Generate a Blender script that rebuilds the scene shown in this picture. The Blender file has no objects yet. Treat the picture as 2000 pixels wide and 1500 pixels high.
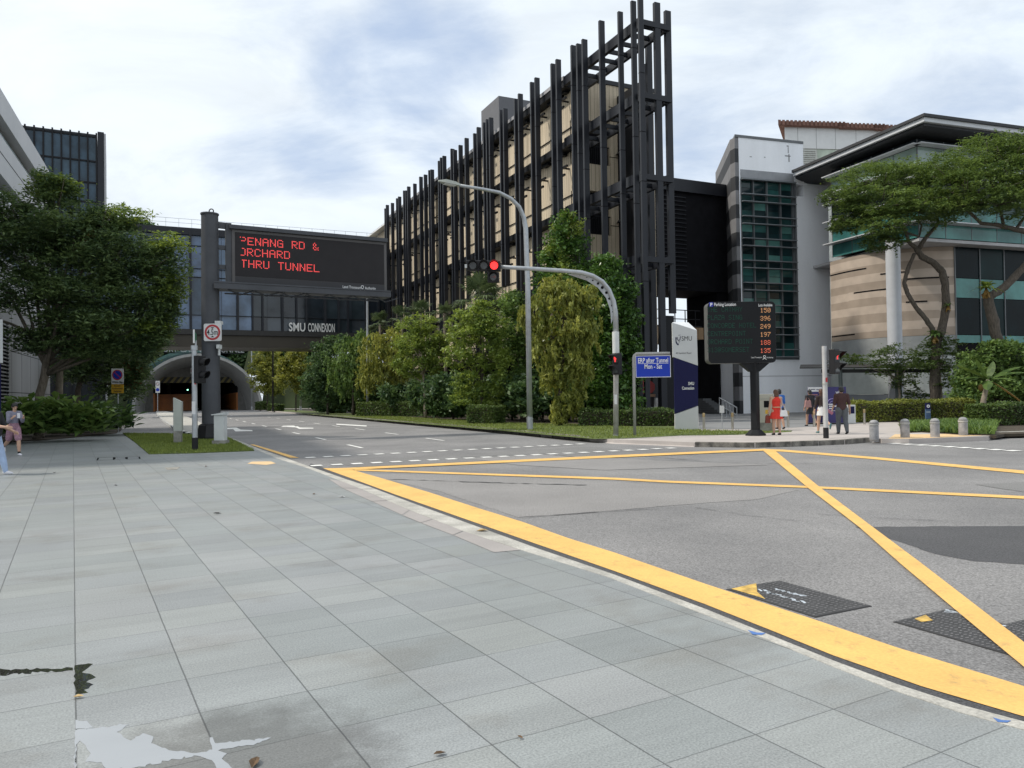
import bpy, bmesh, math, random
import numpy as np
from mathutils import Vector, Matrix

SC = bpy.context.scene
COL = SC.collection
R = math.radians

# ------------------------------------------------------------------ camera
CAM_H = 1.55
FPX = 1502.0                       # focal length in pixels of a 2000 px wide picture
PITCH = math.atan(25 / FPX)
ROLL = 0.0145
_F = Vector((0, math.cos(PITCH), math.sin(PITCH)))
_R0 = Vector((1, 0, 0)); _U0 = Vector((0, -math.sin(PITCH), math.cos(PITCH)))
_R = _R0 * math.cos(ROLL) - _U0 * math.sin(ROLL)
_U = _U0 * math.cos(ROLL) + _R0 * math.sin(ROLL)
EYE = Vector((0, 0, CAM_H))
cam = bpy.data.cameras.new('camera'); cam_o = bpy.data.objects.new('camera', cam); COL.objects.link(cam_o)
cam.sensor_width = 36; cam.lens = FPX / 2000 * 36
cam.clip_start = 0.05; cam.clip_end = 4000
_m = Matrix((_R, _U, -_F)).transposed().to_4x4(); _m.translation = EYE
cam_o.matrix_world = _m
SC.camera = cam_o

# ------------------------------------------------------------------ exposure, sky, sun
SC.view_settings.view_transform = 'Standard'
SC.view_settings.look = 'None'
SC.view_settings.exposure = 0.16
SC.view_settings.gamma = 1.0
SUN_EL, SUN_AZ = R(50), math.atan2(-0.97, 0.02)        # sun high on the left, beyond the trees
sun = bpy.data.lights.new('sun', 'SUN'); sun.energy = 2.8; sun.angle = R(3.0); sun.color = (1.0, 0.93, 0.82)
sun_o = bpy.data.objects.new('sun', sun); COL.objects.link(sun_o)
_to = Vector((math.sin(SUN_AZ) * math.cos(SUN_EL), math.cos(SUN_AZ) * math.cos(SUN_EL), math.sin(SUN_EL)))
sun_o.rotation_euler = _to.to_track_quat('Z', 'Y').to_euler(); sun_o.location = (-60, 20, 80)

W = bpy.data.worlds.new('World'); SC.world = W; W.use_nodes = True
def world_nodes():
    nt = W.node_tree; N = nt.nodes; L = nt.links; N.clear()
    def nd(t, **k):
        n = N.new(t)
        for a, b in k.items(): setattr(n, a, b)
        return n
    out = nd('ShaderNodeOutputWorld'); bg = nd('ShaderNodeBackground'); bg.inputs[1].default_value = 0.1
    L.new(bg.outputs[0], out.inputs[0])
    sky = nd('ShaderNodeTexSky', sky_type='NISHITA', sun_disc=False)
    sky.sun_elevation = SUN_EL; sky.sun_rotation = SUN_AZ; sky.air_density = 1.2; sky.dust_density = 2.0
    tc = nd('ShaderNodeTexCoord'); sep = nd('ShaderNodeSeparateXYZ'); L.new(tc.outputs['Generated'], sep.inputs[0])
    def math_(op, a, b=None, clamp=False):
        n = nd('ShaderNodeMath', operation=op, use_clamp=clamp)
        for i, v in enumerate((a, b)):
            if v is None: continue
            if isinstance(v, (int, float)): n.inputs[i].default_value = v
            else: L.new(v, n.inputs[i])
        return n.outputs[0]
    zz = math_('ADD', math_('MAXIMUM', sep.outputs[2], 0.0), 0.28)
    cx = math_('DIVIDE', sep.outputs[0], zz); cy = math_('DIVIDE', sep.outputs[1], zz)
    com = nd('ShaderNodeCombineXYZ'); L.new(cx, com.inputs[0]); L.new(cy, com.inputs[1])
    def noise(scale, detail, rough, dist, off, sx=1, sy=1, rot=0):
        mp = nd('ShaderNodeMapping'); L.new(com.outputs[0], mp.inputs[0])
        mp.inputs['Location'].default_value = off; mp.inputs['Scale'].default_value = (sx, sy, 1); mp.inputs['Rotation'].default_value = (0, 0, rot)
        t = nd('ShaderNodeTexNoise'); L.new(mp.outputs[0], t.inputs['Vector'])
        t.inputs['Scale'].default_value = scale; t.inputs['Detail'].default_value = detail
        t.inputs['Roughness'].default_value = rough; t.inputs['Distortion'].default_value = dist
        return t.outputs['Fac']
    def ramp(x, a, b):
        n = nd('ShaderNodeMapRange', interpolation_type='SMOOTHSTEP'); L.new(x, n.inputs[0])
        n.inputs[1].default_value = a; n.inputs[2].default_value = b
        return n.outputs[0]
    big = noise(1.1, 5, 0.55, 0.4, (3.1, 0.7, 0), 1.0, 1.1, 0.35)
    fine = noise(3.0, 9, 0.62, 0.5, (1.3, 5.7, 0), 0.9, 1.25, 0.5)
    wisp = noise(8.5, 8, 0.62, 0.4, (8.2, 1.4, 0), 0.8, 1.5, 0.5)
    # openings where the grey-blue layer shows, given as directions in the sky
    holes = None
    for (d, wid, amp) in SKY_OPEN:
        dt = nd('ShaderNodeVectorMath', operation='DISTANCE'); L.new(tc.outputs['Generated'], dt.inputs[0]); dt.inputs[1].default_value = d
        v = math_('MULTIPLY', math_('SUBTRACT', 1.0, ramp(dt.outputs['Value'], wid * 0.25, wid)), amp)
        holes = v if holes is None else math_('MAXIMUM', holes, v)
    c = math_('ADD', math_('MULTIPLY', big, 0.75), math_('MULTIPLY', fine, 0.42))
    c = math_('ADD', c, math_('MULTIPLY', wisp, 0.20))
    c = math_('SUBTRACT', c, math_('MULTIPLY', holes, 0.34))
    cover = ramp(c, 0.25, 0.68)
    # brighter veil towards the sun
    dn = nd('ShaderNodeVectorMath', operation='DOT_PRODUCT'); L.new(tc.outputs['Generated'], dn.inputs[0]); dn.inputs[1].default_value = _to
    glow = math_('POWER', math_('MAXIMUM', dn.outputs['Value'], 0.0), 3.0)
    white = nd('ShaderNodeMix', data_type='RGBA'); L.new(glow, white.inputs[0])
    white.inputs[6].default_value = (8.0, 8.75, 9.5, 1); white.inputs[7].default_value = (10.4, 10.5, 10.1, 1)
    grey = nd('ShaderNodeMix', data_type='RGBA'); grey.inputs[0].default_value = 0.78
    L.new(sky.outputs[0], grey.inputs[6]); grey.inputs[7].default_value = (4.9, 6.1, 8.2, 1)
    # texture inside the cloud sheet
    shade = nd('ShaderNodeMix', data_type='RGBA', blend_type='MULTIPLY'); shade.inputs[0].default_value = 1.0
    tx = math_('ADD', 0.90, math_('MULTIPLY', ramp(fine, 0.3, 0.7), 0.14))
    cb = nd('ShaderNodeCombineXYZ')
    for i in range(3): L.new(tx, cb.inputs[i])
    L.new(white.outputs[2], shade.inputs[6]); L.new(cb.outputs[0], shade.inputs[7])
    mx = nd('ShaderNodeMix', data_type='RGBA'); L.new(cover, mx.inputs[0]); L.new(grey.outputs[2], mx.inputs[6]); L.new(shade.outputs[2], mx.inputs[7])
    L.new(mx.outputs[2], bg.inputs[0])

# ------------------------------------------------------------------ reading positions: pixel of the photograph -> point in the place
def ray(px, py):
    return (_R * ((px - 1000) / FPX) - _U * ((py - 750) / FPX) + _F)
def G(px, py, z=0.0):
    d = ray(px, py); t = (z - CAM_H) / d.z
    return EYE + d * t
def P(px, py, Y):
    d = ray(px, py); return EYE + d * (Y / d.y)
DX, DY = -0.42, 0.9075            # along the road towards the tunnel
def SN(s, n, z=0.0):              # s along the road, n across it
    return Vector((DX * s + DY * n, DY * s - DX * n, z))
def sn(p): return (DX * p[0] + DY * p[1], DY * p[0] - DX * p[1])
def on_n(px, py, n):              # hit the upright plane at offset n
    d = ray(px, py); k = DY * d.x - DX * d.y
    return EYE + d * (n / k)
def on_plane(px, py, p0, nrm):
    d = ray(px, py); p0 = Vector(p0); nrm = Vector(nrm)
    return EYE + d * ((p0 - EYE).dot(nrm) / d.dot(nrm))
vD = Vector((DX, DY, 0)); vN = Vector((DY, -DX, 0)); vZ = Vector((0, 0, 1))

def _dir(px, py): return tuple(ray(px, py).normalized())
SKY_OPEN = [(_dir(800, 130), 0.13, 1.0), (_dir(700, 150), 0.11, 0.9), (_dir(900, 100), 0.10, 0.9), (_dir(620, 300), 0.10, 0.55), (_dir(500, 310), 0.09, 0.35),
            (_dir(880, 270), 0.08, 0.6), (_dir(1500, 120), 0.20, 0.45), (_dir(1850, 170), 0.16, 0.45),
            (_dir(1380, 260), 0.12, 0.6), (_dir(1650, 30), 0.14, 0.4), (_dir(560, 60), 0.10, 0.35)]
world_nodes()

# ------------------------------------------------------------------ mesh building
OFF = {}
class MB:
    def __init__(s): s.v = []; s.f = []; s.mi = []; s.cur = 0
    def add(s, vs, fs):
        b = len(s.v); s.v += [Vector(v) for v in vs]
        for f in fs: s.f.append([b + i for i in f]); s.mi.append(s.cur)
        return s
    def mat(s, i): s.cur = i; return s
    def quad(s, a, b, c, d): return s.add([a, b, c, d], [(0, 1, 2, 3)])
    def ngon(s, pts): return s.add(pts, [tuple(range(len(pts)))])
    def hexa(s, p):   # 8 points: bottom 0-3, top 4-7
        return s.add(p, [(3, 2, 1, 0), (4, 5, 6, 7), (0, 1, 5, 4), (1, 2, 6, 5), (2, 3, 7, 6), (3, 0, 4, 7)])
    def obox(s, o, a, b, c):   # corner + three edge vectors
        o, a, b, c = Vector(o), Vector(a), Vector(b), Vector(c)
        p = [o, o + a, o + a + b, o + b]
        if a.cross(b).dot(c) < 0: p = [o, o + b, o + a + b, o + a]
        return s.hexa(p + [q + c for q in p])
    def box(s, c, sz):
        c = Vector(c); x, y, z = (k / 2 for k in sz)
        return s.obox(c - Vector((x, y, z)), (2 * x, 0, 0), (0, 2 * y, 0), (0, 0, 2 * z))
    def cbox(s, c, a, b, cc):   # centred, with full edge vectors
        a, b, cc = Vector(a), Vector(b), Vector(cc)
        return s.obox(Vector(c) - (a + b + cc) / 2, a, b, cc)
    def snbox(s, s0, s1, n0, n1, z0, z1):
        return s.obox(SN(s0, n0, z0), vD * (s1 - s0), vN * (n1 - n0), (0, 0, z1 - z0))
    def prism(s, pts, z0, z1):
        n = len(pts)
        ar = sum(pts[i][0] * pts[(i + 1) % n][1] - pts[(i + 1) % n][0] * pts[i][1] for i in range(n))
        if ar < 0: pts = pts[::-1]
        vs = [(p[0], p[1], z0) for p in pts] + [(p[0], p[1], z1) for p in pts]
        fs = [tuple(range(n))[::-1], tuple(range(n, 2 * n))] + [(i, (i + 1) % n, n + (i + 1) % n, n + i) for i in range(n)]
        return s.add(vs, fs)
    def extrude(s, pts, vec):   # planar polygon in space pushed along vec
        n = len(pts); vec = Vector(vec); pts = [Vector(p) for p in pts]
        vs = pts + [p + vec for p in pts]
        nr = Vector((0, 0, 0))
        for i in range(n): nr += (pts[i] - pts[0]).cross(pts[(i + 1) % n] - pts[0])
        fs = [tuple(range(n))[::-1], tuple(range(n, 2 * n))] + [(i, (i + 1) % n, n + (i + 1) % n, n + i) for i in range(n)]
        if nr.dot(vec) < 0: fs = [f[::-1] for f in fs]
        return s.add(vs, fs)
    def sheet(s, pts, z):
        n = len(pts)
        ar = sum(pts[i][0] * pts[(i + 1) % n][1] - pts[(i + 1) % n][0] * pts[i][1] for i in range(n))
        if ar < 0: pts = pts[::-1]
        return s.ngon([(p[0], p[1], z) for p in pts])
    def strip(s, a, b, z):      # band between two polylines
        vs = [(p[0], p[1], z) for p in a] + [(p[0], p[1], z) for p in b]; n = len(a)
        for i in range(n - 1):
            q = (i, i + 1, n + i + 1, n + i)
            p0, p1, p2 = Vector(vs[q[0]]), Vector(vs[q[1]]), Vector(vs[q[2]])
            if (p1 - p0).cross(p2 - p0).z < 0: q = q[::-1]
            s.add([vs[k] for k in q], [(0, 1, 2, 3)])
        return s
    def tube(s, pts, rad, n=10, caps=True):
        pts = [Vector(p) for p in pts]
        if isinstance(rad, (int, float)): rad = [rad] * len(pts)
        up = Vector((0.123, 0.31, 0.94)).normalized(); vs = []; prev = None
        for i, p in enumerate(pts):
            t = (pts[min(i + 1, len(pts) - 1)] - pts[max(i - 1, 0)])
            if t.length < 1e-9: t = Vector((0, 0, 1))
            t.normalize()
            if prev is None:
                ref = Vector((1, 0, 0)) if abs(t.z) > 0.9 else vZ
                x = t.cross(ref).normalized()
            else:
                x = (prev - t * prev.dot(t)).normalized()
            prev = x; y = t.cross(x)
            for k in range(n):
                a = 2 * math.pi * k / n
                vs.append(p + (x * math.cos(a) + y * math.sin(a)) * rad[i])
        fs = []
        for i in range(len(pts) - 1):
            for k in range(n):
                fs.append((i * n + k, i * n + (k + 1) % n, (i + 1) * n + (k + 1) % n, (i + 1) * n + k))
        if caps:
            fs.append(tuple(range(n))[::-1]); fs.append(tuple((len(pts) - 1) * n + k for k in range(n)))
        return s.add(vs, fs)
    def cyl(s, base, r, h, n=16, r2=None):
        b = Vector(base); return s.tube([b, b + Vector((0, 0, h))], [r, r if r2 is None else r2], n)
    def lathe(s, c, prof, n=20):
        c = Vector(c); vs = []; fs = []
        for r, z in prof:
            for k in range(n):
                a = 2 * math.pi * k / n; vs.append(c + Vector((r * math.cos(a), r * math.sin(a), z)))
        for i in range(len(prof) - 1):
            for k in range(n): fs.append((i * n + k, i * n + (k + 1) % n, (i + 1) * n + (k + 1) % n, (i + 1) * n + k))
        fs.append(tuple(range(n))[::-1]); fs.append(tuple((len(prof) - 1) * n + k for k in range(n)))
        return s.add(vs, fs)
    def disc(s, c, nrm, r, th, n=20, sq=1.0):
        c, nrm = Vector(c), Vector(nrm).normalized(); return s.tube([c, c + nrm * th], [r, r * sq], n)
    def ell(s, c, r, rot=None, nu=12, nv=8):
        c = Vector(c); vs = []; fs = []
        for j in range(1, nv):
            ph = math.pi * j / nv
            for i in range(nu):
                a = 2 * math.pi * i / nu
                v = Vector((r[0] * math.sin(ph) * math.cos(a), r[1] * math.sin(ph) * math.sin(a), -r[2] * math.cos(ph)))
                vs.append(c + (rot @ v if rot else v))
        bt = Vector((0, 0, -r[2])); tp = Vector((0, 0, r[2]))
        vs += [c + (rot @ bt if rot else bt), c + (rot @ tp if rot else tp)]; B, T = len(vs) - 2, len(vs) - 1
        for j in range(nv - 2):
            for i in range(nu): fs.append((j * nu + i, j * nu + (i + 1) % nu, (j + 1) * nu + (i + 1) % nu, (j + 1) * nu + i))
        for i in range(nu):
            fs.append((B, (i + 1) % nu, i)); fs.append(((nv - 2) * nu + i, (nv - 2) * nu + (i + 1) % nu, T))
        return s.add(vs, fs)
    def build(s, name, mats, parent=None, smooth=False, origin=None, bevel=0, bseg=2):
        off = OFF.get(parent.name, Vector((0, 0, 0))) if parent else Vector(origin or (0, 0, 0))
        me = bpy.data.meshes.new(name)
        me.from_pydata([tuple(v - off) for v in s.v], [], s.f)
        if not isinstance(mats, (list, tuple)): mats = [mats]
        for m in mats: me.materials.append(m)
        if len(mats) > 1: me.polygons.foreach_set('material_index', s.mi)
        if smooth is True: me.polygons.foreach_set('use_smooth', [True] * len(me.polygons))
        elif smooth: me.shade_auto(smooth) if hasattr(me, 'shade_auto') else me.set_sharp_from_angle(angle=smooth)
        if smooth and smooth is not True:
            me.polygons.foreach_set('use_smooth', [True] * len(me.polygons)); me.set_sharp_from_angle(angle=smooth)
        me.update()
        return link(name, me, parent, off, bevel, bseg)
def link(name, me, parent, off, bevel=0, bseg=2):
    o = bpy.data.objects.new(name, me); COL.objects.link(o)
    if parent: o.parent = parent
    else: o.location = off
    OFF[o.name] = off
    if bevel:
        b = o.modifiers.new('bevel', 'BEVEL'); b.width = bevel; b.segments = bseg; b.limit_method = 'ANGLE'; b.angle_limit = R(40)
    return o
def tag(o, label=None, cat=None, group=None, kind=None):
    if label: o['label'] = label
    if cat: o['category'] = cat
    if group: o['group'] = group
    if kind: o['kind'] = kind
    return o
def thing(name, label, cat, loc, group=None):
    o = bpy.data.objects.new(name, None); COL.objects.link(o); o.location = loc; o.empty_display_size = 0.3
    OFF[o.name] = Vector(loc); return tag(o, label, cat, group)
def copy_tree(o, parent=None):
    c = o.copy(); COL.objects.link(c); c.parent = parent; OFF[c.name] = OFF.get(o.name, Vector((0, 0, 0)))
    for ch in list(o.children): copy_tree(ch, c)
    return c

# ------------------------------------------------------------------ materials
MATS = {}
def M(name, col, rough=0.6, metal=0.0, var=0.12, vscale=1.5, bump=0.0, bscale=60, spec=0.5, fine=0.0, fscale=120, emit=None, estr=0.0, streak=None, col2=None):
    if name in MATS: return MATS[name]
    m = bpy.data.materials.new(name); m.use_nodes = True; nt = m.node_tree; N, L = nt.nodes, nt.links
    b = N['Principled BSDF']; b.inputs['Roughness'].default_value = rough; b.inputs['Metallic'].default_value = metal
    b.inputs['Specular IOR Level'].default_value = spec
    g = N.new('ShaderNodeNewGeometry')
    base = None
    def nz(scale, detail=4, rg=0.6, stretch=None):
        t = N.new('ShaderNodeTexNoise'); t.inputs['Scale'].default_value = scale; t.inputs['Detail'].default_value = detail; t.inputs['Roughness'].default_value = rg
        if stretch:
            mp = N.new('ShaderNodeMapping'); mp.inputs['Scale'].default_value = stretch; L.new(g.outputs['Position'], mp.inputs[0]); L.new(mp.outputs[0], t.inputs['Vector'])
        else: L.new(g.outputs['Position'], t.inputs['Vector'])
        return t.outputs['Fac']
    c4 = (*col, 1)
    mx = N.new('ShaderNodeMix'); mx.data_type = 'RGBA'
    k = 1 - var; k2 = 1 + var
    hi = col2 if col2 else tuple(min(1, x * k2) for x in col); lo = col if col2 else tuple(x * k for x in col)
    mx.inputs[6].default_value = (*lo, 1); mx.inputs[7].default_value = (*hi, 1)
    rp = N.new('ShaderNodeMapRange'); rp.inputs[1].default_value = 0.32; rp.inputs[2].default_value = 0.68
    L.new(nz(vscale, 5, 0.6, streak), rp.inputs[0]); L.new(rp.outputs[0], mx.inputs[0])
    outc = mx.outputs[2]
    if fine:
        m2 = N.new('ShaderNodeMix'); m2.data_type = 'RGBA'; m2.blend_type = 'MULTIPLY'; m2.inputs[0].default_value = 1
        r2 = N.new('ShaderNodeMapRange'); r2.inputs[1].default_value = 0.3; r2.inputs[2].default_value = 0.7; r2.inputs[3].default_value = 1 - fine; r2.inputs[4].default_value = 1 + fine
        L.new(nz(fscale, 3, 0.7), r2.inputs[0])
        cc = N.new('ShaderNodeCombineXYZ')
        for i in range(3): L.new(r2.outputs[0], cc.inputs[i])
        L.new(outc, m2.inputs[6]); L.new(cc.outputs[0], m2.inputs[7]); outc = m2.outputs[2]
    L.new(outc, b.inputs['Base Color'])
    if bump:
        bp = N.new('ShaderNodeBump'); bp.inputs['Strength'].default_value = bump; bp.inputs['Distance'].default_value = 0.02
        L.new(nz(bscale, 4, 0.65), bp.inputs['Height']); L.new(bp.outputs[0], b.inputs['Normal'])
    if emit:
        b.inputs['Emission Color'].default_value = (*emit, 1); b.inputs['Emission Strength'].default_value = estr
    MATS[name] = m; return m

def nodes_of(m): return m.node_tree.nodes, m.node_tree.links, m.node_tree.nodes['Principled BSDF']

def foliage_mat(name, dark, light, trans=0.35, rough=0.5, clump=0.9):
    if name in MATS: return MATS[name]
    m = bpy.data.materials.new(name); m.use_nodes = True; N, L = m.node_tree.nodes, m.node_tree.links
    b = N['Principled BSDF']; b.inputs['Roughness'].default_value = rough; b.inputs['Specular IOR Level'].default_value = 0.35
    g = N.new('ShaderNodeNewGeometry')
    t = N.new('ShaderNodeTexNoise'); t.inputs['Scale'].default_value = clump; t.inputs['Detail'].default_value = 3; L.new(g.outputs['Position'], t.inputs['Vector'])
    a = N.new('ShaderNodeMath'); a.operation = 'MULTIPLY_ADD'; a.inputs[1].default_value = 0.55; L.new(g.outputs['Random Per Island'], a.inputs[0])
    s = N.new('ShaderNodeMath'); s.operation = 'MULTIPLY_ADD'; s.inputs[1].default_value = 1.3; s.inputs[2].default_value = -0.42; L.new(t.outputs['Fac'], s.inputs[0]); L.new(s.outputs[0], a.inputs[2])
    cr = N.new('ShaderNodeValToRGB'); L.new(a.outputs[0], cr.inputs[0])
    cr.color_ramp.elements[0].position = 0.1; cr.color_ramp.elements[0].color = (*dark, 1)
    cr.color_ramp.elements[1].position = 0.9; cr.color_ramp.elements[1].color = (*light, 1)
    L.new(cr.outputs[0], b.inputs['Base Color'])
    tr = N.new('ShaderNodeBsdfTranslucent'); hs = N.new('ShaderNodeHueSaturation'); hs.inputs['Hue'].default_value = 0.48; hs.inputs['Saturation'].default_value = 1.1; hs.inputs['Value'].default_value = 1.3
    L.new(cr.outputs[0], hs.inputs['Color']); L.new(hs.outputs[0], tr.inputs[0])
    mx = N.new('ShaderNodeMixShader'); mx.inputs[0].default_value = trans
    L.new(b.outputs[0], mx.inputs[1]); L.new(tr.outputs[0], mx.inputs[2]); L.new(mx.outputs[0], N['Material Output'].inputs[0])
    MATS[name] = m; return m

def emit_mat(name, col, strength):
    if name in MATS: return MATS[name]
    m = bpy.data.materials.new(name); m.use_nodes = True; b = m.node_tree.nodes['Principled BSDF']
    b.inputs['Base Color'].default_value = (*[c * 0.3 for c in col], 1)
    b.inputs['Emission Color'].default_value = (*col, 1); b.inputs['Emission Strength'].default_value = strength
    MATS[name] = m; return m

# ------------------------------------------------------------------ lettering
def text(name, body, o, xd, up, h, mat, parent=None, align='LEFT', width=None, bold=0.0, lift=0.004, spacing=1.0, depth=0.002):
    cu = bpy.data.curves.new('lettering', 'FONT'); cu.body = body; cu.align_x = align; cu.size = 1.0
    cu.offset = bold; cu.resolution_u = 3; cu.space_character = spacing
    tmp = bpy.data.objects.new('lettering', cu); COL.objects.link(tmp)
    dg = bpy.context.evaluated_depsgraph_get(); dg.update()
    me = bpy.data.meshes.new_from_object(tmp.evaluated_get(dg))
    bpy.data.objects.remove(tmp); bpy.data.curves.remove(cu)
    xd, up = Vector(xd).normalized(), Vector(up).normalized(); nr = xd.cross(up)
    k = h / 0.70; kx = k
    n = len(me.vertices); co = np.zeros(n * 3, 'f'); me.vertices.foreach_get('co', co); co = co.reshape(-1, 3)
    if width:
        w = co[:, 0].max() - co[:, 0].min(); kx = width / w
    off = OFF.get(parent.name, Vector((0, 0, 0))) if parent else Vector(o)
    b = Vector(o) + nr * lift - off
    new = np.array(b)[None, :] + co[:, :1] * kx * np.array(xd)[None, :] + co[:, 1:2] * k * np.array(up)[None, :]
    me.vertices.foreach_set('co', new.astype('f').ravel()); me.materials.clear(); me.materials.append(mat); me.name = name; me.update()
    return link(name, me, parent, off)
FONT5 = {}
def _f(c, rows): FONT5[c] = rows
for ln in ("A 0E 11 11 1F 11 11 11|B 1E 11 11 1E 11 11 1E|C 0E 11 10 10 10 11 0E|D 1E 11 11 11 11 11 1E|E 1F 10 10 1E 10 10 1F|F 1F 10 10 1E 10 10 10|G 0E 11 10 17 11 11 0F|"
           "H 11 11 11 1F 11 11 11|I 0E 04 04 04 04 04 0E|L 10 10 10 10 10 10 1F|M 11 1B 15 15 11 11 11|N 11 19 19 15 13 13 11|O 0E 11 11 11 11 11 0E|P 1E 11 11 1E 10 10 10|R 1E 11 11 1E 14 12 11|"
           "S 0F 10 10 0E 01 01 1E|T 1F 04 04 04 04 04 04|U 11 11 11 11 11 11 0E|Y 11 11 0A 04 04 04 04|Z 1F 01 02 04 08 10 1F|& 08 14 14 08 15 12 0D|@ 0E 11 17 15 17 10 0E|"
           "0 0E 11 13 15 19 11 0E|1 04 0C 04 04 04 04 0E|2 0E 11 01 06 08 10 1F|3 0E 11 01 06 01 11 0E|4 02 06 0A 12 1F 02 02|5 1F 10 1E 01 01 11 0E|6 06 08 10 1E 11 11 0E|7 1F 01 02 04 08 08 08|8 0E 11 11 0E 11 11 0E|9 0E 11 11 0F 01 02 0C").split('|'):
    p = ln.split(' '); _f(p[0], [int(x, 16) for x in p[1:]])
def led(name, body, o, xd, up, h, mat, parent, cw=None, dot=0.86, lift=0.006, skip=()):
    xd, up = Vector(xd).normalized(), Vector(up).normalized(); nr = xd.cross(up); mb = MB(); p = h / 7; px = (cw / 6) if cw else p
    o = Vector(o) + nr * lift
    for i, ch in enumerate(body):
        if ch == ' ': continue
        for r in range(7):
            for c in range(5):
                if FONT5[ch][r] >> (4 - c) & 1 and (i, r, c) not in skip:
                    q = o + xd * ((i * 6 + c) * px) + up * ((6 - r) * p); e = (1 - dot) / 2
                    mb.quad(q + xd * px * e + up * p * e, q + xd * px * (1 - e) + up * p * e, q + xd * px * (1 - e) + up * p * (1 - e), q + xd * px * e + up * p * (1 - e))
    return mb.build(name, mat, parent)
# ================================================================== GROUND, ROAD, PAVEMENTS
ROAD_Z, LAND_Z = -0.06, 0.08
def px_poly(pts, z): return [G(x, y, z) for x, y in pts]

def asphalt(name, a, b, fine=0.55):
    m = M(name, a, rough=0.75, col2=b, vscale=0.35, fine=fine, fscale=55, bump=0.35, bscale=70, spec=0.35)
    return m
mat_ground = M('bare_ground', (0.12, 0.12, 0.09), rough=0.95, var=0.3, vscale=0.2)
mat_asphalt = asphalt('asphalt', (0.165, 0.164, 0.167), (0.245, 0.241, 0.242))
mat_asphalt_dark = asphalt('asphalt_dark', (0.062, 0.063, 0.068), (0.085, 0.085, 0.09))
mat_asphalt_pale = asphalt('asphalt_pale', (0.215, 0.209, 0.207), (0.27, 0.262, 0.26), 0.5)
mat_asphalt_mid = asphalt('asphalt_mid', (0.16, 0.159, 0.16), (0.205, 0.203, 0.202), 0.5)
mat_yellow = M('yellow_road_paint', (0.73, 0.445, 0.135), rough=0.65, var=0.10, vscale=1.3, fine=0.10, fscale=45, bump=0.15, bscale=70)
def wear(m, lo, hi, dark, sc=6.0):
    N, L, b = nodes_of(m); src = b.inputs['Base Color'].links[0].from_socket; g = N.new('ShaderNodeNewGeometry'); t = N.new('ShaderNodeTexNoise'); t.inputs['Scale'].default_value = sc; t.inputs['Detail'].default_value = 9; t.inputs['Roughness'].default_value = 0.72; L.new(g.outputs['Position'], t.inputs['Vector'])
    r = N.new('ShaderNodeMapRange'); r.inputs[1].default_value = lo; r.inputs[2].default_value = hi; L.new(t.outputs['Fac'], r.inputs[0])
    v = N.new('ShaderNodeTexVoronoi'); v.feature = 'DISTANCE_TO_EDGE'; v.inputs['Scale'].default_value = 1.7; L.new(g.outputs['Position'], v.inputs['Vector']); vr = N.new('ShaderNodeMapRange'); vr.inputs[1].default_value = 0.002; vr.inputs[2].default_value = 0.010; vr.inputs[3].default_value = 0.14; vr.inputs[4].default_value = 0; L.new(v.outputs['Distance'], vr.inputs[0])
    a = N.new('ShaderNodeMath'); a.operation = 'MAXIMUM'; L.new(r.outputs[0], a.inputs[0]); L.new(vr.outputs[0], a.inputs[1])
    mx = N.new('ShaderNodeMix'); mx.data_type = 'RGBA'; L.new(a.outputs[0], mx.inputs[0]); L.new(src, mx.inputs[6]); mx.inputs[7].default_value = (*dark, 1); L.new(mx.outputs[2], b.inputs['Base Color'])
wear(mat_yellow, 0.55, 0.74, (0.34, 0.24, 0.11))
mat_white_paint = M('white_road_paint', (0.78, 0.78, 0.76), rough=0.55, var=0.12, vscale=3, fine=0.12, fscale=50)
mat_kerb = M('kerb_concrete', (0.40, 0.39, 0.36), rough=0.85, var=0.28, vscale=2.2, fine=0.25, fscale=40, bump=0.3, bscale=60)
mat_kerb_dark = M('stained_kerb', (0.05, 0.048, 0.044), rough=0.9, col2=(0.26, 0.24, 0.21), vscale=3.5, fine=0.3, fscale=30, bump=0.4, bscale=40)
mat_conc_pave = M('pale_concrete_paving', (0.42, 0.385, 0.365), rough=0.85, var=0.10, vscale=0.8, fine=0.08, fscale=40)
mat_pink_pave = M('pinkish_concrete', (0.315, 0.295, 0.288), rough=0.85, var=0.08, vscale=1.2, fine=0.12, fscale=60)
mat_soil = M('soil', (0.055, 0.043, 0.03), rough=0.95, var=0.3, vscale=2)
mat_grass_base = M('turf', (0.060, 0.085, 0.020), rough=0.95, col2=(0.115, 0.150, 0.035), vscale=1.6, fine=0.45, fscale=28, bump=0.5, bscale=35)
mat_plaza = M('dark_plaza_paving', (0.16, 0.17, 0.18), rough=0.8, col2=(0.27, 0.27, 0.275), vscale=0.9, streak=(0.15, 2.2, 1))
mat_tactile = M('yellow_tactile_tile', (0.66, 0.47, 0.26), rough=0.75, var=0.10, vscale=3)

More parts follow.
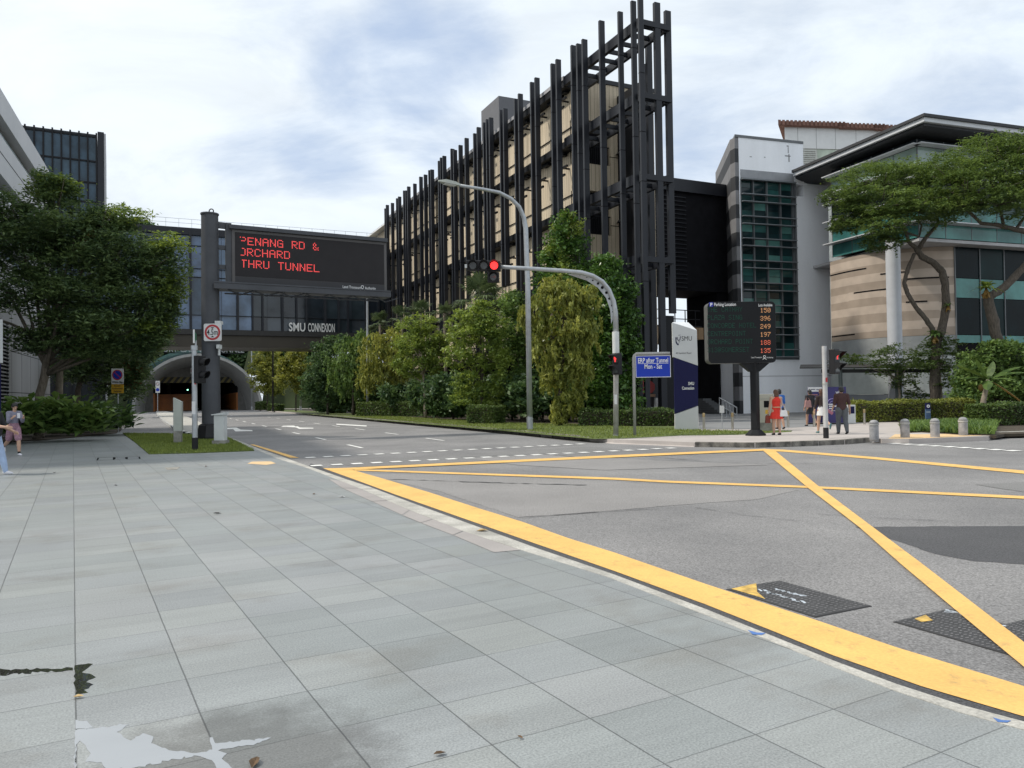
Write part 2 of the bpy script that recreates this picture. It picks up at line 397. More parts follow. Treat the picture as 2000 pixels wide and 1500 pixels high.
def slab_material():
    m = M('granite_slabs', (0.37, 0.40, 0.405), rough=0.44, var=0.03, vscale=0.9, fine=0.13, fscale=90, bump=0.12, bscale=120, spec=0.75)
    N, L, b = nodes_of(m)
    g = N.new('ShaderNodeNewGeometry'); S = 0.537
    def mth(op, a, c=None, cl=False):
        n = N.new('ShaderNodeMath'); n.operation = op; n.use_clamp = cl
        for i, v in enumerate((a, c)):
            if v is None: continue
            if isinstance(v, (int, float)): n.inputs[i].default_value = v
            else: L.new(v, n.inputs[i])
        return n.outputs[0]
    def dot(v):
        n = N.new('ShaderNodeVectorMath'); n.operation = 'DOT_PRODUCT'; L.new(g.outputs['Position'], n.inputs[0]); n.inputs[1].default_value = v; return n.outputs['Value']
    u = mth('ADD', mth('DIVIDE', dot((0.868, 0.496, 0)), S), -0.013 + 100)
    v = mth('ADD', mth('DIVIDE', dot((-0.496, 0.868, 0)), S), 0.30 + 100)
    fu, fv = mth('FLOOR', u), mth('FLOOR', v)
    cb = N.new('ShaderNodeCombineXYZ'); L.new(fu, cb.inputs[0]); L.new(fv, cb.inputs[1])
    wn = N.new('ShaderNodeTexWhiteNoise'); wn.noise_dimensions = '2D'; L.new(cb.outputs[0], wn.inputs['Vector'])
    cr = N.new('ShaderNodeValToRGB'); L.new(wn.outputs['Value'], cr.inputs[0]); e = cr.color_ramp.elements
    e[0].position = 0; e[0].color = (0.234, 0.254, 0.257, 1); e[1].position = 1; e[1].color = (0.276, 0.289, 0.295, 1)
    for p_, c_ in ((0.25, (0.257, 0.276, 0.278, 1)), (0.5, (0.246, 0.262, 0.272, 1)), (0.75, (0.262, 0.279, 0.276, 1))):
        k = e.new(p_); k.color = c_
    # sawn stone grain: streaks across each slab, and broad weathering
    def noise(sc, stretch, d=4, rg=0.6):
        mp = N.new('ShaderNodeMapping'); mp.vector_type = 'POINT'; mp.inputs['Rotation'].default_value = (0, 0, math.atan2(-0.496, 0.868)); mp.inputs['Scale'].default_value = stretch
        c3 = N.new('ShaderNodeCombineXYZ'); L.new(u, c3.inputs[0]); L.new(v, c3.inputs[1])
        mp.inputs['Rotation'].default_value = (0, 0, 0); L.new(c3.outputs[0], mp.inputs[0])
        t = N.new('ShaderNodeTexNoise'); t.inputs['Scale'].default_value = sc; t.inputs['Detail'].default_value = d; t.inputs['Roughness'].default_value = rg; L.new(mp.outputs[0], t.inputs['Vector']); return t.outputs['Fac']
    def mr(x, a, c, lo, hi):
        n = N.new('ShaderNodeMapRange'); L.new(x, n.inputs[0])
        for i, q in enumerate((a, c, lo, hi)): n.inputs[i + 1].default_value = q
        return n.outputs[0]
    streak = mr(noise(1.0, (0.35, 5.0, 1), 5, 0.65), 0.35, 0.65, 0.95, 1.045)
    broad = mr(noise(0.28, (1, 1, 1), 5, 0.6), 0.35, 0.62, 0.91, 1.03)
    speck = mr(noise(48, (1, 1, 1), 2, 0.7), 0.3, 0.7, 0.70, 1.30)
    cb2 = N.new('ShaderNodeCombineXYZ'); L.new(mth('FLOOR', mth('MULTIPLY', u, 1.0)), cb2.inputs[0]); L.new(mth('FLOOR', mth('MULTIPLY', v, 2.0)), cb2.inputs[1]); wn2 = N.new('ShaderNodeTexWhiteNoise'); wn2.noise_dimensions = '2D'; L.new(cb2.outputs[0], wn2.inputs['Vector'])
    half = mr(wn2.outputs['Value'], 0, 1, 0.94, 1.06)
    grit = mr(noise(7.0, (1, 1, 1), 6, 0.75), 0.62, 0.75, 1.0, 0.90)
    f = mth('MULTIPLY', mth('MULTIPLY', mth('MULTIPLY', mth('MULTIPLY', streak, broad), speck), half), grit)
    # joints
    def joint(x, w):
        fr = mth('SUBTRACT', x, mth('FLOOR', x)); d = mth('MINIMUM', fr, mth('SUBTRACT', 1.0, fr))
        return mr(d, w * 0.4, w, 1.0, 0.0)
    wob = mth('MULTIPLY', mth('SUBTRACT', noise(1.3, (1, 1, 1), 2), 0.5), 0.010)
    jw = mr(noise(0.9, (1, 1, 1), 2), 0.35, 0.65, 0.60, 1.0)
    j = mth('MAXIMUM', joint(mth('ADD', u, wob), 0.0105), mth('MULTIPLY', joint(mth('ADD', v, wob), 0.0095), jw))
    jf = mth('SUBTRACT', 1.0, mth('MULTIPLY', j, 0.66))
    f = mth('MULTIPLY', f, jf)
    cc = N.new('ShaderNodeCombineXYZ')
    for i in range(3): L.new(f, cc.inputs[i])
    mx = N.new('ShaderNodeMix'); mx.data_type = 'RGBA'; mx.blend_type = 'MULTIPLY'; mx.inputs[0].default_value = 1
    L.new(cr.outputs[0], mx.inputs[6]); L.new(cc.outputs[0], mx.inputs[7])
    # brown rain stains left where puddles dried
    st = mr(noise(0.55, (1, 1.3, 1), 6, 0.62), 0.54, 0.68, 0.0, 0.75)
    m3 = N.new('ShaderNodeMix'); m3.data_type = 'RGBA'; m3.blend_type = 'MULTIPLY'; L.new(st, m3.inputs[0]); L.new(mx.outputs[2], m3.inputs[6]); m3.inputs[7].default_value = (0.82, 0.78, 0.74, 1)
    # damp, darker stone round the puddles
    dv = N.new('ShaderNodeVectorMath'); dv.operation = 'DISTANCE'; L.new(g.outputs['Position'], dv.inputs[0]); dv.inputs[1].default_value = tuple(G(470, 1492, 0))
    dm = mr(mth('ADD', dv.outputs['Value'], mth('MULTIPLY', mth('SUBTRACT', noise(1.6, (1, 1, 1), 5, 0.65), 0.5), 0.9)), 0.42, 0.72, 1.0, 0.0)
    m4 = N.new('ShaderNodeMix'); m4.data_type = 'RGBA'; m4.blend_type = 'MULTIPLY'; L.new(dm, m4.inputs[0]); L.new(m3.outputs[2], m4.inputs[6]); m4.inputs[7].default_value = (0.55, 0.535, 0.52, 1)
    L.new(m4.outputs[2], b.inputs['Base Color'])
    return m
mat_slab = slab_material()

tag(MB().quad((-1800, -600, -0.16), (1800, -600, -0.16), (1800, 2600, -0.16), (-1800, 2600, -0.16)).build('ground', mat_ground), kind='structure')
road = MB().sheet([(-75, -25), (90, -25), (90, 60), (10, 170), (-110, 170), (-75, 60)], ROAD_Z).build('road', mat_asphalt)
tag(road, kind='structure')
Z1, Z2, Z3 = ROAD_Z + 0.008, ROAD_Z + 0.012, ROAD_Z + 0.016
_pz = [0]
def patch(name, pts, z, m):
    if name == 'asphalt_patch': _pz[0] += 1; z = ROAD_Z + 0.0015 + 0.001 * _pz[0]
    q = px_poly(pts, z)
    if name == 'asphalt_patch':
        rr = random.Random(_pz[0]); o = []
        for i in range(len(q)):
            a, b = q[i], q[(i + 1) % len(q)]; n_ = max(1, int((b - a).length / 0.12))
            for k in range(n_): o.append(a.lerp(b, k / n_) + Vector((rr.uniform(-1, 1), rr.uniform(-1, 1), 0)) * 0.018)
        q = o
    return MB().sheet(q, z).build(name, m, road)
patch('asphalt_patch', [(1672, 1029), (1800, 1028), (2010, 1027), (2120, 1060), (2060, 1105), (1985, 1101), (1900, 1096), (1830, 1083), (1735, 1052)], Z1, mat_asphalt_dark)
patch('asphalt_patch', [(700, 925), (900, 928), (1180, 940), (1300, 946), (1560, 957), (1480, 975), (1300, 988), (1130, 1003), (1010, 1010), (860, 960)], Z1, mat_asphalt_pale)
patch('asphalt_patch', [(640, 903), (1140, 872), (1210, 877), (1350, 884), (1000, 897), (700, 912)], Z1, mat_asphalt_mid)
patch('asphalt_patch', [(1905, 946), (2010, 941), (2080, 950), (2010, 962), (1960, 955)], Z1, mat_asphalt_mid)
patch('asphalt_patch', [(920, 895), (1060, 888), (1300, 900), (1500, 908), (1180, 918), (1010, 908)], Z1, mat_asphalt_pale)
def band(name, a, b, m, z):
    A = px_poly(a, z); B = px_poly(b, z)
    return MB().strip(A, B, z).build(name, m, road)
# the wide yellow line along the near kerb
up_e = [(676, 914), (756, 937), (840, 962), (930, 991), (1020, 1019), (1110, 1051), (1200, 1079), (1380, 1141), (1597, 1212), (1752, 1264.5), (1876, 1302), (2000, 1340), (2200, 1403)]
lo_e = [(631, 914.5), (690, 935.5), (770, 965), (850, 993), (930, 1021), (1050, 1063), (1200, 1115), (1380, 1181), (1504, 1230), (1628, 1280), (1800, 1340), (2000, 1399), (2220, 1467)]
band('yellow_edge_line', up_e, lo_e, mat_yellow, Z2)
band('yellow_box_line', [(640, 914.8), (681, 913.4), (1200, 888.8), (1495, 876.3)], [(644, 919.0), (690, 917.2), (1200, 893.3), (1497, 880)], mat_yellow, Z3)
band('yellow_box_line', [(690, 916), (1200, 932.8), (1300, 938.5), (1580, 949), (2000, 968.7), (2200, 980)], [(694, 919), (1200, 936.8), (1300, 942.3), (1580, 953), (2000, 974), (2200, 986)], mat_yellow, Z1 + 0.002)
band('yellow_box_line', [(1492, 876.8), (1530, 878), (1702, 892), (2000, 919), (2200, 938)], [(1492, 880.6), (1530, 882), (1702, 896.3), (2000, 925), (2200, 945)], mat_yellow, Z1 + 0.002)
band('yellow_box_line', [(1488, 878), (1580, 954), (1678, 1029), (1758, 1100), (1863.5, 1188.5), (1966, 1274), (2060, 1352)], [(1511, 878), (1604.5, 954), (1702.5, 1027.5), (1800, 1100), (1935, 1204), (2012, 1263), (2120, 1346)], mat_yellow, Z3 + 0.002)
def crack(pts, w, seed):
    rr = random.Random(seed); q = px_poly(pts, Z2); a, b = [], []
    for i in range(len(q) - 1):
        n_ = max(2, int((q[i + 1] - q[i]).length / 0.14)); d = (q[i + 1] - q[i]).normalized(); nn = Vector((-d.y, d.x, 0))
        for k in range(n_):
            p = q[i].lerp(q[i + 1], k / n_) + nn * rr.uniform(-0.03, 0.03); ww = w * rr.choice([0.15, 0.5, 0.8, 1.0, 1.3]); a.append(p + nn * ww / 2); b.append(p - nn * ww / 2)
    MB().strip(a, b, Z2).build('asphalt_crack', mat_asphalt_dark, road)
crack([(760, 935.5), (880, 939.5), (1000, 943.5), (1160, 947.5)], 0.06, 1); crack([(1012, 1010.5), (1200, 997.6), (1330, 990.3)], 0.022, 2); crack([(1360, 990.3), (1460, 1005.5), (1590, 1020.3)], 0.012, 3); crack([(900, 893), (1060, 886), (1130, 893)], 0.05, 5); crack([(1250, 890), (1400, 903), (1600, 906)], 0.03, 6); crack([(1560, 1000), (1700, 1010), (1900, 1020)], 0.012, 7)
# crossing studs
def dashes(a, b, n, w, l, name='crossing_mark'):
    A, B = G(*a, Z2), G(*b, Z2); d = (B - A); st = d / n; d.normalize(); nn = Vector((-d.y, d.x, 0))
    for i in range(n + 1):
        c = A + st * i; hl = d * l / 2; hw = nn * w / 2
        MB().quad(c - hl - hw, c + hl - hw, c + hl + hw, c - hl + hw).build(name, mat_white_paint, road)
dashes((606, 893.3), (1134, 867), 18, 0.30, 0.27)
dashes((618, 909), (1310, 875), 21, 0.30, 0.27)
dashes((1748, 866), (1978, 880), 8, 0.42, 0.30)
# lane lines down the approach
for n_ in (6.1, 9.75):
    for k in range(9):
        s0 = 26.2 + (1.0 if n_ > 9 else -1.3) + k * 6.0
        MB().quad(SN(s0, n_ - 0.06, Z2), SN(s0 + 2.1, n_ - 0.06, Z2), SN(s0 + 2.1, n_ + 0.06, Z2), SN(s0, n_ + 0.06, Z2)).build('lane_mark', mat_white_paint, road)
band('double_yellow_line', [(496, 868), (584, 894)], [(488, 868), (567, 894)], mat_yellow, Z2)
band('double_yellow_line', [(470, 867.5), (556, 896)], [(462, 867.5), (540, 896)], mat_yellow, Z2)
band('lane_arrow', [(657, 829.5), (716, 833)], [(657, 827.5), (716, 831)], mat_white_paint, Z2)
def road_poly(name, pts, m=mat_white_paint): return patch(name, pts, Z2, m)
road_poly('lane_arrow', [(549, 833.5), (553, 831.6), (574, 831.2), (577, 833), (581, 832.4), (586, 835), (612, 835.6), (612, 837), (584, 837.6), (578, 834.8), (560, 833.4)])
road_poly('lane_arrow', [(440, 835.5), (462, 835), (470, 839), (492, 840), (494, 842), (460, 842.6), (455, 838), (440, 838.5)])
# manholes in the road, far and near
tag_mh = mat_iron = M('cast_iron', (0.15, 0.15, 0.155), rough=0.75, metal=0.0, var=0.25, vscale=6, bump=0.6, bscale=90)
mat_cover_paint = M('worn_white_stencil', (0.45, 0.50, 0.56), rough=0.7, var=0.2, vscale=20)

# ---- near pavement (granite slabs), its kerb and the grass corner
kerb_out = [(440, 850.5), (470, 862), (505, 876), (545, 890), (600, 909.5), (630, 919.5), (675, 935.5), (720, 950), (810, 984), (930, 1027.5), (1050, 1071), (1200, 1122), (1380, 1190), (1504, 1240), (1628, 1290), (1752, 1336), (1876, 1376), (2000, 1409), (2250, 1488)]
kerb_in = [(440, 852), (468, 864), (502, 879), (540, 895), (597, 913), (620, 921.5), (664, 939), (708, 956), (790, 992), (905, 1037), (1022, 1075), (1190, 1127.5), (1380, 1201), (1504, 1250.5), (1628, 1302), (1752, 1350), (1876, 1391), (2000, 1425), (2250, 1506)]
KO = px_poly(kerb_out, 0.0); KI = px_poly(kerb_in, 0.0)
left_back = [G(400, 848), G(330, 845.5), G(232, 844), G(120, 850)]
MB().prism([(p.x, p.y) for p in KI] + [(9, -2), (9, -25), (-45, -25), (-45, 30)] + [(p.x, p.y) for p in left_back[::-1]], -0.155, -0.003).build('pavement', mat_slab).__setitem__('kind', 'structure')
kb = MB()
for i in range(len(KO) - 1):
    a, b_, c, d = KO[i], KO[i + 1], KI[i + 1], KI[i]
    kb.hexa([(a.x, a.y, -0.15), (d.x, d.y, -0.15), (c.x, c.y, -0.15), (b_.x, b_.y, -0.15), (a.x, a.y, 0.0), (d.x, d.y, 0.0), (c.x, c.y, 0.0), (b_.x, b_.y, 0.0)])
tag(kb.build('kerb', mat_kerb), kind='structure')
gut = MB()   # dark gutter gap between kerb and paint
KG = px_poly([(x + 7, y - 3.5 - (y - 850) * 0.012) for x, y in kerb_out[4:]], Z1)
gut.strip(KG, [Vector((p.x, p.y, Z1)) for p in KO[4:]], Z1); gut.build('gutter_line', mat_asphalt_dark, road)
pk = MB()
pin = px_poly([(640, 934), (668, 953), (726, 979), (786, 1006), (822, 1021), (885, 1045), (966, 1079)], 0.001); pout = px_poly([(672, 941.5), (700, 953.5), (757, 978), (800, 996.5), (845, 1014), (905, 1037), (1018, 1074.5)], 0.001)
for i in range(len(pin) - 1):
    a, b_, c, d = pin[i], pout[i], pout[i + 1], pin[i + 1]
    k = 0.012
    pk.quad(a.lerp(d, k), b_.lerp(c, k), b_.lerp(c, 1 - k), a.lerp(d, 1 - k))
tag(pk.build('concrete_kerb_strip', mat_pink_pave), kind='structure')
tag(MB().sheet(px_poly([(483, 905.5), (492, 901.5), (529, 901), (539, 905), (520, 908)], 0.001), 0.001).build('yellow_paving_tile', mat_tactile), kind='structure')
GRASS1 = [(240, 846.5), (262, 862), (291, 886), (380, 884), (497, 879.5), (470, 866), (442, 853), (400, 849.5), (330, 847)]
tag(MB().prism([(p.x, p.y) for p in px_poly(GRASS1, 0.02)], -0.1, 0.02).build('grass_corner', mat_grass_base), kind='structure')
# planting bed on the far left
BED1 = [(-60, 872), (40, 861), (105, 857), (170, 851), (228, 845), (238, 836), (226, 820), (210, 810), (200, 802)]
pb = px_poly(BED1, 0.03)
MB().prism([(p.x, p.y) for p in pb] + [(-75, 120), (-75, 20), (-40, 20)], -0.15, 0.03).build('planting_bed', mat_soil).__setitem__('kind', 'structure')
# island with black and white kerb beside the slip road
isl = px_poly([(305, 803), (309, 811), (322, 823), (345, 838), (372, 846), (398, 848), (420, 846), (404, 832), (380, 819), (350, 809), (325, 803)], 0.06)
MB().prism([(p.x, p.y) for p in isl], -0.15, 0.06).build('traffic_island', mat_kerb).__setitem__('kind', 'structure')
mat_blk = M('black_paint', (0.02, 0.02, 0.022), rough=0.6)
mat_wht = M('white_paint', (0.72, 0.72, 0.70), rough=0.6, var=0.15)
kl = px_poly([(304, 803), (308, 811), (321, 823), (344, 838.5), (372, 847.2), (400, 849)], 0.07); seg = []
for i in range(len(kl) - 1):
    n_ = max(2, int((kl[i + 1] - kl[i]).length / 1.0))
    for k in range(n_): seg.append((kl[i].lerp(kl[i + 1], k / n_), kl[i].lerp(kl[i + 1], (k + 1) / n_)))
km = MB()
for i, (a, b_) in enumerate(seg):
    d = (b_ - a).normalized(); nn = Vector((-d.y, d.x, 0)) * 0.15
    km.mat(i % 2).hexa([(q.x, q.y, z) for z in (-0.15, 0.075) for q in (a, b_, b_ + nn, a + nn)])
tag(km.build('striped_kerb', [mat_blk, mat_wht]), kind='structure')

# ---- far side: pavement, kerbs, lawns
k1 = [SN(132, 14.5), SN(100, 14.5), SN(80, 14.5), G(560, 806.5, ROAD_Z), G(700, 820, ROAD_Z), G(860, 834, ROAD_Z), G(1000, 847, ROAD_Z), G(1100, 857, ROAD_Z), G(1152, 862.5, ROAD_Z)]
k2 = [G(x, y, ROAD_Z) for x, y in [(1200, 866.5), (1290, 870), (1356, 873), (1475, 874.5), (1545, 872.5), (1650, 868), (1700, 863.5)]] + [G(x, y, LAND_Z) for x, y in [(1722, 857), (1775, 857.5), (1876, 854), (1930, 852)]] + [G(x, y, ROAD_Z) for x, y in [(1950, 853), (2000, 851.5)]]
RAMPO = [G(x, y, ROAD_Z + 0.002) for x, y in [(1706, 864), (1722, 864.5), (1775, 865), (1876, 861.5), (1944, 858)]]
RAMPI = [G(x, y, LAND_Z) for x, y in [(1708, 857), (1722, 856.8), (1775, 857.3), (1876, 853.8), (1932, 851.8)]]
far_edge = [Vector((p.x, p.y, 0)) for p in k1 + k2]
far_edge.append(far_edge[-1] + vN * 70)
land = [(p.x, p.y) for p in far_edge] + [(80, 160), (-10, 200)]
MB().prism(land, -0.155, LAND_Z).build('far_pavement', mat_conc_pave).__setitem__('kind', 'structure')
rmp = MB()
for i in range(4): rmp.quad(RAMPO[i], RAMPO[i + 1], RAMPI[i + 1] + vZ * .003, RAMPI[i] + vZ * .003)
tag(rmp.build('dropped_kerb', mat_conc_pave), kind='structure')
rmp = MB()
for a, b_ in (((1152, 862.8), (1200, 866.8)), ((1200, 866.8), (1290, 870.3)), ((1290, 870.3), (1356, 873.3))):
    p_, q_ = G(*a, ROAD_Z + 0.002), G(*b_, ROAD_Z + 0.002); rmp.quad(p_, q_, Vector((q_.x, q_.y + 0.7, LAND_Z + 0.003)), Vector((p_.x, p_.y + 0.7, LAND_Z + 0.003)))
tag(rmp.build('dropped_kerb', mat_conc_pave), kind='structure')
def kerb_run(pts, m, name, w=0.16, h=0.10, jit=0.0):
    rnd = random.Random(5); mb = MB()
    for i in range(len(pts) - 1):
        a, b_ = pts[i], pts[i + 1]; L_ = (b_ - a).length; n_ = max(1, int(L_ / 0.9)); d = (b_ - a).normalized(); nn = Vector((-d.y, d.x, 0))
        if nn.dot(Vector((0, 1, 0))) > 0: nn = -nn
        for k in range(n_):
            p0 = a.lerp(b_, (k + 0.015) / n_); p1 = a.lerp(b_, (k + 0.985) / n_); j = nn * rnd.uniform(-jit, jit); hh = h + rnd.uniform(-jit, jit) * 0.6
            q = [p0 + nn * 0.02 + j, p1 + nn * 0.02 + j, p1 - nn * w + j, p0 - nn * w + j]
            mb.hexa([(v.x, v.y, -0.15) for v in q] + [(v.x, v.y, hh) for v in q])
    tag(mb.build(name, m, bevel=0.012), kind='structure')
kerb_run(far_edge[2:9], mat_kerb_dark, 'stone_kerb', 0.18, 0.10, 0.025)
kerb_run(far_edge[11:16], mat_kerb_dark, 'stone_kerb', 0.16, 0.088, 0.015)
kerb_run(far_edge[-3:], mat_kerb, 'stone_kerb', 0.18, 0.10, 0.01)
ZL = LAND_Z + 0.004
tag(MB().sheet([p for p in px_poly([(1735, 856.5), (1748, 848), (1830, 848), (1900, 845.5), (1918, 850.5), (1850, 854), (1775, 856.5)], ZL)], ZL).build('tactile_paving', mat_tactile), kind='structure')
VERGE = [SN(130, 14.75), SN(100, 14.75), SN(80, 14.75)] + [G(x, y, LAND_Z) for x, y in [(560, 805.5), (700, 817.5), (860, 831), (1000, 843), (1100, 852.5), (1160, 857.5), (1215, 857), (1330, 851), (1440, 849.5), (1545, 843.5), (1548, 841), (1480, 841), (1368, 841), (1366, 838)]] + [SN(33.5, 23.9), SN(43.8, 28.4), SN(130, 28.4)]
tag(MB().sheet(VERGE, ZL).build('grass_verge', mat_grass_base), kind='structure')
BEDR = [SN(128, 18.2), SN(62, 18.2), SN(52, 18.0), SN(40, 18.2), SN(34.6, 19.6), SN(34.0, 22.6), SN(35.2, 23.8), SN(43.9, 28.3), SN(128, 28.3)]
tag(MB().sheet(BEDR, ZL + 0.004).build('planting_soil', mat_soil), kind='structure')
tag(MB().sheet(px_poly([(1365, 838), (1366, 800), (1450, 797), (1600, 796), (1700, 800), (1692, 826), (1600, 833), (1480, 838)], ZL), ZL).build('plaza', mat_plaza), kind='structure')
tag(MB().prism([(p.x, p.y) for p in px_poly([(1760, 845), (1800, 843.5), (1870, 848), (1945, 850), (1962, 847), (2010, 846), (2200, 840), (2200, 790), (2000, 792), (1700, 800), (1692, 822), (1755, 824)], 0.1)], 0.0, 0.095).build('planting_bed', mat_soil), kind='structure')
# ================================================================== THE SCREENED TIMBER BUILDING AND ITS BRIDGE
def board_material(name, a, b, along, width=0.28, gap=0.03, rough=0.75):
    m = M(name, a, rough=rough, col2=b, vscale=1.2, fine=0.10, fscale=18, streak=(2.5, 2.5, 0.25))
    N, L, bs = nodes_of(m)
    src = bs.inputs['Base Color'].links[0].from_socket
    g = N.new('ShaderNodeNewGeometry'); d = N.new('ShaderNodeVectorMath'); d.operation = 'DOT_PRODUCT'; L.new(g.outputs['Position'], d.inputs[0]); d.inputs[1].default_value = along
    dv = N.new('ShaderNodeMath'); dv.operation = 'DIVIDE'; L.new(d.outputs['Value'], dv.inputs[0]); dv.inputs[1].default_value = width
    fl = N.new('ShaderNodeMath'); fl.operation = 'FLOOR'; L.new(dv.outputs[0], fl.inputs[0])
    fr = N.new('ShaderNodeMath'); fr.operation = 'FRACT'; L.new(dv.outputs[0], fr.inputs[0])
    wn = N.new('ShaderNodeTexWhiteNoise'); wn.noise_dimensions = '1D'; L.new(fl.outputs[0], wn.inputs['W'])
    mr = N.new('ShaderNodeMapRange'); L.new(wn.outputs['Value'], mr.inputs[0]); mr.inputs[3].default_value = 0.78; mr.inputs[4].default_value = 1.12
    gp = N.new('ShaderNodeMath'); gp.operation = 'GREATER_THAN'; L.new(fr.outputs[0], gp.inputs[0]); gp.inputs[1].default_value = gap / width
    g2 = N.new('ShaderNodeMapRange'); L.new(gp.outputs[0], g2.inputs[0]); g2.inputs[3].default_value = 0.35
    ml = N.new('ShaderNodeMath'); ml.operation = 'MULTIPLY'; L.new(mr.outputs[0], ml.inputs[0]); L.new(g2.outputs[0], ml.inputs[1])
    cc = N.new('ShaderNodeCombineXYZ')
    for i in range(3): L.new(ml.outputs[0], cc.inputs[i])
    mx = N.new('ShaderNodeMix'); mx.data_type = 'RGBA'; mx.blend_type = 'MULTIPLY'; mx.inputs[0].default_value = 1
    L.new(src, mx.inputs[6]); L.new(cc.outputs[0], mx.inputs[7]); L.new(mx.outputs[2], bs.inputs['Base Color'])
    return m
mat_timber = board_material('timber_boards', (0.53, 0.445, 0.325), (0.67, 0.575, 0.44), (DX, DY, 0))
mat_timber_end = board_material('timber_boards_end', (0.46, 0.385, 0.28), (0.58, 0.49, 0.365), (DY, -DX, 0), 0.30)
mat_fin = M('charcoal_metal', (0.013, 0.015, 0.021), rough=0.42, metal=0.0, var=0.12, vscale=0.8, spec=0.35)
mat_fin_dark = M('dark_steel', (0.007, 0.008, 0.011), rough=0.5, var=0.2, vscale=0.6, spec=0.25)
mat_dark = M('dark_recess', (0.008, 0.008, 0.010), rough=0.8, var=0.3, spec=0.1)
mat_slot_glass = M('dark_window_glass', (0.018, 0.024, 0.030), rough=0.12, var=0.3, vscale=0.4, spec=0.3)
mat_zinc = M('grey_cladding', (0.33, 0.33, 0.35), rough=0.55, var=0.08, vscale=0.5)
mat_pale_roof = M('pale_roof_sheet', (0.62, 0.63, 0.64), rough=0.4, var=0.08)
mat_steel = M('galvanised_steel', (0.40, 0.42, 0.44), rough=0.42, metal=0.55, var=0.12, vscale=5)

rnd = random.Random(11)
ND = 31.5
FN = 24.2; S0 = 35.1; SW = 44.0; SE = 87.5
LV = [4.7, 9.2, 13.75, 18.25, 22.3]
bld = thing('screened_building', 'tall timber-clad building behind a screen of dark vertical fins, open frame at its corner', 'building', SN(S0, FN, 0))
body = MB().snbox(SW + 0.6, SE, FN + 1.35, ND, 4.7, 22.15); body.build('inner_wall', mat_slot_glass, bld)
for i in range(15):                      # timber panels and window bays
    s0 = SW + 0.05 + i * 2.9; s1 = s0 + 2.88
    for k in range(4):
        z0, z1 = LV[k] + 0.05, LV[k + 1] - 0.45
        w = rnd.random()
        if i < 5: parts_ = [(0, 1)]
        elif w < 0.40: parts_ = [(0, 1)]
        elif w < 0.66: parts_ = [(0, 0.45)]
        elif w < 0.88: parts_ = [(0.55, 1)]
        else: parts_ = [(0.32, 0.6)]
        for a, b_ in parts_:
            mb = MB(); sa, sb = s0 + (s1 - s0) * a, s0 + (s1 - s0) * b_
            mb.snbox(sa, sb, FN + 0.95, FN + 1.33, z0 + 1.12, z1); mb.snbox(sa, sb, FN + 0.95, FN + 1.33, z0, z0 + 1.07)
            mb.build('timber_panel', mat_timber, bld)
        mb = MB(); mb.snbox(s0, s1, FN + 0.86, FN + 0.93, z0 + 1.07, z0 + 1.11); mb.build('rail', mat_fin_dark, bld)
for k, z in enumerate(LV[1:]):           # floor bands
    mb = MB().snbox(SW, SE, FN + 0.25, FN + 1.30, z - 0.42, z + 0.02)
    rr = random.Random(k)
    for q in range(40):                  # stepped lower edge of the band
        s = SW + rr.uniform(0, 42); mb.snbox(s, s + rr.uniform(0.2, 0.5), FN + 0.6, FN + 0.93, z - 0.42 - rr.uniform(0.08, 0.22), z - 0.42)
    mb.build('floor_band', mat_fin_dark, bld)
    if k == 3: MB().snbox(SW, SE, FN + 0.2, FN + 1.4, z + 0.03, z + 0.28).build('parapet', mat_zinc, bld)
MB().snbox(SW, SE + 8, FN + 1.5, ND - 0.1, 22.2, 22.32).build('roof', mat_zinc, bld)
MB().snbox(SE + 0.05, SE + 9, FN + 1.0, ND - 0.2, 10, 21.9).build('rear_wall', mat_timber, bld)
MB().snbox(SE + 0.05, SE + 9.5, FN + 0.2, ND, 21.95, 22.18).build('rear_roof', mat_pale_roof, bld)
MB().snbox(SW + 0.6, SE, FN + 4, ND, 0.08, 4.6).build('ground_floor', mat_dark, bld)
# end wall with its balcony openings
EW = [(44.0, 44.5)]
def n_at(px, s):                          # n where the column px meets the plane s
    k = (px - 1000) / FPX
    return (k * DY * s - DX * s) / (DY + k * DX)
nA, nB, nC = FN + 0.95, n_at(1200, SW), ND
ew = MB(); zs = [(4.7, 7.8), (10.6, 12.3), (15.2, 17.0), (19.9, 22.5)]
for z0, z1 in zs: ew.snbox(SW - 0.02, SW + 0.4, nA, nB, z0, z1)
ew.snbox(SW - 0.02, SW + 0.4, nB, nC, 4.7, 22.5)
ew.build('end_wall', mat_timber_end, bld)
ol = MB()
for z in (17.6, 12.95, 8.3, 21.0): ol.snbox(SW - 0.03, SW - 0.015, nB - 0.1, nC, z, z + 0.05)
ol.build('panel_joint', mat_dark, bld)
MB().snbox(SW - 0.1, SW + 0.5, nA - 0.1, nC + 0.1, 22.52, 22.8).build('coping', mat_fin, bld)
for z0, z1 in ((7.8, 10.6), (12.3, 15.2), (17.0, 19.9)):
    mb = MB().snbox(SW + 0.42, SW + 0.55, nA, nB, z0, z1); o_ = mb.build('balcony_opening', mat_dark, bld)
    mb = MB().snbox(SW + 0.15, SW + 0.19, nA, nB, z0 + 1.25, z0 + 1.32)
    for q in range(18): mb.snbox(SW + 0.15, SW + 0.18, nA + (nB - nA) * q / 18, nA + (nB - nA) * q / 18 + 0.03, z0, z0 + 1.25)
    mb.build('balustrade', mat_fin_dark, o_)
for z in (8.6, 13.2, 17.8):               # triangular drip ledges by the corner
    p = [SN(SW - 0.03, nB + 0.35, z), SN(SW - 0.03, nB + 1.5, z), SN(SW - 0.03, nB + 1.5, z + 1.3)]
    MB().extrude(p, -vD * 0.5).build('ledge', mat_fin, bld)
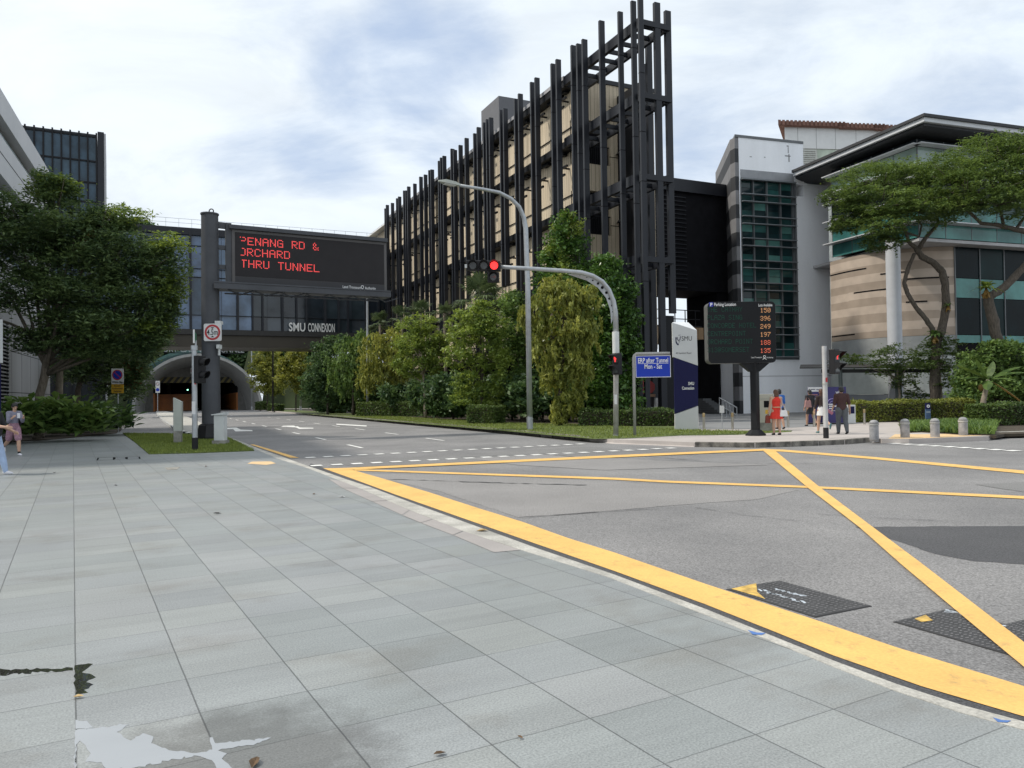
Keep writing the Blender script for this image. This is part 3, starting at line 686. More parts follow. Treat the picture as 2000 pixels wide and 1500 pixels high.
# the outer frame that runs past the wall to the corner
for k, z in enumerate(LV[1:]):
    mb = MB()
    mb.snbox(S0 + 0.05, SW, FN + 0.18, FN + 0.42, z - 0.40, z + 0.18)
    mb.snbox(S0 + 0.05, SW + 6, FN + 1.75, FN + 1.95, z - 0.42, z + 0.05)
    for q in range(8): mb.snbox(S0 + 0.3 + q * 1.15, S0 + 0.42 + q * 1.15, FN + 0.42, FN + 1.75, z - 0.30, z - 0.05)
    mb.snbox(S0 - 0.12, S0 + 0.05, FN + 0.0, FN + 2.1, z - 0.35, z - 0.05)
    mb.build('frame_beam', mat_fin, bld)
# fins, spaced as they read along the screen
finpx = [751, 754, 764, 774, 778, 788, 792, 796, 808, 820, 829, 838, 842, 857, 861, 866, 882, 887, 898, 910, 927, 934, 946, 952, 958, 979, 986, 1008, 1016, 1040, 1049, 1081, 1091, 1121, 1132, 1143, 1177, 1213, 1239, 1253]
slots = []
for i, px in enumerate(finpx):
    p = on_n(px, 400, FN - 0.34); s = sn(p)[0]
    ztop = 23.45 + rnd.uniform(-0.15, 0.25) + (0.7 if px == 1253 else 0) - (0.2 if px == 1213 else 0)
    zb = 4.9 if px < 1000 else (4.2 if px < 1150 else 0.2)
    if i % 7 == 5: zb = 9.6
    if px in (979, 986, 914): zb = 9.9
    mb = MB().snbox(s, s + (0.18 if px < 1200 else 0.16), FN - (0.34 if px < 1200 else 0.29), FN + 0.02, zb, ztop)
    f = mb.build('fin', mat_fin, bld, bevel=0.012, bseg=1)
    jm = MB()
    for z in ((7.4, 12.1, 16.4, 20.2) if px > 1000 else (12.1, 20.2)):
        zz = z + rnd.uniform(-1.2, 1.2); jm.snbox(s - 0.004, s + (0.184 if px < 1200 else 0.164), FN - (0.344 if px < 1200 else 0.294), FN + 0.024, zz, zz + 0.04)
    jm.build('joint', mat_dark, f)
    bk = MB()
    if 44.5 < s < 86 and i % 2:
        for z in LV[:4]:
            for dz, ln in ((2.85, 0.8), (2.35, 0.45)): bk.snbox(s + 0.1 - ln, s + 0.1, FN + 0.3, FN + 0.42, z + dz, z + dz + 0.13)
            bk.snbox(s + 0.02, s + 0.1, FN + 0.0, FN + 0.95, z + 2.9, z + 3.0)
        bk.build('bracket', mat_fin_dark, f)
# inner row of fins on the corner return
for px, s, top in ((1313, S0 + 0.1, 23.2), (1292, S0 - 0.1, 23.4), (1275, 38.0, 22.7), (1268, 40.0, 22.4), (1262, 41.2, 22.0)):
    k = (px - 1000) / FPX; n = n_at(px, s)
    zb = 6.1 if px == 1313 else 0.1
    MB().snbox(s, s + 0.22, n, n + 0.38, zb, top).build('fin', mat_fin, bld, bevel=0.012, bseg=1)
    if px == 1313: MB().snbox(s + 0.4, s + 0.6, n - 0.2, n + 0.5, 0.1, 6).build('fin', mat_fin_dark, bld)
MB().snbox(40.8, SW, 28.5, 28.8, 0.1, 21.8).build('screen_wall', mat_fin_dark, bld)
# stair tower on the roof
pc = on_n(974, 187, 26.0); sc_, zc = sn(pc)[0], pc.z; pf = on_n(940, 225, 26.0); sf = sn(pf)[0]
MB().snbox(sc_, sf, 26.0, 31, 22, zc).build('plant_room', M('dark_grey_cladding', (0.105, 0.107, 0.118), rough=0.55, var=0.08), bld)
v_ = MB()
for q in range(5): v_.snbox(sf - 2.2, sf - 1.3, 25.96, 26.0, zc - 3.4 - q * 0.25, zc - 3.25 - q * 0.25)
v_.build('vent', mat_dark, bld)
# dark link block to the right, its terrace and undercroft
nL0, nL1 = n_at(1262, 46.5), n_at(1430, 46.5) + 1.5
MB().snbox(46.5, 50.5, nL0, nL1, 9.3, 16.6).build('link_block', mat_dark, bld)
MB().snbox(46.2, 50.6, nL0, nL1, 16.62, 17.55).build('link_fascia', mat_fin, bld)
lv = MB()
for q in range(22): lv.snbox(46.4, 46.49, nL0, n_at(1345, 46.5), 9.5 + q * 0.32, 9.55 + q * 0.32)
lv.build('louvre', mat_fin, bld)
MB().snbox(46.6, 50.4, n_at(1344, 50.4), nL1, 0.1, 9.28).build('link_core', mat_dark, bld)
MB().snbox(45.2, 51, n_at(1246, 45.2), n_at(1376, 45.2), 5.55, 6.4).build('podium_edge', board_material('podium_boards', (0.24, 0.16, 0.09), (0.32, 0.21, 0.12), (DY, -DX, 0), 0.5), bld)
MB().snbox(45.4, 51, n_at(1190, 45.2), n_at(1376, 45.2), 6.42, 6.55).build('terrace', mat_fin_dark, bld)
rl = MB()
for z in (7.0, 7.65): rl.snbox(45.5, 45.55, n_at(1262, 45.4), n_at(1372, 45.4), z, z + 0.06)
for q in range(6): rl.snbox(45.5, 45.55, n_at(1262 + q * 20, 45.4), n_at(1262 + q * 20, 45.4) + 0.06, 6.5, 7.65)
rl.build('terrace_railing', mat_fin_dark, bld)
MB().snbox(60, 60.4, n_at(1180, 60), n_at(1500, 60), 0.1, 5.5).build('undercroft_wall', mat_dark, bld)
MB().snbox(52.0, 52.1, n_at(1404, 52), n_at(1417, 52), 1.9, 3.3).build('wall_poster', M('blue_grey_poster', (0.16, 0.24, 0.33), rough=0.6), bld)
MB().snbox(51.5, 51.6, n_at(1419, 51.5), n_at(1423, 51.5), 0.6, 3.4).build('red_post', M('dull_red_paint', (0.20, 0.025, 0.03), rough=0.6), bld)
st = MB()
for q in range(7): st.snbox(44.0 + q * 0.32, 47, n_at(1388, 45), n_at(1405, 45), 0.1 + q * 0.16, 0.25 + q * 0.16)
for q in range(6): st.snbox(45.5 + q * 0.3, 48, n_at(1408, 46), n_at(1448, 46), 0.1 + q * 0.14, 0.23 + q * 0.14)
st.build('steps', M('dark_stone_steps', (0.10, 0.105, 0.11), rough=0.8), bld)
hr = MB()
a_, b_ = P(1405, 777, 46.5), P(1439, 796, 45.2)
for dz in (0, -0.45): hr.tube([a_ + vZ * dz, b_ + vZ * dz], 0.035, 8)
for q in range(6): pq = a_.lerp(b_, q / 5); hr.tube([pq, Vector((pq.x, pq.y, pq.z - 0.95))], 0.025, 6)
hr.build('handrail', mat_steel, bld)

# ------------------------------------------------------------------ the glazed bridge over the road
BS = 87.0
def glass_mat(name, cols, rough=0.08, spec=0.6):
    if name in MATS: return MATS[name]
    m = bpy.data.materials.new(name); m.use_nodes = True; N, L, b = nodes_of(m)
    b.inputs['Roughness'].default_value = rough; b.inputs['Specular IOR Level'].default_value = spec
    g = N.new('ShaderNodeNewGeometry'); cr = N.new('ShaderNodeValToRGB'); cr.color_ramp.interpolation = 'CONSTANT'
    L.new(g.outputs['Random Per Island'], cr.inputs[0]); e = cr.color_ramp.elements
    e[0].position = 0; e[0].color = (*cols[0], 1); e[1].position = 1 / len(cols); e[1].color = (*cols[1], 1)
    for i, c in enumerate(cols[2:]): k = e.new((i + 2) / len(cols)); k.color = (*c, 1)
    # slow ripple in the panes, and colour noise painted as blurred reflections and shapes behind
    t = N.new('ShaderNodeTexNoise'); t.inputs['Scale'].default_value = 0.55; t.inputs['Detail'].default_value = 4; L.new(g.outputs['Position'], t.inputs['Vector'])
    mr = N.new('ShaderNodeMapRange'); L.new(t.outputs['Fac'], mr.inputs[0]); mr.inputs[1].default_value = 0.35; mr.inputs[2].default_value = 0.65; mr.inputs[3].default_value = 0.65; mr.inputs[4].default_value = 1.3
    cc = N.new('ShaderNodeCombineXYZ')
    for i in range(3): L.new(mr.outputs[0], cc.inputs[i])
    mx = N.new('ShaderNodeMix'); mx.data_type = 'RGBA'; mx.blend_type = 'MULTIPLY'; mx.inputs[0].default_value = 1; L.new(cr.outputs[0], mx.inputs[6]); L.new(cc.outputs[0], mx.inputs[7])
    L.new(mx.outputs[2], b.inputs['Base Color'])
    bp = N.new('ShaderNodeBump'); bp.inputs['Strength'].default_value = 0.05; bp.inputs['Distance'].default_value = 0.05
    t2 = N.new('ShaderNodeTexNoise'); t2.inputs['Scale'].default_value = 0.9; L.new(g.outputs['Position'], t2.inputs['Vector']); L.new(t2.outputs['Fac'], bp.inputs['Height']); L.new(bp.outputs[0], b.inputs['Normal'])
    MATS[name] = m; return m
br = thing('sky_bridge', 'glazed dark footbridge with brown underside spanning the road before the tunnel', 'footbridge', SN(BS, 10, 7.3))
nb0, nb1 = -6.0, 24.0
MB().snbox(BS + 0.3, BS + 6, nb0, nb1, 9.1, 19.0).build('interior', mat_slot_glass, br)
mb = MB(); mb2 = MB(); mbr = MB(); n = nb0; i = 0
while n < nb1 - 0.2:
    w = 1.55; tgt = mb if n < 8 else mb2
    for z0, z1 in ((9.15, 10.6), (10.64, 14.6), (14.64, 15.5), (15.54, 17.9), (17.94, 19.0)):
        q = [SN(BS + 0.26, n + 0.02, z0), SN(BS + 0.26, n + w - 0.02, z0), SN(BS + 0.26, n + w - 0.02, z1), SN(BS + 0.26, n + 0.02, z1)]
        tgt.quad(*q)
    n += w; i += 1
mb.build('glazing', glass_mat('sky_reflection_glass', [(0.11, 0.17, 0.27), (0.09, 0.14, 0.23), (0.14, 0.21, 0.33), (0.04, 0.07, 0.11), (0.10, 0.16, 0.25)]), br)  # blues in the pane colours stand in for reflected sky
mb2.build('glazing', glass_mat('dark_bridge_glass', [(0.018, 0.024, 0.032), (0.03, 0.042, 0.05), (0.012, 0.016, 0.022), (0.05, 0.062, 0.075), (0.02, 0.028, 0.036)]), br)
n = nb0; i = 0
while n < nb1:
    MB().snbox(BS - 0.12, BS + 0.25, n - 0.09, n + 0.09 + (0.06 if i % 3 == 0 else 0), 9.0, 19.45).build('mullion', mat_fin, br)
    n += (1.55, 1.05, 2.05)[i % 3]; i += 1
for z in (10.6, 14.6, 15.5, 17.9): MB().snbox(BS + 0.1, BS + 0.25, nb0, nb1, z, z + 0.06).build('transom', mat_fin_dark, br)
MB().snbox(BS - 0.05, BS + 6.2, nb0, nb1, 19.02, 19.75).build('roof_edge', mat_fin, br)
MB().snbox(BS - 0.25, BS + 6.2, nb0, nb1, 8.55, 9.08).build('fascia', M('dark_bronze', (0.022, 0.021, 0.020), rough=0.5, var=0.15), br)
MB().snbox(BS - 0.05, BS + 6.0, nb0, nb1, 7.25, 8.53).build('soffit', M('brown_bronze', (0.040, 0.033, 0.023), rough=0.55, var=0.25, vscale=0.25), br)
rr_ = MB()
for z in (20.3, 20.75): rr_.snbox(BS + 0.5, BS + 0.53, -1.5, nb1, z, z + 0.03)
n = -1.5
while n < nb1: rr_.snbox(BS + 0.5, BS + 0.53, n, n + 0.03, 19.7, 20.75); n += 1.25
rr_.build('roof_railing', mat_steel, br)
ln = MB(); rl_ = random.Random(4)
for q in range(26):
    n = rl_.uniform(7, 19); z = rl_.choice([16.3, 16.8, 17.3, 15.9, 11.6, 12.0]); ln.snbox(BS + 0.24, BS + 0.258, n, n + rl_.uniform(0.4, 1.3), z, z + 0.05)
p0 = on_plane(564, 645.5, SN(BS - 0.28, 0), vD); p1 = on_plane(652, 649, SN(BS - 0.28, 0), vD)
pz = Vector((p0.x, p0.y, 9.13)); k_ = (p1 - p0).length
text('lettering', 'SMU', pz, vN, vZ, 0.92, mat_wht, br, width=k_ * 0.36, bold=0.02)
text('lettering', 'CONNEXION', pz + vN * k_ * 0.42, vN, vZ, 0.92, mat_wht, br, width=k_ * 0.60, bold=0.02)

# ------------------------------------------------------------------ the road tunnel
tn = thing('road_tunnel', 'concrete tunnel mouth with flared round collar and yellow striped height beam', 'tunnel', SN(134, 6.3, 0))
TC = 6.3; TS = 134.0
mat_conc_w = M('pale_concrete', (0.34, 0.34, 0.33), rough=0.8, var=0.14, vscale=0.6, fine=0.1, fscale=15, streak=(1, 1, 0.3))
mat_teal = M('teal_panel', (0.010, 0.038, 0.038), rough=0.9, var=0.5, spec=0.1, vscale=0.5)
def arch(s, r, h=1.0, n=28): return [SN(s, TC - r * math.cos(math.pi * i / n), -0.1 + r * h * 0.95 * math.sin(math.pi * i / n)) for i in range(n + 1)]
def shell(rings, flip=False):
    mb = MB()
    for a, b_ in zip(rings[:-1], rings[1:]):
        for i in range(len(a) - 1):
            q = [a[i], a[i + 1], b_[i + 1], b_[i]]; mb.quad(*(q[::-1] if flip else q))
    return mb
shell([arch(TS, 9.45), arch(TS + 3, 8.9), arch(TS + 10, 7.9)]).build('collar', mat_conc_w, tn, smooth=True)
shell([arch(TS, 9.45), arch(TS, 9.9)]).build('collar_rim', mat_conc_w, tn)
shell([arch(TS, 9.9), arch(TS + 16, 11.5), arch(TS + 32, 12.5)], True).build('outer_shell', mat_teal, tn)
TW = TS + 9.0; hw = 6.75
a_ = arch(TW, 8.1); ew = MB()
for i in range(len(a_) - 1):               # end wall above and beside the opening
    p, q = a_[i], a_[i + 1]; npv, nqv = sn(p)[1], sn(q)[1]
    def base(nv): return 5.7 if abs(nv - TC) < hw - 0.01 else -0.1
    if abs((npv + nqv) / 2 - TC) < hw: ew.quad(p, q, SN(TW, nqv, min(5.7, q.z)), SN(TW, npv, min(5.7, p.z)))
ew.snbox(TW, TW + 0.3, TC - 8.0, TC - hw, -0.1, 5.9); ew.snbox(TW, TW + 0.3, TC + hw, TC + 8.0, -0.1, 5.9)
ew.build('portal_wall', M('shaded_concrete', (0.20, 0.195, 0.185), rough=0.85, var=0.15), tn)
def stripes(name, a, b, along, width, diag=0.0, rough=0.6):
    m = bpy.data.materials.new(name); m.use_nodes = True; N, L, bs = nodes_of(m); bs.inputs['Roughness'].default_value = rough
    g = N.new('ShaderNodeNewGeometry'); d = N.new('ShaderNodeVectorMath'); d.operation = 'DOT_PRODUCT'; L.new(g.outputs['Position'], d.inputs[0]); d.inputs[1].default_value = along
    dv = N.new('ShaderNodeMath'); dv.operation = 'DIVIDE'; L.new(d.outputs['Value'], dv.inputs[0]); dv.inputs[1].default_value = width
    fr = N.new('ShaderNodeMath'); fr.operation = 'FRACT'; L.new(dv.outputs[0], fr.inputs[0])
    gt = N.new('ShaderNodeMath'); gt.operation = 'GREATER_THAN'; L.new(fr.outputs[0], gt.inputs[0]); gt.inputs[1].default_value = 0.5
    mx = N.new('ShaderNodeMix'); mx.data_type = 'RGBA'; L.new(gt.outputs[0], mx.inputs[0]); mx.inputs[6].default_value = (*a, 1); mx.inputs[7].default_value = (*b, 1)
    L.new(mx.outputs[2], bs.inputs['Base Color']); MATS[name] = m; return m
MB().snbox(TW - 0.2, TW - 0.02, TC - hw, TC + hw, 4.75, 5.72).build('height_beam', stripes('hazard_stripes', (0.03, 0.03, 0.03), (0.20, 0.165, 0.06), (vN.x, vN.y, -0.75), 1.0), tn)
mat_tile = M('orange_brown_tiles', (0.60, 0.22, 0.065), rough=0.45, var=0.25, vscale=0.5)
MB().snbox(TW + 0.35, TW + 60, TC - hw - 0.3, TC - hw + 0.25, -0.1, 3.0).build('tiled_wall', mat_tile, tn)
MB().snbox(TW + 0.35, TW + 60, TC + hw - 0.25, TC + hw + 0.3, -0.1, 3.0).build('tiled_wall', mat_tile, tn)
MB().snbox(TW + 7, TW + 7.4, TC - hw, TC - 0.5, -0.1, 2.9).build('tiled_wall', mat_tile, tn)
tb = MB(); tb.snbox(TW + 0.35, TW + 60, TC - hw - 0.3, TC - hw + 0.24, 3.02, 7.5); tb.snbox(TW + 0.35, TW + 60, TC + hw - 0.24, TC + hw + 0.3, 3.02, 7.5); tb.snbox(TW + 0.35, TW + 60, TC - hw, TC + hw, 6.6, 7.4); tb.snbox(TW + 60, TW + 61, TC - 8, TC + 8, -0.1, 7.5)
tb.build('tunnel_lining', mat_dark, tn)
for n, z, m in ((-1.0, 3.6, emit_mat('green_lamp', (0.25, 1, 0.6), 6)), (1.8, 3.9, emit_mat('white_lamp', (1, 0.97, 0.9), 6)), (3.6, 3.7, MATS['white_lamp'])):
    MB().snbox(TW + 12, TW + 12.1, TC + n - 0.10, TC + n + 0.10, z, z + 0.2).build('tunnel_lamp', m, tn)
pa = on_plane(310, 686, SN(TS - 0.2, 0), vD); pb_ = on_plane(476, 686, SN(TS - 0.2, 0), vD)
text('lettering', 'FORT CANNING TUNNEL', Vector((pa.x, pa.y, 9.50)), vN, vZ, 0.85, M('sign_steel', (0.34, 0.36, 0.37), rough=0.5), tn, width=(pb_ - pa).length, bold=0.012)
MB().snbox(TS + 0.2, TS + 0.3, sn(pa)[1], sn(pb_)[1], 9.3, 9.42).build('letter_rail', mat_fin, tn)
# hill behind
NX, NY = 84, 30; rr = random.Random(3); H = {}
for i in range(NX + 1):
    for j in range(NY + 1):
        s_ = (j / NY) ** 1.5; xx = -200 + 210 * i / NX; yy = 126 + 125 * s_; sv, nv = sn((xx, yy)); d_ = abs(nv - TC)
        hgt = 7.5 * (1 - math.exp(-16.0 * s_)) + 5 * s_ + rr.uniform(-0.4, 0.4) * min(1, s_ * 8)
        if sv < 137: hgt = 0
        if d_ < 13 and sv > 152: hgt = max(hgt, 11.8)
        H[i, j] = (xx, yy, hgt - 0.12)
hv = [H[i, j] for i in range(NX + 1) for j in range(NY + 1)]; hf = []
for i in range(NX):
    for j in range(NY):
        q = [H[i, j], H[i + 1, j], H[i + 1, j + 1], H[i, j + 1]]; sv, nv = sn((sum(v[0] for v in q) / 4, sum(v[1] for v in q) / 4))
        if sv < 158 and abs(nv - TC) < 10.2: continue
        hf.append((i * (NY + 1) + j, (i + 1) * (NY + 1) + j, (i + 1) * (NY + 1) + j + 1, i * (NY + 1) + j + 1))
tag(MB().add(hv, hf).build('hill', M('hill_grass', (0.035, 0.05, 0.018), rough=1, var=0.4, vscale=0.2)), kind='structure')
# ================================================================== BUILDINGS ON THE LEFT
mat_white_panel = M('pale_grey_panels', (0.54, 0.55, 0.57), rough=0.6, var=0.06, vscale=0.4, streak=(1, 1, 0.2))
mat_grey_wall = M('grey_plaster', (0.36, 0.36, 0.37), rough=0.8, var=0.08, vscale=0.4, streak=(1, 1, 0.25))
wd = Vector((-0.392, 0.92, 0)).normalized(); wn_ = Vector((wd.y, -wd.x, 0))      # outward normal to the right
WA = Vector((-23.1, 34.7, 0)) - wd * 14
def wl(s, n, z): return WA + wd * s + wn_ * n + vZ * z
def wbox(mb, s0, s1, n0, n1, z0, z1): return mb.obox(wl(s0, n0, z0), wd * (s1 - s0), wn_ * (n1 - n0), (0, 0, z1 - z0))
wb = thing('white_building', 'pale grey panelled building with recessed ribbon windows behind the left trees', 'building', WA)
WL = 28.6
bands = [(14.8, 16.0), (12.05, 13.85), (9.2, 11.1), (6.3, 8.3)]
for z0, z1 in bands:
    wbox(MB(), 0, WL, -14, 0, z0, z1).build('panel_band', mat_white_panel, wb)
    if z1 < 15: wbox(MB(), 0, WL, -0.01, 0.012, z0 + (z1 - z0) * 0.55, z0 + (z1 - z0) * 0.55 + 0.03).build('panel_joint', mat_dark, wb)
for z0, z1 in ((13.87, 14.78), (11.12, 12.03), (8.32, 9.18)):
    wbox(MB(), 0, WL - 1.0, -13, -1.1, z0, z1).build('recess_wall', mat_slot_glass, wb)
    wbox(MB(), WL - 1.0, WL, -13, -0.05, z0, z1).build('recess_end', mat_grey_wall, wb)
    g_ = MB(); s = 0.0
    while s < WL - 5: wbox(g_, s, s + 1.45, -0.35, -0.3, z0, z1 - 0.35); s += 1.5
    g_.build('ribbon_window', glass_mat('pale_ribbon_glass', [(0.30, 0.36, 0.37), (0.24, 0.30, 0.32), (0.33, 0.38, 0.38)]), wb)
wbox(MB(), 0, WL, -14, -0.08, 0.0, 6.28).build('base_wall', mat_grey_wall, wb)
j_ = MB()
for s in (17, 19.5, 22, 24.5, 27): wbox(j_, s, s + 0.03, -0.09, -0.076, 0, 6.2)
for z in (2.1, 4.1): wbox(j_, 0, WL, -0.09, -0.077, z, z + 0.03)
j_.build('panel_joint', mat_dark, wb)
for s0, s1 in ((13.6, 15.0), (15.3, 16.0)):
    lv = wbox(MB(), s0, s1, -0.08, -0.02, 0.9, 5.4); o_ = lv.build('louvre_panel', mat_dark, wb)
    b_ = MB(); z = 0.95
    while z < 5.35: wbox(b_, s0, s1, -0.02, 0.06, z, z + 0.06); z += 0.17
    b_.build('louvre_blade', mat_grey_wall, o_)
# dark glass tower
tA, tB = P(50, 235, 110), P(203, 255, 114.6); tA.z = tB.z = 42.0
td = (Vector((tB.x, tB.y, 0)) - Vector((tA.x, tA.y, 0))); tl = td.length; td.normalize(); tb_ = Vector((-td.y, td.x, 0))
t0 = Vector((tA.x, tA.y, 0)) - td * 8; TLn = tl + 8
def tbox(mb, u0, u1, v0, v1, z0, z1): return mb.obox(t0 + td * u0 + tb_ * v0 + vZ * z0, td * (u1 - u0), tb_ * (v1 - v0), (0, 0, z1 - z0))
tw = thing('glass_tower', 'dark blue glass office tower with vertical mullions above the left tree', 'tower', t0)
tbox(MB(), 0, TLn - 0.9, 0.12, 16, 0, 41.6).build('core', mat_slot_glass, tw)
pn = MB(); nb = 15; zr = [8, 12, 16, 20, 24, 28, 31.4, 34.3, 37.5, 41.2]
for i in range(nb):
    for k in range(len(zr) - 1):
        u0, u1 = (TLn - 1) * i / nb + 0.05, (TLn - 1) * (i + 1) / nb - 0.05
        a = t0 + td * u0 + tb_ * 0.1; b_ = t0 + td * u1 + tb_ * 0.1
        pn.quad(a + vZ * (zr[k] + .06), b_ + vZ * (zr[k] + .06), b_ + vZ * (zr[k + 1] - .06), a + vZ * (zr[k + 1] - .06))
pn.build('glazing', glass_mat('navy_tower_glass', [(0.045, 0.085, 0.125), (0.035, 0.07, 0.105), (0.055, 0.10, 0.14), (0.04, 0.075, 0.11)], 0.15, 0.35), tw)
for i in range(nb + 1):
    u = (TLn - 1) * i / nb; tbox(MB(), u - 0.11, u + 0.11, -0.25, 0.12, 0, 41.75).build('mullion', mat_fin_dark, tw)
for z in zr: tbox(MB(), 0, TLn - 1, -0.05, 0.11, z - 0.12, z + 0.12).build('transom', mat_fin_dark, tw)
tbox(MB(), TLn - 0.85, TLn, -0.2, 16.2, 0, 42.0).build('corner_wall', mat_fin, tw)
tbox(MB(), TLn, TLn + 0.25, 0.1, 16.2, 0, 41.9).build('side_wall', mat_white_panel, tw)

# ================================================================== WHITE AND GLASS COMPLEX ON THE RIGHT
mat_white_wall = M('white_render', (0.87, 0.89, 0.93), rough=0.7, var=0.06, vscale=0.5, streak=(1.2, 1.2, 0.25), fine=0.02, fscale=8)
mat_teal_glass = glass_mat('teal_glass', [(0.03, 0.10, 0.095), (0.012, 0.034, 0.038), (0.008, 0.020, 0.024), (0.09, 0.22, 0.20), (0.012, 0.032, 0.035), (0.025, 0.07, 0.07), (0.010, 0.024, 0.028)], 0.08, 0.4)
mat_spandrel = glass_mat('green_spandrel_glass', [(0.05, 0.17, 0.16), (0.065, 0.20, 0.185), (0.045, 0.15, 0.145)], rough=0.15, spec=0.4)
mat_teal_dark = glass_mat('dark_teal_glass', [(0.003, 0.012, 0.013), (0.005, 0.018, 0.019), (0.002, 0.007, 0.009), (0.004, 0.014, 0.015)], 0.25, 0.12)
mat_frame = M('grey_window_frame', (0.12, 0.13, 0.14), rough=0.45)
mat_fascia = M('pale_metal_fascia', (0.55, 0.57, 0.60), rough=0.45, var=0.06)
mat_soffit = M('dark_soffit', (0.035, 0.037, 0.042), rough=0.7, var=0.1)
EA = P(1448, 600, 56.0); EA.z = 0
ed = Vector((0.94, 0.30, 0)).normalized(); eb = Vector((-ed.y, ed.x, 0))
def eu(px, off=0.0):                      # distance along the white front for a pixel column
    p = on_plane(px, 700, EA + eb * off, eb); return (p - EA).dot(ed)
def ez(px, py, off=0.0): return on_plane(px, py, EA + eb * off, eb).z
def ebox(mb, u0, u1, v0, v1, z0, z1): return mb.obox(EA + ed * u0 + eb * v0 + vZ * z0, ed * (u1 - u0), eb * (v1 - v0), (0, 0, z1 - z0))
wc = thing('glass_corner_building', 'white building with banded side, tall glazed strip and big overhanging roof', 'building', EA)
ztop = ez(1450, 269); u1 = eu(1453); u2 = eu(1557.5); u3 = eu(1624); uT = eu(1577); zg1 = ez(1453, 351); zg0 = ez(1453, 697); uL = eu(1669)
w = MB(); ebox(w, 0.02, u1, 0, 0.58, zg0, zg1); sd0 = Vector((0.137, 0.99, 0)).normalized(); w.prism([(v.x, v.y) for v in (EA + ed * 0.02, EA + ed * uT, EA + ed * uT + sd0 * 8, EA + ed * 0.02 + sd0 * 8)], zg1, ztop); ebox(w, u2, u3, 0, 6, zg0, 16.3); ebox(w, 0.02, u3, 0, 6, 0.08, zg0); ebox(w, u3, uL, 0.0, 1, 0.08, 4.2)
ebox(w, uT, u3, 0.0, 6, 16.3, 17.3)
w.build('white_wall', mat_white_wall, wc)
sm = MB()
for (x0, y0, x1, y1) in ((1547, 288, 1548.5, 300), (1548, 302, 1550, 317), (1472, 306, 1476, 307.5), (1500, 307, 1503, 308.5), (1541, 304, 1552, 306), (1545, 285, 1549, 287)):
    a = eu(x0); b_ = eu(x1); ebox(sm, a, b_, -0.006, 0.02, ez(x0, y1), ez(x0, y0))
sm.build('weather_stain', M('stain', (0.20, 0.20, 0.21), rough=0.9), wc)
MB().prism([(v.x, v.y) for v in (EA - ed * 0.32 - eb * .05, EA + ed * uT - eb * .05, EA + ed * uT + sd0 * 8.1, EA - ed * 0.32 + sd0 * 9.2)], ztop + 0.002, ztop + 0.18).build('coping', mat_frame, wc)
ebox(MB(), 0.0, u3, -0.01, 0.02, ez(1500, 735), ez(1500, 735) + 0.03).build('wall_joint', mat_frame, wc)
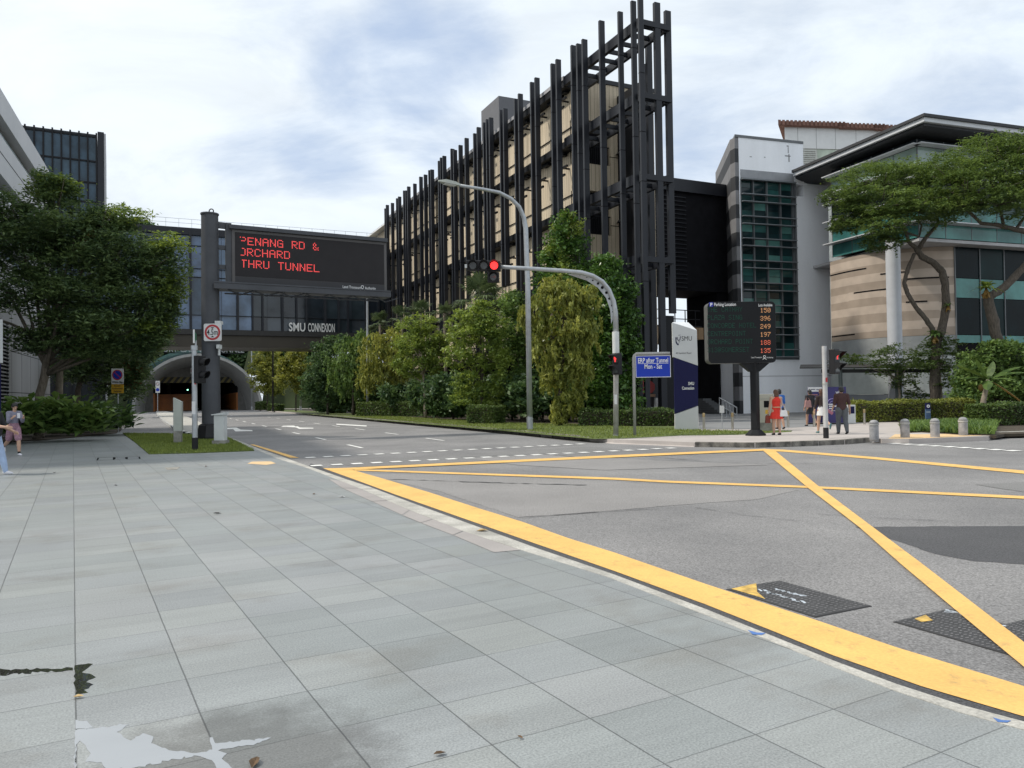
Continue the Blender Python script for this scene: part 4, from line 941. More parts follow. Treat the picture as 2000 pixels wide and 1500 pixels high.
# banded dark and grey side
def zstripes(name, cols, period, off=0.0, jitter=0.0, along=None):
    m = bpy.data.materials.new(name); m.use_nodes = True; N, L, bs = nodes_of(m); bs.inputs['Roughness'].default_value = 0.75
    g = N.new('ShaderNodeNewGeometry'); sp = N.new('ShaderNodeSeparateXYZ'); L.new(g.outputs['Position'], sp.inputs[0]); z = sp.outputs[2]
    if jitter:
        d = N.new('ShaderNodeVectorMath'); d.operation = 'DOT_PRODUCT'; L.new(g.outputs['Position'], d.inputs[0]); d.inputs[1].default_value = along
        zi = N.new('ShaderNodeMath'); zi.operation = 'DIVIDE'; L.new(z, zi.inputs[0]); zi.inputs[1].default_value = period; zf = N.new('ShaderNodeMath'); zf.operation = 'FLOOR'; L.new(zi.outputs[0], zf.inputs[0])
        q = N.new('ShaderNodeMath'); q.operation = 'MULTIPLY_ADD'; L.new(zf.outputs[0], q.inputs[0]); q.inputs[1].default_value = 3.7; dd = N.new('ShaderNodeMath'); dd.operation = 'MULTIPLY'; L.new(d.outputs['Value'], dd.inputs[0]); dd.inputs[1].default_value = 0.42; L.new(dd.outputs[0], q.inputs[2])
        qf = N.new('ShaderNodeMath'); qf.operation = 'FLOOR'; L.new(q.outputs[0], qf.inputs[0]); wn = N.new('ShaderNodeTexWhiteNoise'); wn.noise_dimensions = '1D'; L.new(qf.outputs[0], wn.inputs['W'])
        a = N.new('ShaderNodeMath'); a.operation = 'MULTIPLY_ADD'; L.new(wn.outputs['Value'], a.inputs[0]); a.inputs[1].default_value = jitter; L.new(z, a.inputs[2]); z = a.outputs[0]
    dv = N.new('ShaderNodeMath'); dv.operation = 'MULTIPLY_ADD'; L.new(z, dv.inputs[0]); dv.inputs[1].default_value = 1 / period; dv.inputs[2].default_value = off
    fr = N.new('ShaderNodeMath'); fr.operation = 'FRACT'; L.new(dv.outputs[0], fr.inputs[0])
    cr = N.new('ShaderNodeValToRGB'); cr.color_ramp.interpolation = 'CONSTANT'; L.new(fr.outputs[0], cr.inputs[0]); e = cr.color_ramp.elements
    e[0].color = (*cols[0], 1); e[0].position = 0; e[1].color = (*cols[1], 1); e[1].position = 1 / len(cols)
    for i, c in enumerate(cols[2:]): k = e.new((i + 2) / len(cols)); k.color = (*c, 1)
    t = N.new('ShaderNodeTexNoise'); t.inputs['Scale'].default_value = 1.1; t.inputs['Detail'].default_value = 6; L.new(g.outputs['Position'], t.inputs['Vector'])
    mr = N.new('ShaderNodeMapRange'); L.new(t.outputs['Fac'], mr.inputs[0]); mr.inputs[1].default_value = 0.3; mr.inputs[2].default_value = 0.7; mr.inputs[3].default_value = 0.86; mr.inputs[4].default_value = 1.12
    cc = N.new('ShaderNodeCombineXYZ')
    for i in range(3): L.new(mr.outputs[0], cc.inputs[i])
    mx = N.new('ShaderNodeMix'); mx.data_type = 'RGBA'; mx.blend_type = 'MULTIPLY'; mx.inputs[0].default_value = 1; L.new(cr.outputs[0], mx.inputs[6]); L.new(cc.outputs[0], mx.inputs[7]); L.new(mx.outputs[2], bs.inputs['Base Color'])
    MATS[name] = m; return m
sd = Vector((0.137, 0.99, 0)).normalized()
mat_band_side = zstripes('banded_granite', [(0.03, 0.032, 0.037), (0.19, 0.19, 0.20)], 2.05)
sb = MB(); A0 = EA + ed * (-0.30)
sb.obox(A0 + vZ * 0.08, ed * 0.30, eb * 0.6, (0, 0, ztop - 0.1)); sb.obox(A0 + vZ * 0.08 + eb * 0.6, sd * 8.5, ed * 0.32, (0, 0, ztop - 0.1))
sb.build('banded_side', mat_band_side, wc)
wv = MB()
for z in (0.9, 3.0): wv.obox(A0 + vZ * z + sd * 1.2 - ed * 0.02, sd * 4, ed * 0.05, (0, 0, 1.0))
wv.build('side_window', mat_teal_glass, wc)
# glazed strip
gz = MB(); cols_ = [eu(x) for x in (1453, 1478, 1504.5, 1531, 1555)]; zrows = [zg0 + (zg1 - zg0) * k / 24 for k in range(25)]
for i in range(4):
    for k in range(24):
        a = EA + ed * (cols_[i] + .03) + eb * 0.16; b_ = EA + ed * (cols_[i + 1] - .03) + eb * 0.16
        gz.quad(a + vZ * (zrows[k] + .02), b_ + vZ * (zrows[k] + .02), b_ + vZ * (zrows[k + 1] - .02), a + vZ * (zrows[k + 1] - .02))
gw = gz.build('curtain_glazing', mat_teal_glass, wc)
ebox(MB(), u1, u2, 0.2, 1.0, zg0, zg1).build('dark_interior', mat_slot_glass, wc)
fr = MB()
for x in cols_: ebox(fr, x - 0.045, x + 0.045, -0.02, 0.17, zg0, zg1)
ebox(fr, u1, u2, -0.06, 0.19, zg1, zg1 + 0.14); ebox(fr, u1, u2 + 0.1, -0.06, 0.19, zg0 - 0.2, zg0); ebox(fr, u2 - 0.02, u2 + 0.14, -0.06, 0.19, zg0 - 0.2, zg1 + 0.14)
fr.build('frame', mat_frame, gw)
shd = MB()
for k in range(0, 25):
    if k % 3 != 2 or k == 24: ebox(shd, u1, u2, -0.32, -0.02, zrows[k] - 0.025, zrows[k] + 0.03)
shd.build('sun_shade', M('sunshade_metal', (0.20, 0.22, 0.24), rough=0.4), gw)
ebox(MB(), u1, u2, -0.03, 0.15, zg1 + 0.15, zg1 + 0.75).build('header_panel', M('grey_panel', (0.28, 0.29, 0.31), rough=0.6), wc)
# roof
KS = 0.89
def zs(z): return CAM_H + (z - CAM_H) * KS
RC = P(1805, 222, 51.0 * KS); RT = P(1546, 333, 63.8 * KS); zr_ = zs(20.0)
C_ = Vector((RC.x, RC.y, 0)); T_ = Vector((RT.x, RT.y, 0)); rdir = Vector((0.948, 0.318, 0)); rback = (T_ - C_).normalized()
R_ = C_ + rdir * 45
roofp = [C_, R_, R_ + rback * 30, T_ + rdir * 20 + rback * 10, T_]
MB().prism([(p.x, p.y) for p in roofp], zr_ - 0.10, zr_ + 0.08).build('roof', mat_soffit, wc)
def inset(d): return [C_ + rdir * d + rback * d, R_ + rback * d, R_ + rback * 30, T_ + rdir * 20 + rback * 10, T_ + rdir * d]
MB().prism([(p.x, p.y) for p in inset(0.12)], zr_ - 0.36, zr_ - 0.105).build('roof_fascia', mat_fascia, wc)
MB().prism([(p.x, p.y) for p in inset(0.35)], zr_ - 0.52, zr_ - 0.365).build('soffit', mat_soffit, wc)
# upper glazed volume
gC = P(1795, 460, 53.6 * KS); gC.z = 0; gl = (Vector((T_.x + 2.0, T_.y - 2.2, 0)) - gC); gll = gl.length; gl.normalize(); grr = rdir
gback = Vector((-grr.y, grr.x, 0))
uv = thing_upper = MB()
def glassface(o, d, length, outw, rows, bay):
    n_ = max(1, int(length / bay)); w_ = length / n_
    for z0, z1, m in rows:
        mb = MB()
        for i in range(n_):
            a = o + d * (w_ * i + .03); b_ = o + d * (w_ * (i + 1) - .03); mb.quad(a + vZ * (z0 + .02), b_ + vZ * (z0 + .02), b_ + vZ * (z1 - .02), a + vZ * (z1 - .02))
        mb.build('glazing', m, wc)
    f = MB()
    for i in range(n_ + 1):
        p = o + d * (w_ * i); f.cbox(p + vZ * ((rows[0][0] + rows[-1][1]) / 2) - outw * 0.01, d * 0.05, outw * 0.05, (0, 0, rows[-1][1] - rows[0][0]))
    f.build('mullion', mat_frame, wc)
    for z in [zs(q_) for q_ in (13.35, 15.1, 16.5, 17.3, 18.75)]:
        MB().cbox(o + d * length / 2 + outw * 0.3 + vZ * z, d * (length + 0.6), outw * 0.62, (0, 0, 0.06)).build('sun_shade', mat_fascia, wc)
rows = [(12.3, 13.3, mat_spandrel), (13.4, 14.4, mat_spandrel), (14.4, 15.1, mat_teal_glass), (15.1, 16.6, mat_slot_glass), (16.6, 17.3, mat_slot_glass), (17.4, 18.7, glass_mat('pale_green_glass', [(0.20, 0.28, 0.26), (0.25, 0.33, 0.30), (0.17, 0.25, 0.24)])), (18.7, 19.2, mat_slot_glass)]
rows = [(zs(a_), zs(b_), m_) for a_, b_, m_ in rows]
go = Vector((-gl.y, gl.x, 0)); go = go if go.dot(Vector((-1, -0.3, 0))) > 0 else -go
glassface(gC, gl, gll, go, rows, 1.7)
glassface(gC, grr, 26, -gback, rows, 2.1)
vol = [gC + grr * .06 + gl * .06, gC + grr * 26, gC + grr * 26 + gback * 9, gC + gl * gll + grr * 1.5, gC + gl * gll + grr * 0.08]
MB().prism([(p.x, p.y) for p in [vol[0] + grr * 0.12 + gl * 0.12] + vol[1:]], zs(12.35), zs(19.3)).build('upper_core', mat_slot_glass, wc)
fl = [gC + gl * 0.05 + grr * 0.05, gC + grr * 26, gC + grr * 26 + gback * 12, EA + ed * eu(1618) + eb * 3.2, EA + ed * eu(1592) + eb * 0.3, EA + ed * eu(1592) - eb * 0.4]
MB().prism([(p.x, p.y) for p in fl], zs(12.06), zs(12.28)).build('floor_slab', M('pale_soffit', (0.40, 0.40, 0.41), rough=0.8), wc)
# curved sandstone wall
pts3 = [P(1623, 600, 62.0 * KS), P(1730, 600, 57.4 * KS), P(1866, 600, 55.9 * KS)]
for p in pts3: p.z = 0
def quad_curve(a, b_, c, n=26):
    ctrl = b_ * 2 - (a + c) * 0.5
    return [a * (1 - t) ** 2 + ctrl * 2 * t * (1 - t) + c * t * t for t in [i / n for i in range(n + 1)]]
cv = quad_curve(*pts3)
def wallrun(pts, z0, z1, th=0.4):
    mb = MB()
    vs = []; n = len(pts)
    for i, p in enumerate(pts):
        t = (pts[min(i + 1, n - 1)] - pts[max(i - 1, 0)]).normalized(); b = Vector((-t.y, t.x, 0)) * th
        b = b if b.dot(Vector((0.3, 1, 0))) > 0 else -b
        vs += [p + vZ * z0, p + vZ * z1, p + b + vZ * z1, p + b + vZ * z0]
    fs = []
    for i in range(n - 1):
        for k in range(4): fs.append((i * 4 + k, (i + 1) * 4 + k, (i + 1) * 4 + (k + 1) % 4, i * 4 + (k + 1) % 4))
    fs += [(0, 1, 2, 3), ((n - 1) * 4 + 3, (n - 1) * 4 + 2, (n - 1) * 4 + 1, (n - 1) * 4)]
    return mb.add(vs, fs)
mat_sand = zstripes('banded_sandstone', [(0.35, 0.285, 0.23), (0.50, 0.415, 0.345)], 1.10, 0.3, 0.14, (0.8, 0.5, 0))
wallrun(cv, zs(5.6), zs(12.05)).build('curved_wall', mat_sand, wc)
for a, b_, z in ((0, 9, 10.9), (12, 17, 10.3), (6, 16, 9.15), (0, 6, 5.95), (17, 25, 9.75), (17, 21, 8.05)):
    wallrun([p + Vector((-0.006, -0.02, 0)) for p in cv[a:b_ + 1]], zs(z), zs(z) + 0.09, 0.05).build('wall_slit', mat_dark, wc)
wallrun(cv, zs(4.3), zs(5.58)).build('base_band', M('grey_stone_base', (0.30, 0.315, 0.32), rough=0.8, var=0.12), wc)
wallrun(cv, 0.1, 1.35).build('base_wall', M('slate_base', (0.22, 0.235, 0.26), rough=0.75), wc)
ribm = MB(); mat_rib = M('grey_green_louvre', (0.42, 0.45, 0.44), rough=0.6)
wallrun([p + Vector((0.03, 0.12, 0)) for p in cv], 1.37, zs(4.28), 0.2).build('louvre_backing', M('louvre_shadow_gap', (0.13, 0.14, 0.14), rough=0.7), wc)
for i in range(len(cv) - 1):
    for k in range(3):
        p = cv[i].lerp(cv[i + 1], k / 3); t = (cv[i + 1] - cv[i]).normalized(); b = Vector((-t.y, t.x, 0))
        ribm.cbox(p + b * 0.03 + vZ * 2.66, t * 0.12, b * 0.12, (0, 0, 2.58))
ribm.build('louvre_wall', mat_rib, wc)
q0 = cv[-1]
wr = [(5.0, 5.6, mat_spandrel), (5.6, 8.3, mat_teal_dark), (8.3, 9.75, mat_spandrel), (9.75, 12.03, mat_teal_dark)]
wr = [(zs(a_), zs(b_), m_) for a_, b_, m_ in wr]
n_ = 14; w_ = 30 / n_
for z0, z1, m in wr:
    mb = MB()
    for i in range(n_): a = q0 + grr * (w_ * i + .03); b_ = q0 + grr * (w_ * (i + 1) - .03); mb.quad(a + vZ * (z0 + .02), b_ + vZ * (z0 + .02), b_ + vZ * (z1 - .02), a + vZ * (z1 - .02))
    mb.build('lower_glazing', m, wc)
fm = MB()
for i in range(n_ + 1): fm.cbox(q0 + grr * w_ * i + vZ * zs(8.5), grr * 0.07, gback * 0.12, (0, 0, 6.2))
fm.build('mullion', mat_frame, wc)
MB().obox(q0 + gback * 0.1 + vZ * 0.1, grr * 30, gback * 6, (0, 0, zs(11.9))).build('lower_core', mat_dark, wc)
# round column
cp = P(1744, 500, 53.2 * KS); MB().cyl((cp.x, cp.y, 0.1), 0.42, zs(12.04) - 0.1, 28).build('round_column', M('pale_column', (0.52, 0.54, 0.58), rough=0.6, var=0.06), wc, smooth=R(40))
# roof-top service railing
sr = MB(); ra = EA + ed * eu(1575) + eb * 0.5
for q in range(14): sr.cyl(ra + ed * (q * 0.2) + vZ * 17.3, 0.02, 1.7, 6)
for z in (17.5, 18.2, 18.9): sr.tube([ra + vZ * z, ra + ed * 2.6 + vZ * z], 0.025, 6)
sr.build('service_railing', mat_fascia, wc)

# ------------------------------------------------------------------ white building with tiled roof behind
rb0 = P(1537, 240, 90); rz = rb0.z; rb0.z = 0; rd = Vector((0.99, 0.12, 0)).normalized(); rbk = Vector((0.42, 0.907, 0))
rbld = thing('tiled_roof_building', 'white panelled building with red tiled roof edge behind the glazed block', 'building', rb0)
def rbox(mb, u0, u1, v0, v1, z0, z1): return mb.obox(rb0 + rd * u0 + rbk * v0 + vZ * z0, rd * (u1 - u0), rbk * (v1 - v0), (0, 0, z1 - z0))
rbox(MB(), 0, 22, 0, 14, 0, rz - 3.0).build('lower_wall', M('cream_wall', (0.55, 0.56, 0.52), rough=0.7), rbld)
rbox(MB(), -0.3, 22, -0.15, 14, rz - 3.0, rz - 0.5).build('upper_panels', M('white_cladding', (0.70, 0.71, 0.71), rough=0.6, var=0.04), rbld)
pj = MB()
for u in (1.3, 3.6, 6.0, 8.6, 11.3, 14.2): rbox(pj, u, u + 0.05, -0.165, -0.14, rz - 3.0, rz - 0.5)
pj.build('panel_joint', M('joint_grey', (0.30, 0.30, 0.30)), rbld)
lv = MB()
for u0, u1 in ((1.4, 3.5), (6.1, 12.5)):
    z = rz - 6.2
    while z < rz - 3.2: rbox(lv, u0, u1, -0.14, -0.02, z, z + 0.10); z += 0.24
lv.build('louvre', M('pale_louvre', (0.52, 0.53, 0.50), rough=0.6), rbld)
rbox(MB(), 3.7, 6.0, -0.03, 0.0, rz - 6.5, rz - 3.05).build('window', glass_mat('yellowish_glass', [(0.42, 0.46, 0.36), (0.38, 0.44, 0.36)]), rbld)
rt = MB()
for i, (u0, u1, zz) in enumerate(((-1.0, 7.5, 0.0), (6.5, 12.5, -0.25), (11.0, 17.5, -0.45), (15.0, 22, -0.7))):
    rbox(rt, u0, u1, -0.7 - i * 0.02, 8, rz - 0.55 + zz * 0.4, rz + zz * 0.4)
    u = u0
    while u < u1: rbox(rt, u, u + 0.32, -0.86, -0.7, rz - 0.5 + zz * 0.4, rz + 0.08 + zz * 0.4); u += 0.5
rt.build('tiled_roof', M('terracotta_tiles', (0.20, 0.105, 0.08), rough=0.85, var=0.25, vscale=2), rbld)

# ------------------------------------------------------------------ low walkway shelter
cpv = [P(1562, 716, 46.5), P(1862, 714, 43.5)]
shl = thing('walkway_shelter', 'thin dark canopy roof on slim posts beside the curved wall', 'shelter', (cpv[0].x + 3, cpv[0].y - 1, 0.1))
d_ = (cpv[1] - cpv[0]).normalized(); bk_ = Vector((-d_.y, d_.x, 0)); ln_ = (cpv[1] - cpv[0]).length
o_ = Vector((cpv[0].x, cpv[0].y, 3.0))
MB().hexa([o_, o_ + d_ * ln_, o_ + d_ * ln_ + bk_ * 2.4 + vZ * 0.25, o_ + bk_ * 2.4 + vZ * 0.25] + [p + vZ * 0.08 for p in (o_, o_ + d_ * ln_, o_ + d_ * ln_ + bk_ * 2.4 + vZ * 0.25, o_ + bk_ * 2.4 + vZ * 0.25)]).build('canopy', M('dark_canopy', (0.05, 0.052, 0.055), rough=0.5), shl)
bm_ = MB(); bm_.obox(o_ + d_ * 1.2 + bk_ * 0.9 - vZ * 0.24, d_ * (ln_ - 1.2), bk_ * 0.15, (0, 0, 0.22)); bm_.build('beam', MATS['dark_canopy'], shl)
for px in (1641, 1868):
    q = P(px, 716, 46.0 if px < 1700 else 43.8); MB().cyl((q.x, q.y, 0.1), 0.11, 2.9, 12).build('post', M('green_grey_post', (0.09, 0.11, 0.11), rough=0.5), shl)
MB().obox(P(1748, 716, 45.0) * 1 + Vector((0, 0, 0.1 - P(1748, 716, 45.0).z)), d_ * 0.34, bk_ * 0.3, (0, 0, 2.9)).build('post', MATS['green_grey_post'], shl)
# ================================================================== STREET FURNITURE
mat_gantry = M('gantry_grey', (0.062, 0.066, 0.075), rough=0.55, var=0.12, spec=0.35, vscale=1.5, fine=0.05, fscale=30)
mat_gantry_brown = M('gantry_bronze', (0.085, 0.080, 0.080), rough=0.5, var=0.10)
mat_screen = M('display_screen', (0.028, 0.026, 0.028), rough=0.65, var=0.08, vscale=2, spec=0.2)
mat_sig = M('signal_black', (0.014, 0.014, 0.016), rough=0.5, var=0.2, spec=0.3)
mat_lens_off = M('dark_lens', (0.06, 0.065, 0.065), rough=0.15, var=0.3, vscale=8)
red_led = emit_mat('red_led', (1.0, 0.085, 0.085), 0.95)
red_lamp = emit_mat('red_lamp', (1.0, 0.03, 0.03), 2.2)
red_man = emit_mat('red_man', (1.0, 0.06, 0.06), 1.1)
amber_led = emit_mat('amber_led', (1.0, 0.50, 0.22), 0.6)
orange_led = emit_mat('orange_red_led', (1.0, 0.20, 0.10), 0.8)
mat_led_off = M('unlit_green_led', (0.02, 0.075, 0.055), rough=0.7, spec=0.1)
mat_navy = M('navy_panel', (0.008, 0.009, 0.060), rough=0.5, var=0.06, spec=0.25)
mat_signwhite = M('sign_white', (0.66, 0.66, 0.66), rough=0.45, var=0.05)
mat_signblue = M('sign_blue', (0.010, 0.040, 0.40), rough=0.5, spec=0.3, var=0.05)
mat_signred = M('sign_red', (0.42, 0.025, 0.03), rough=0.45, var=0.05)
mat_signyellow = M('sign_yellow', (0.62, 0.36, 0.03), rough=0.45, var=0.08)
mat_letterwhite = M('letter_white', (0.78, 0.78, 0.78), rough=0.5, var=0.02)
mat_letterblack = M('letter_black', (0.02, 0.02, 0.025), rough=0.5, var=0.02)
mat_cab = M('cabinet_grey_green', (0.40, 0.42, 0.38), rough=0.6, var=0.10, vscale=2)
mat_cabw = M('cabinet_white', (0.58, 0.60, 0.60), rough=0.6, var=0.08, vscale=2)
mat_weathered = M('weathered_concrete', (0.16, 0.155, 0.14), rough=0.9, col2=(0.34, 0.33, 0.30), vscale=4, bump=0.3)
X1, Y1 = Vector((1, 0, 0)), Vector((0, 1, 0))
def vis(mb, c, ax, r, ln, n=14, top=True):     # signal visor: open tube, lower quarter cut away
    c, ax = Vector(c), Vector(ax).normalized(); sx = ax.cross(vZ).normalized(); up = sx.cross(ax)
    vs = []; fs = []
    for k in range(n + 1):
        a = math.radians(-50 + 280 * k / n); d = sx * math.cos(a) + up * math.sin(a); l2 = ln * (0.72 + 0.28 * math.sin(a))
        vs += [c + d * r, c + d * r + ax * l2, c + d * (r - 0.012), c + d * (r - 0.012) + ax * l2]
    for k in range(n):
        b = k * 4; fs += [(b, b + 1, b + 5, b + 4), (b + 2, b + 6, b + 7, b + 3), (b + 1, b + 3, b + 7, b + 5)]
    mb.add(vs, fs)

# ---- message board on its gantry pole
gb = G(413, 857, 0.02); gp = thing('message_board_gantry', 'tall grey pole carrying the wide dark message board with red lettering', 'message sign', gb)
gtop = P(410, 420, gb.y).z
MB().tube([(gb.x, gb.y, 0.3), (gb.x, gb.y, gtop)], [0.36, 0.33], 16).build('pole', mat_gantry, gp, smooth=R(30))
MB().lathe((gb.x, gb.y, 0.02), [(0.62, 0), (0.62, 0.10), (0.52, 0.55), (0.42, 0.62)], 8).build('pole_base', mat_sig, gp)
cp_ = MB().cyl((gb.x, gb.y, gtop), 0.36, 0.06, 16); cp_.tube([(gb.x + 0.07 + 0.09 * math.cos(a), gb.y, gtop + 0.16 + 0.09 * math.sin(a)) for a in [i * 0.63 for i in range(11)]], 0.025, 6); cp_.build('cap', mat_gantry, gp)
pl, pr = P(453, 500, 31.6), P(755, 500, 34.8); pl.z = pr.z = 0; bd = (pr - pl); bw = bd.length; bd.normalize(); bf = bd.cross(vZ)     # bf faces the viewer
zb_, zt_ = P(456, 553, 31.6).z, P(456, 447, 31.6).z
def pb(u, f, z): return pl + bd * u + bf * f + vZ * z
board = MB().obox(pb(0, -0.45, zb_), bd * bw, bf * 0.45, (0, 0, zt_ - zb_)).build('board_case', mat_gantry_brown, gp, bevel=0.015)
sc = MB().obox(pb(0.12, 0.003, zb_ + 0.30), bd * (bw - 0.24), bf * 0.004, (0, 0, zt_ - zb_ - 0.42)).build('screen', mat_screen, board)
ls = MB(); ls.obox(pb(0.12, 0.003, zb_ + 0.05), bd * (bw - 0.24), bf * 0.003, (0, 0, 0.24)); ls.build('lower_strip', M('strip_dark', (0.022, 0.022, 0.026), rough=0.5), board)
MB().obox(pb(-0.1, -0.5, zt_ + 0.003), bd * (bw + 0.12), bf * 0.62, (0, 0, 0.16)).build('top_beam', mat_gantry, gp)
wk = MB().obox(pb(-0.75, -0.45, zb_ - 0.30), bd * (bw + 0.78), bf * 0.9, (0, 0, 0.22)); wk.obox(pb(-0.75, 0.42, zb_ - 0.07), bd * (bw + 0.78), bf * 0.05, (0, 0, 0.06)); wk.build('walkway', mat_gantry, gp)
ub = MB(); u = -0.2
while u < bw - 0.5:
    ub.tube([pb(u, 0.25, zb_ - 0.31), pb(u + 0.5, 0.0, zb_ - 0.47), pb(u + 1.0, 0.25, zb_ - 0.31)], 0.03, 6); u += 1.05
ub.tube([pb(-0.3, 0.0, zb_ - 0.44), pb(bw - 0.4, 0.0, zb_ - 0.44)], 0.035, 6); ub.build('underside_brace', mat_gantry, gp)
pk_ = pl - bd * 0.22 - bf * 0.3
MB().obox(pk_ + vZ * (zb_ - 0.1), bd * 0.22, bf * 0.25, (0, 0, zt_ - zb_ + 0.35)).build('side_post', mat_gantry, gp)
for z, h in ((zt_ + 0.02, 0.24), (zt_ - 0.85, 0.16), (zt_ - 1.65, 0.16), (zb_ - 0.25, 0.3)):
    a = Vector((gb.x, gb.y, z)); b = pk_ + bd * 0.1 + bf * 0.1 + vZ * z; d = (b - a); MB().cbox((a + b) / 2 + vZ * h / 2, d, d.cross(vZ).normalized() * 0.16, (0, 0, h)).build('bracket', mat_gantry, gp)
cam_ = MB(); q = Vector((gb.x + 0.42, gb.y - 0.2, 0))
cam_.cbox(q + vZ * 4.72, (0.22, 0, 0), (0, 0.32, 0), (0, 0, 0.13)); cam_.tube([q + vZ * 4.65, q + vZ * 4.1], 0.05, 8); cam_.build('camera_unit', mat_cabw, gp)
cam_ = MB(); cam_.cbox(q + vZ * 3.75, (0.12, 0, 0), (0, 0.3, 0), (0, 0, 0.16)); cam_.tube([q + vZ * 3.7, q + vZ * 3.4], 0.05, 8); cam_.build('camera_unit', mat_cabw, gp)
for (px, py, body, skip) in ((468.5, 477.5, 'PENANG RD &', [(0, r, 0) for r in range(1, 7)] + [(0, 0, 1)]), (467.5, 499, 'ORCHARD', [(0, r, 0) for r in range(0, 6)] + [(0, 0, 1)]), (470, 522, 'THRU TUNNEL', [(0, 0, 0)])):
    o = on_plane(px, py, pl + bf * 0.02, bf); led('led_text', body, o, bd, vZ, 0.33, red_led, board, cw=0.302, lift=0.0, skip=skip, dot=0.74)
def knot(o, xd, up, h, m, parent):           # looped ribbon emblem
    xd, up = Vector(xd).normalized(), Vector(up).normalized(); nr = xd.cross(up); mb = MB(); o = Vector(o) + nr * 0.012
    for s_ in (1, -1):
        pts = [o + xd * (s_ * x * h) + up * (y * h) for x, y in ((-0.5, 0.0), (-0.2, 0.18), (0.12, 0.45), (0.28, 0.70), (0.22, 0.92), (0.0, 1.0))]
        mb.tube(pts, h * 0.07, 6)
    mb.build('emblem', m, parent)
o = on_plane(669, 562.5, pl + bf * 0.02, bf)
text('lettering', 'Land Transport', o, bd, vZ, 0.125, mat_letterwhite, board, width=0.84, bold=0.01); text('lettering', 'Authority', o + bd * 1.02, bd, vZ, 0.125, mat_letterwhite, board, width=0.50, bold=0.01)
knot(o + bd * 0.90 - vZ * 0.07, bd, vZ, 0.22, mat_letterwhite, board)
# height limit plate strapped to the gantry pole
def round_rect(o, xd, up, w, h, r, n=5):
    xd, up = Vector(xd), Vector(up); pts = []
    for cx, cy, a0 in ((w / 2 - r, h / 2 - r, 0), (-w / 2 + r, h / 2 - r, 90), (-w / 2 + r, -h / 2 + r, 180), (w / 2 - r, -h / 2 + r, 270)):
        for k in range(n + 1): a = math.radians(a0 + 90 * k / n); pts.append(Vector(o) + xd * (cx + r * math.cos(a)) + up * (cy + r * math.sin(a)))
    return pts
def ring(mb, o, xd, up, r0, r1, n=32):
    for k in range(n):
        a, b = 2 * math.pi * k / n, 2 * math.pi * (k + 1) / n; f = lambda r, t: Vector(o) + xd * (r * math.cos(t)) + up * (r * math.sin(t)); mb.quad(f(r0, a), f(r1, a), f(r1, b), f(r0, b))
    return mb
def disc_flat(mb, o, xd, up, r, n=32): return mb.ngon([Vector(o) + xd * (r * math.cos(2 * math.pi * k / n)) + up * (r * math.sin(2 * math.pi * k / n)) for k in range(n)])
hc = P(415, 649, gb.y - 0.46); hs = thing('height_limit_sign', 'square white 4.5m height limit sign with red ring on the gantry pole', 'road sign', hc)
MB().extrude(round_rect(hc, X1, vZ, 0.70, 0.70, 0.06), (0, 0.05, 0)).build('plate', mat_signwhite, hs)
F0 = hc - Y1 * 0.004
ring(MB(), F0, X1, vZ, 0.235, 0.315).build('ring', mat_signred, hs)
text('lettering', '4.5m', F0 - vZ * 0.10, X1, vZ, 0.22, mat_letterblack, hs, align='CENTER', width=0.44, bold=0.012)
tr_ = MB(); tr_.add([F0 + Vector((-0.07, -0.004, 0.20)), F0 + Vector((0.07, -0.004, 0.20)), F0 + Vector((0, -0.004, 0.135))], [(0, 2, 1)]); tr_.build('arrow_mark', mat_letterblack, hs)
tr_ = MB(); tr_.add([F0 + Vector((-0.07, -0.004, -0.20)), F0 + Vector((0.07, -0.004, -0.20)), F0 + Vector((0, -0.004, -0.135))], [(0, 1, 2)]); tr_.build('arrow_mark', mat_letterblack, hs)

# ---- signal pole on the near corner
lb = G(381, 879.5, 0.02); lp = thing('traffic_signal', 'grey signal pole with street name plate and two sideways lamps on the corner lawn', 'traffic light', lb)
MB().cyl((lb.x, lb.y, 0.42), 0.082, P(383, 684, lb.y).z - 0.42, 16).build('pole', mat_steel, lp, smooth=R(40)); MB().cyl((lb.x, lb.y, 0.02), 0.092, 0.40, 16).build('pole_band', mat_sig, lp, smooth=R(40))
zt = P(383, 684, lb.y).z; cp_ = MB().cyl((lb.x, lb.y, zt + 0.005), 0.105, 0.14, 14); cp_.cyl((lb.x + 0.05, lb.y, zt + 0.145), 0.03, 0.16, 8); cp_.build('cap', mat_steel, lp)
ndir = Vector((0.32, -0.95, 0)).normalized(); MB().obox((lb.x - 0.10, lb.y + 0.42, zt + 0.25), ndir * 0.75, ndir.cross(vZ) * 0.03, (0, 0, 0.30)).build('name_plate', M('sign_green', (0.015, 0.14, 0.075), rough=0.45, var=0.1), lp)
MB().obox(Vector((lb.x - 0.10, lb.y + 0.42, zt + 0.20)) + ndir * 0.76, ndir * 0.05, ndir.cross(vZ) * 0.05, (0, 0, 0.42)).build('name_plate_post', mat_signwhite, lp)
hx = Vector((0.92, -0.39, 0)).normalized(); hc = Vector((lb.x, lb.y, 0)) + hx * 0.22
zc1, zc2 = P(398, 708, lb.y).z, P(398, 733, lb.y).z
hd = MB().cbox(hc + vZ * ((zc1 + zc2) / 2 - 0.02), hx * 0.18, hx.cross(vZ) * 0.34, (0, 0, 0.86)).build('signal_head', mat_sig, lp, bevel=0.02)
for z in (zc1, zc2):
    m_ = MB(); vis(m_, hc + hx * 0.09 + vZ * z, hx, 0.125, 0.28); v_ = m_.build('visor', mat_sig, hd)
    MB().disc(hc + hx * 0.085 + vZ * z, hx, 0.11, 0.02).build('lens', mat_lens_off, hd)
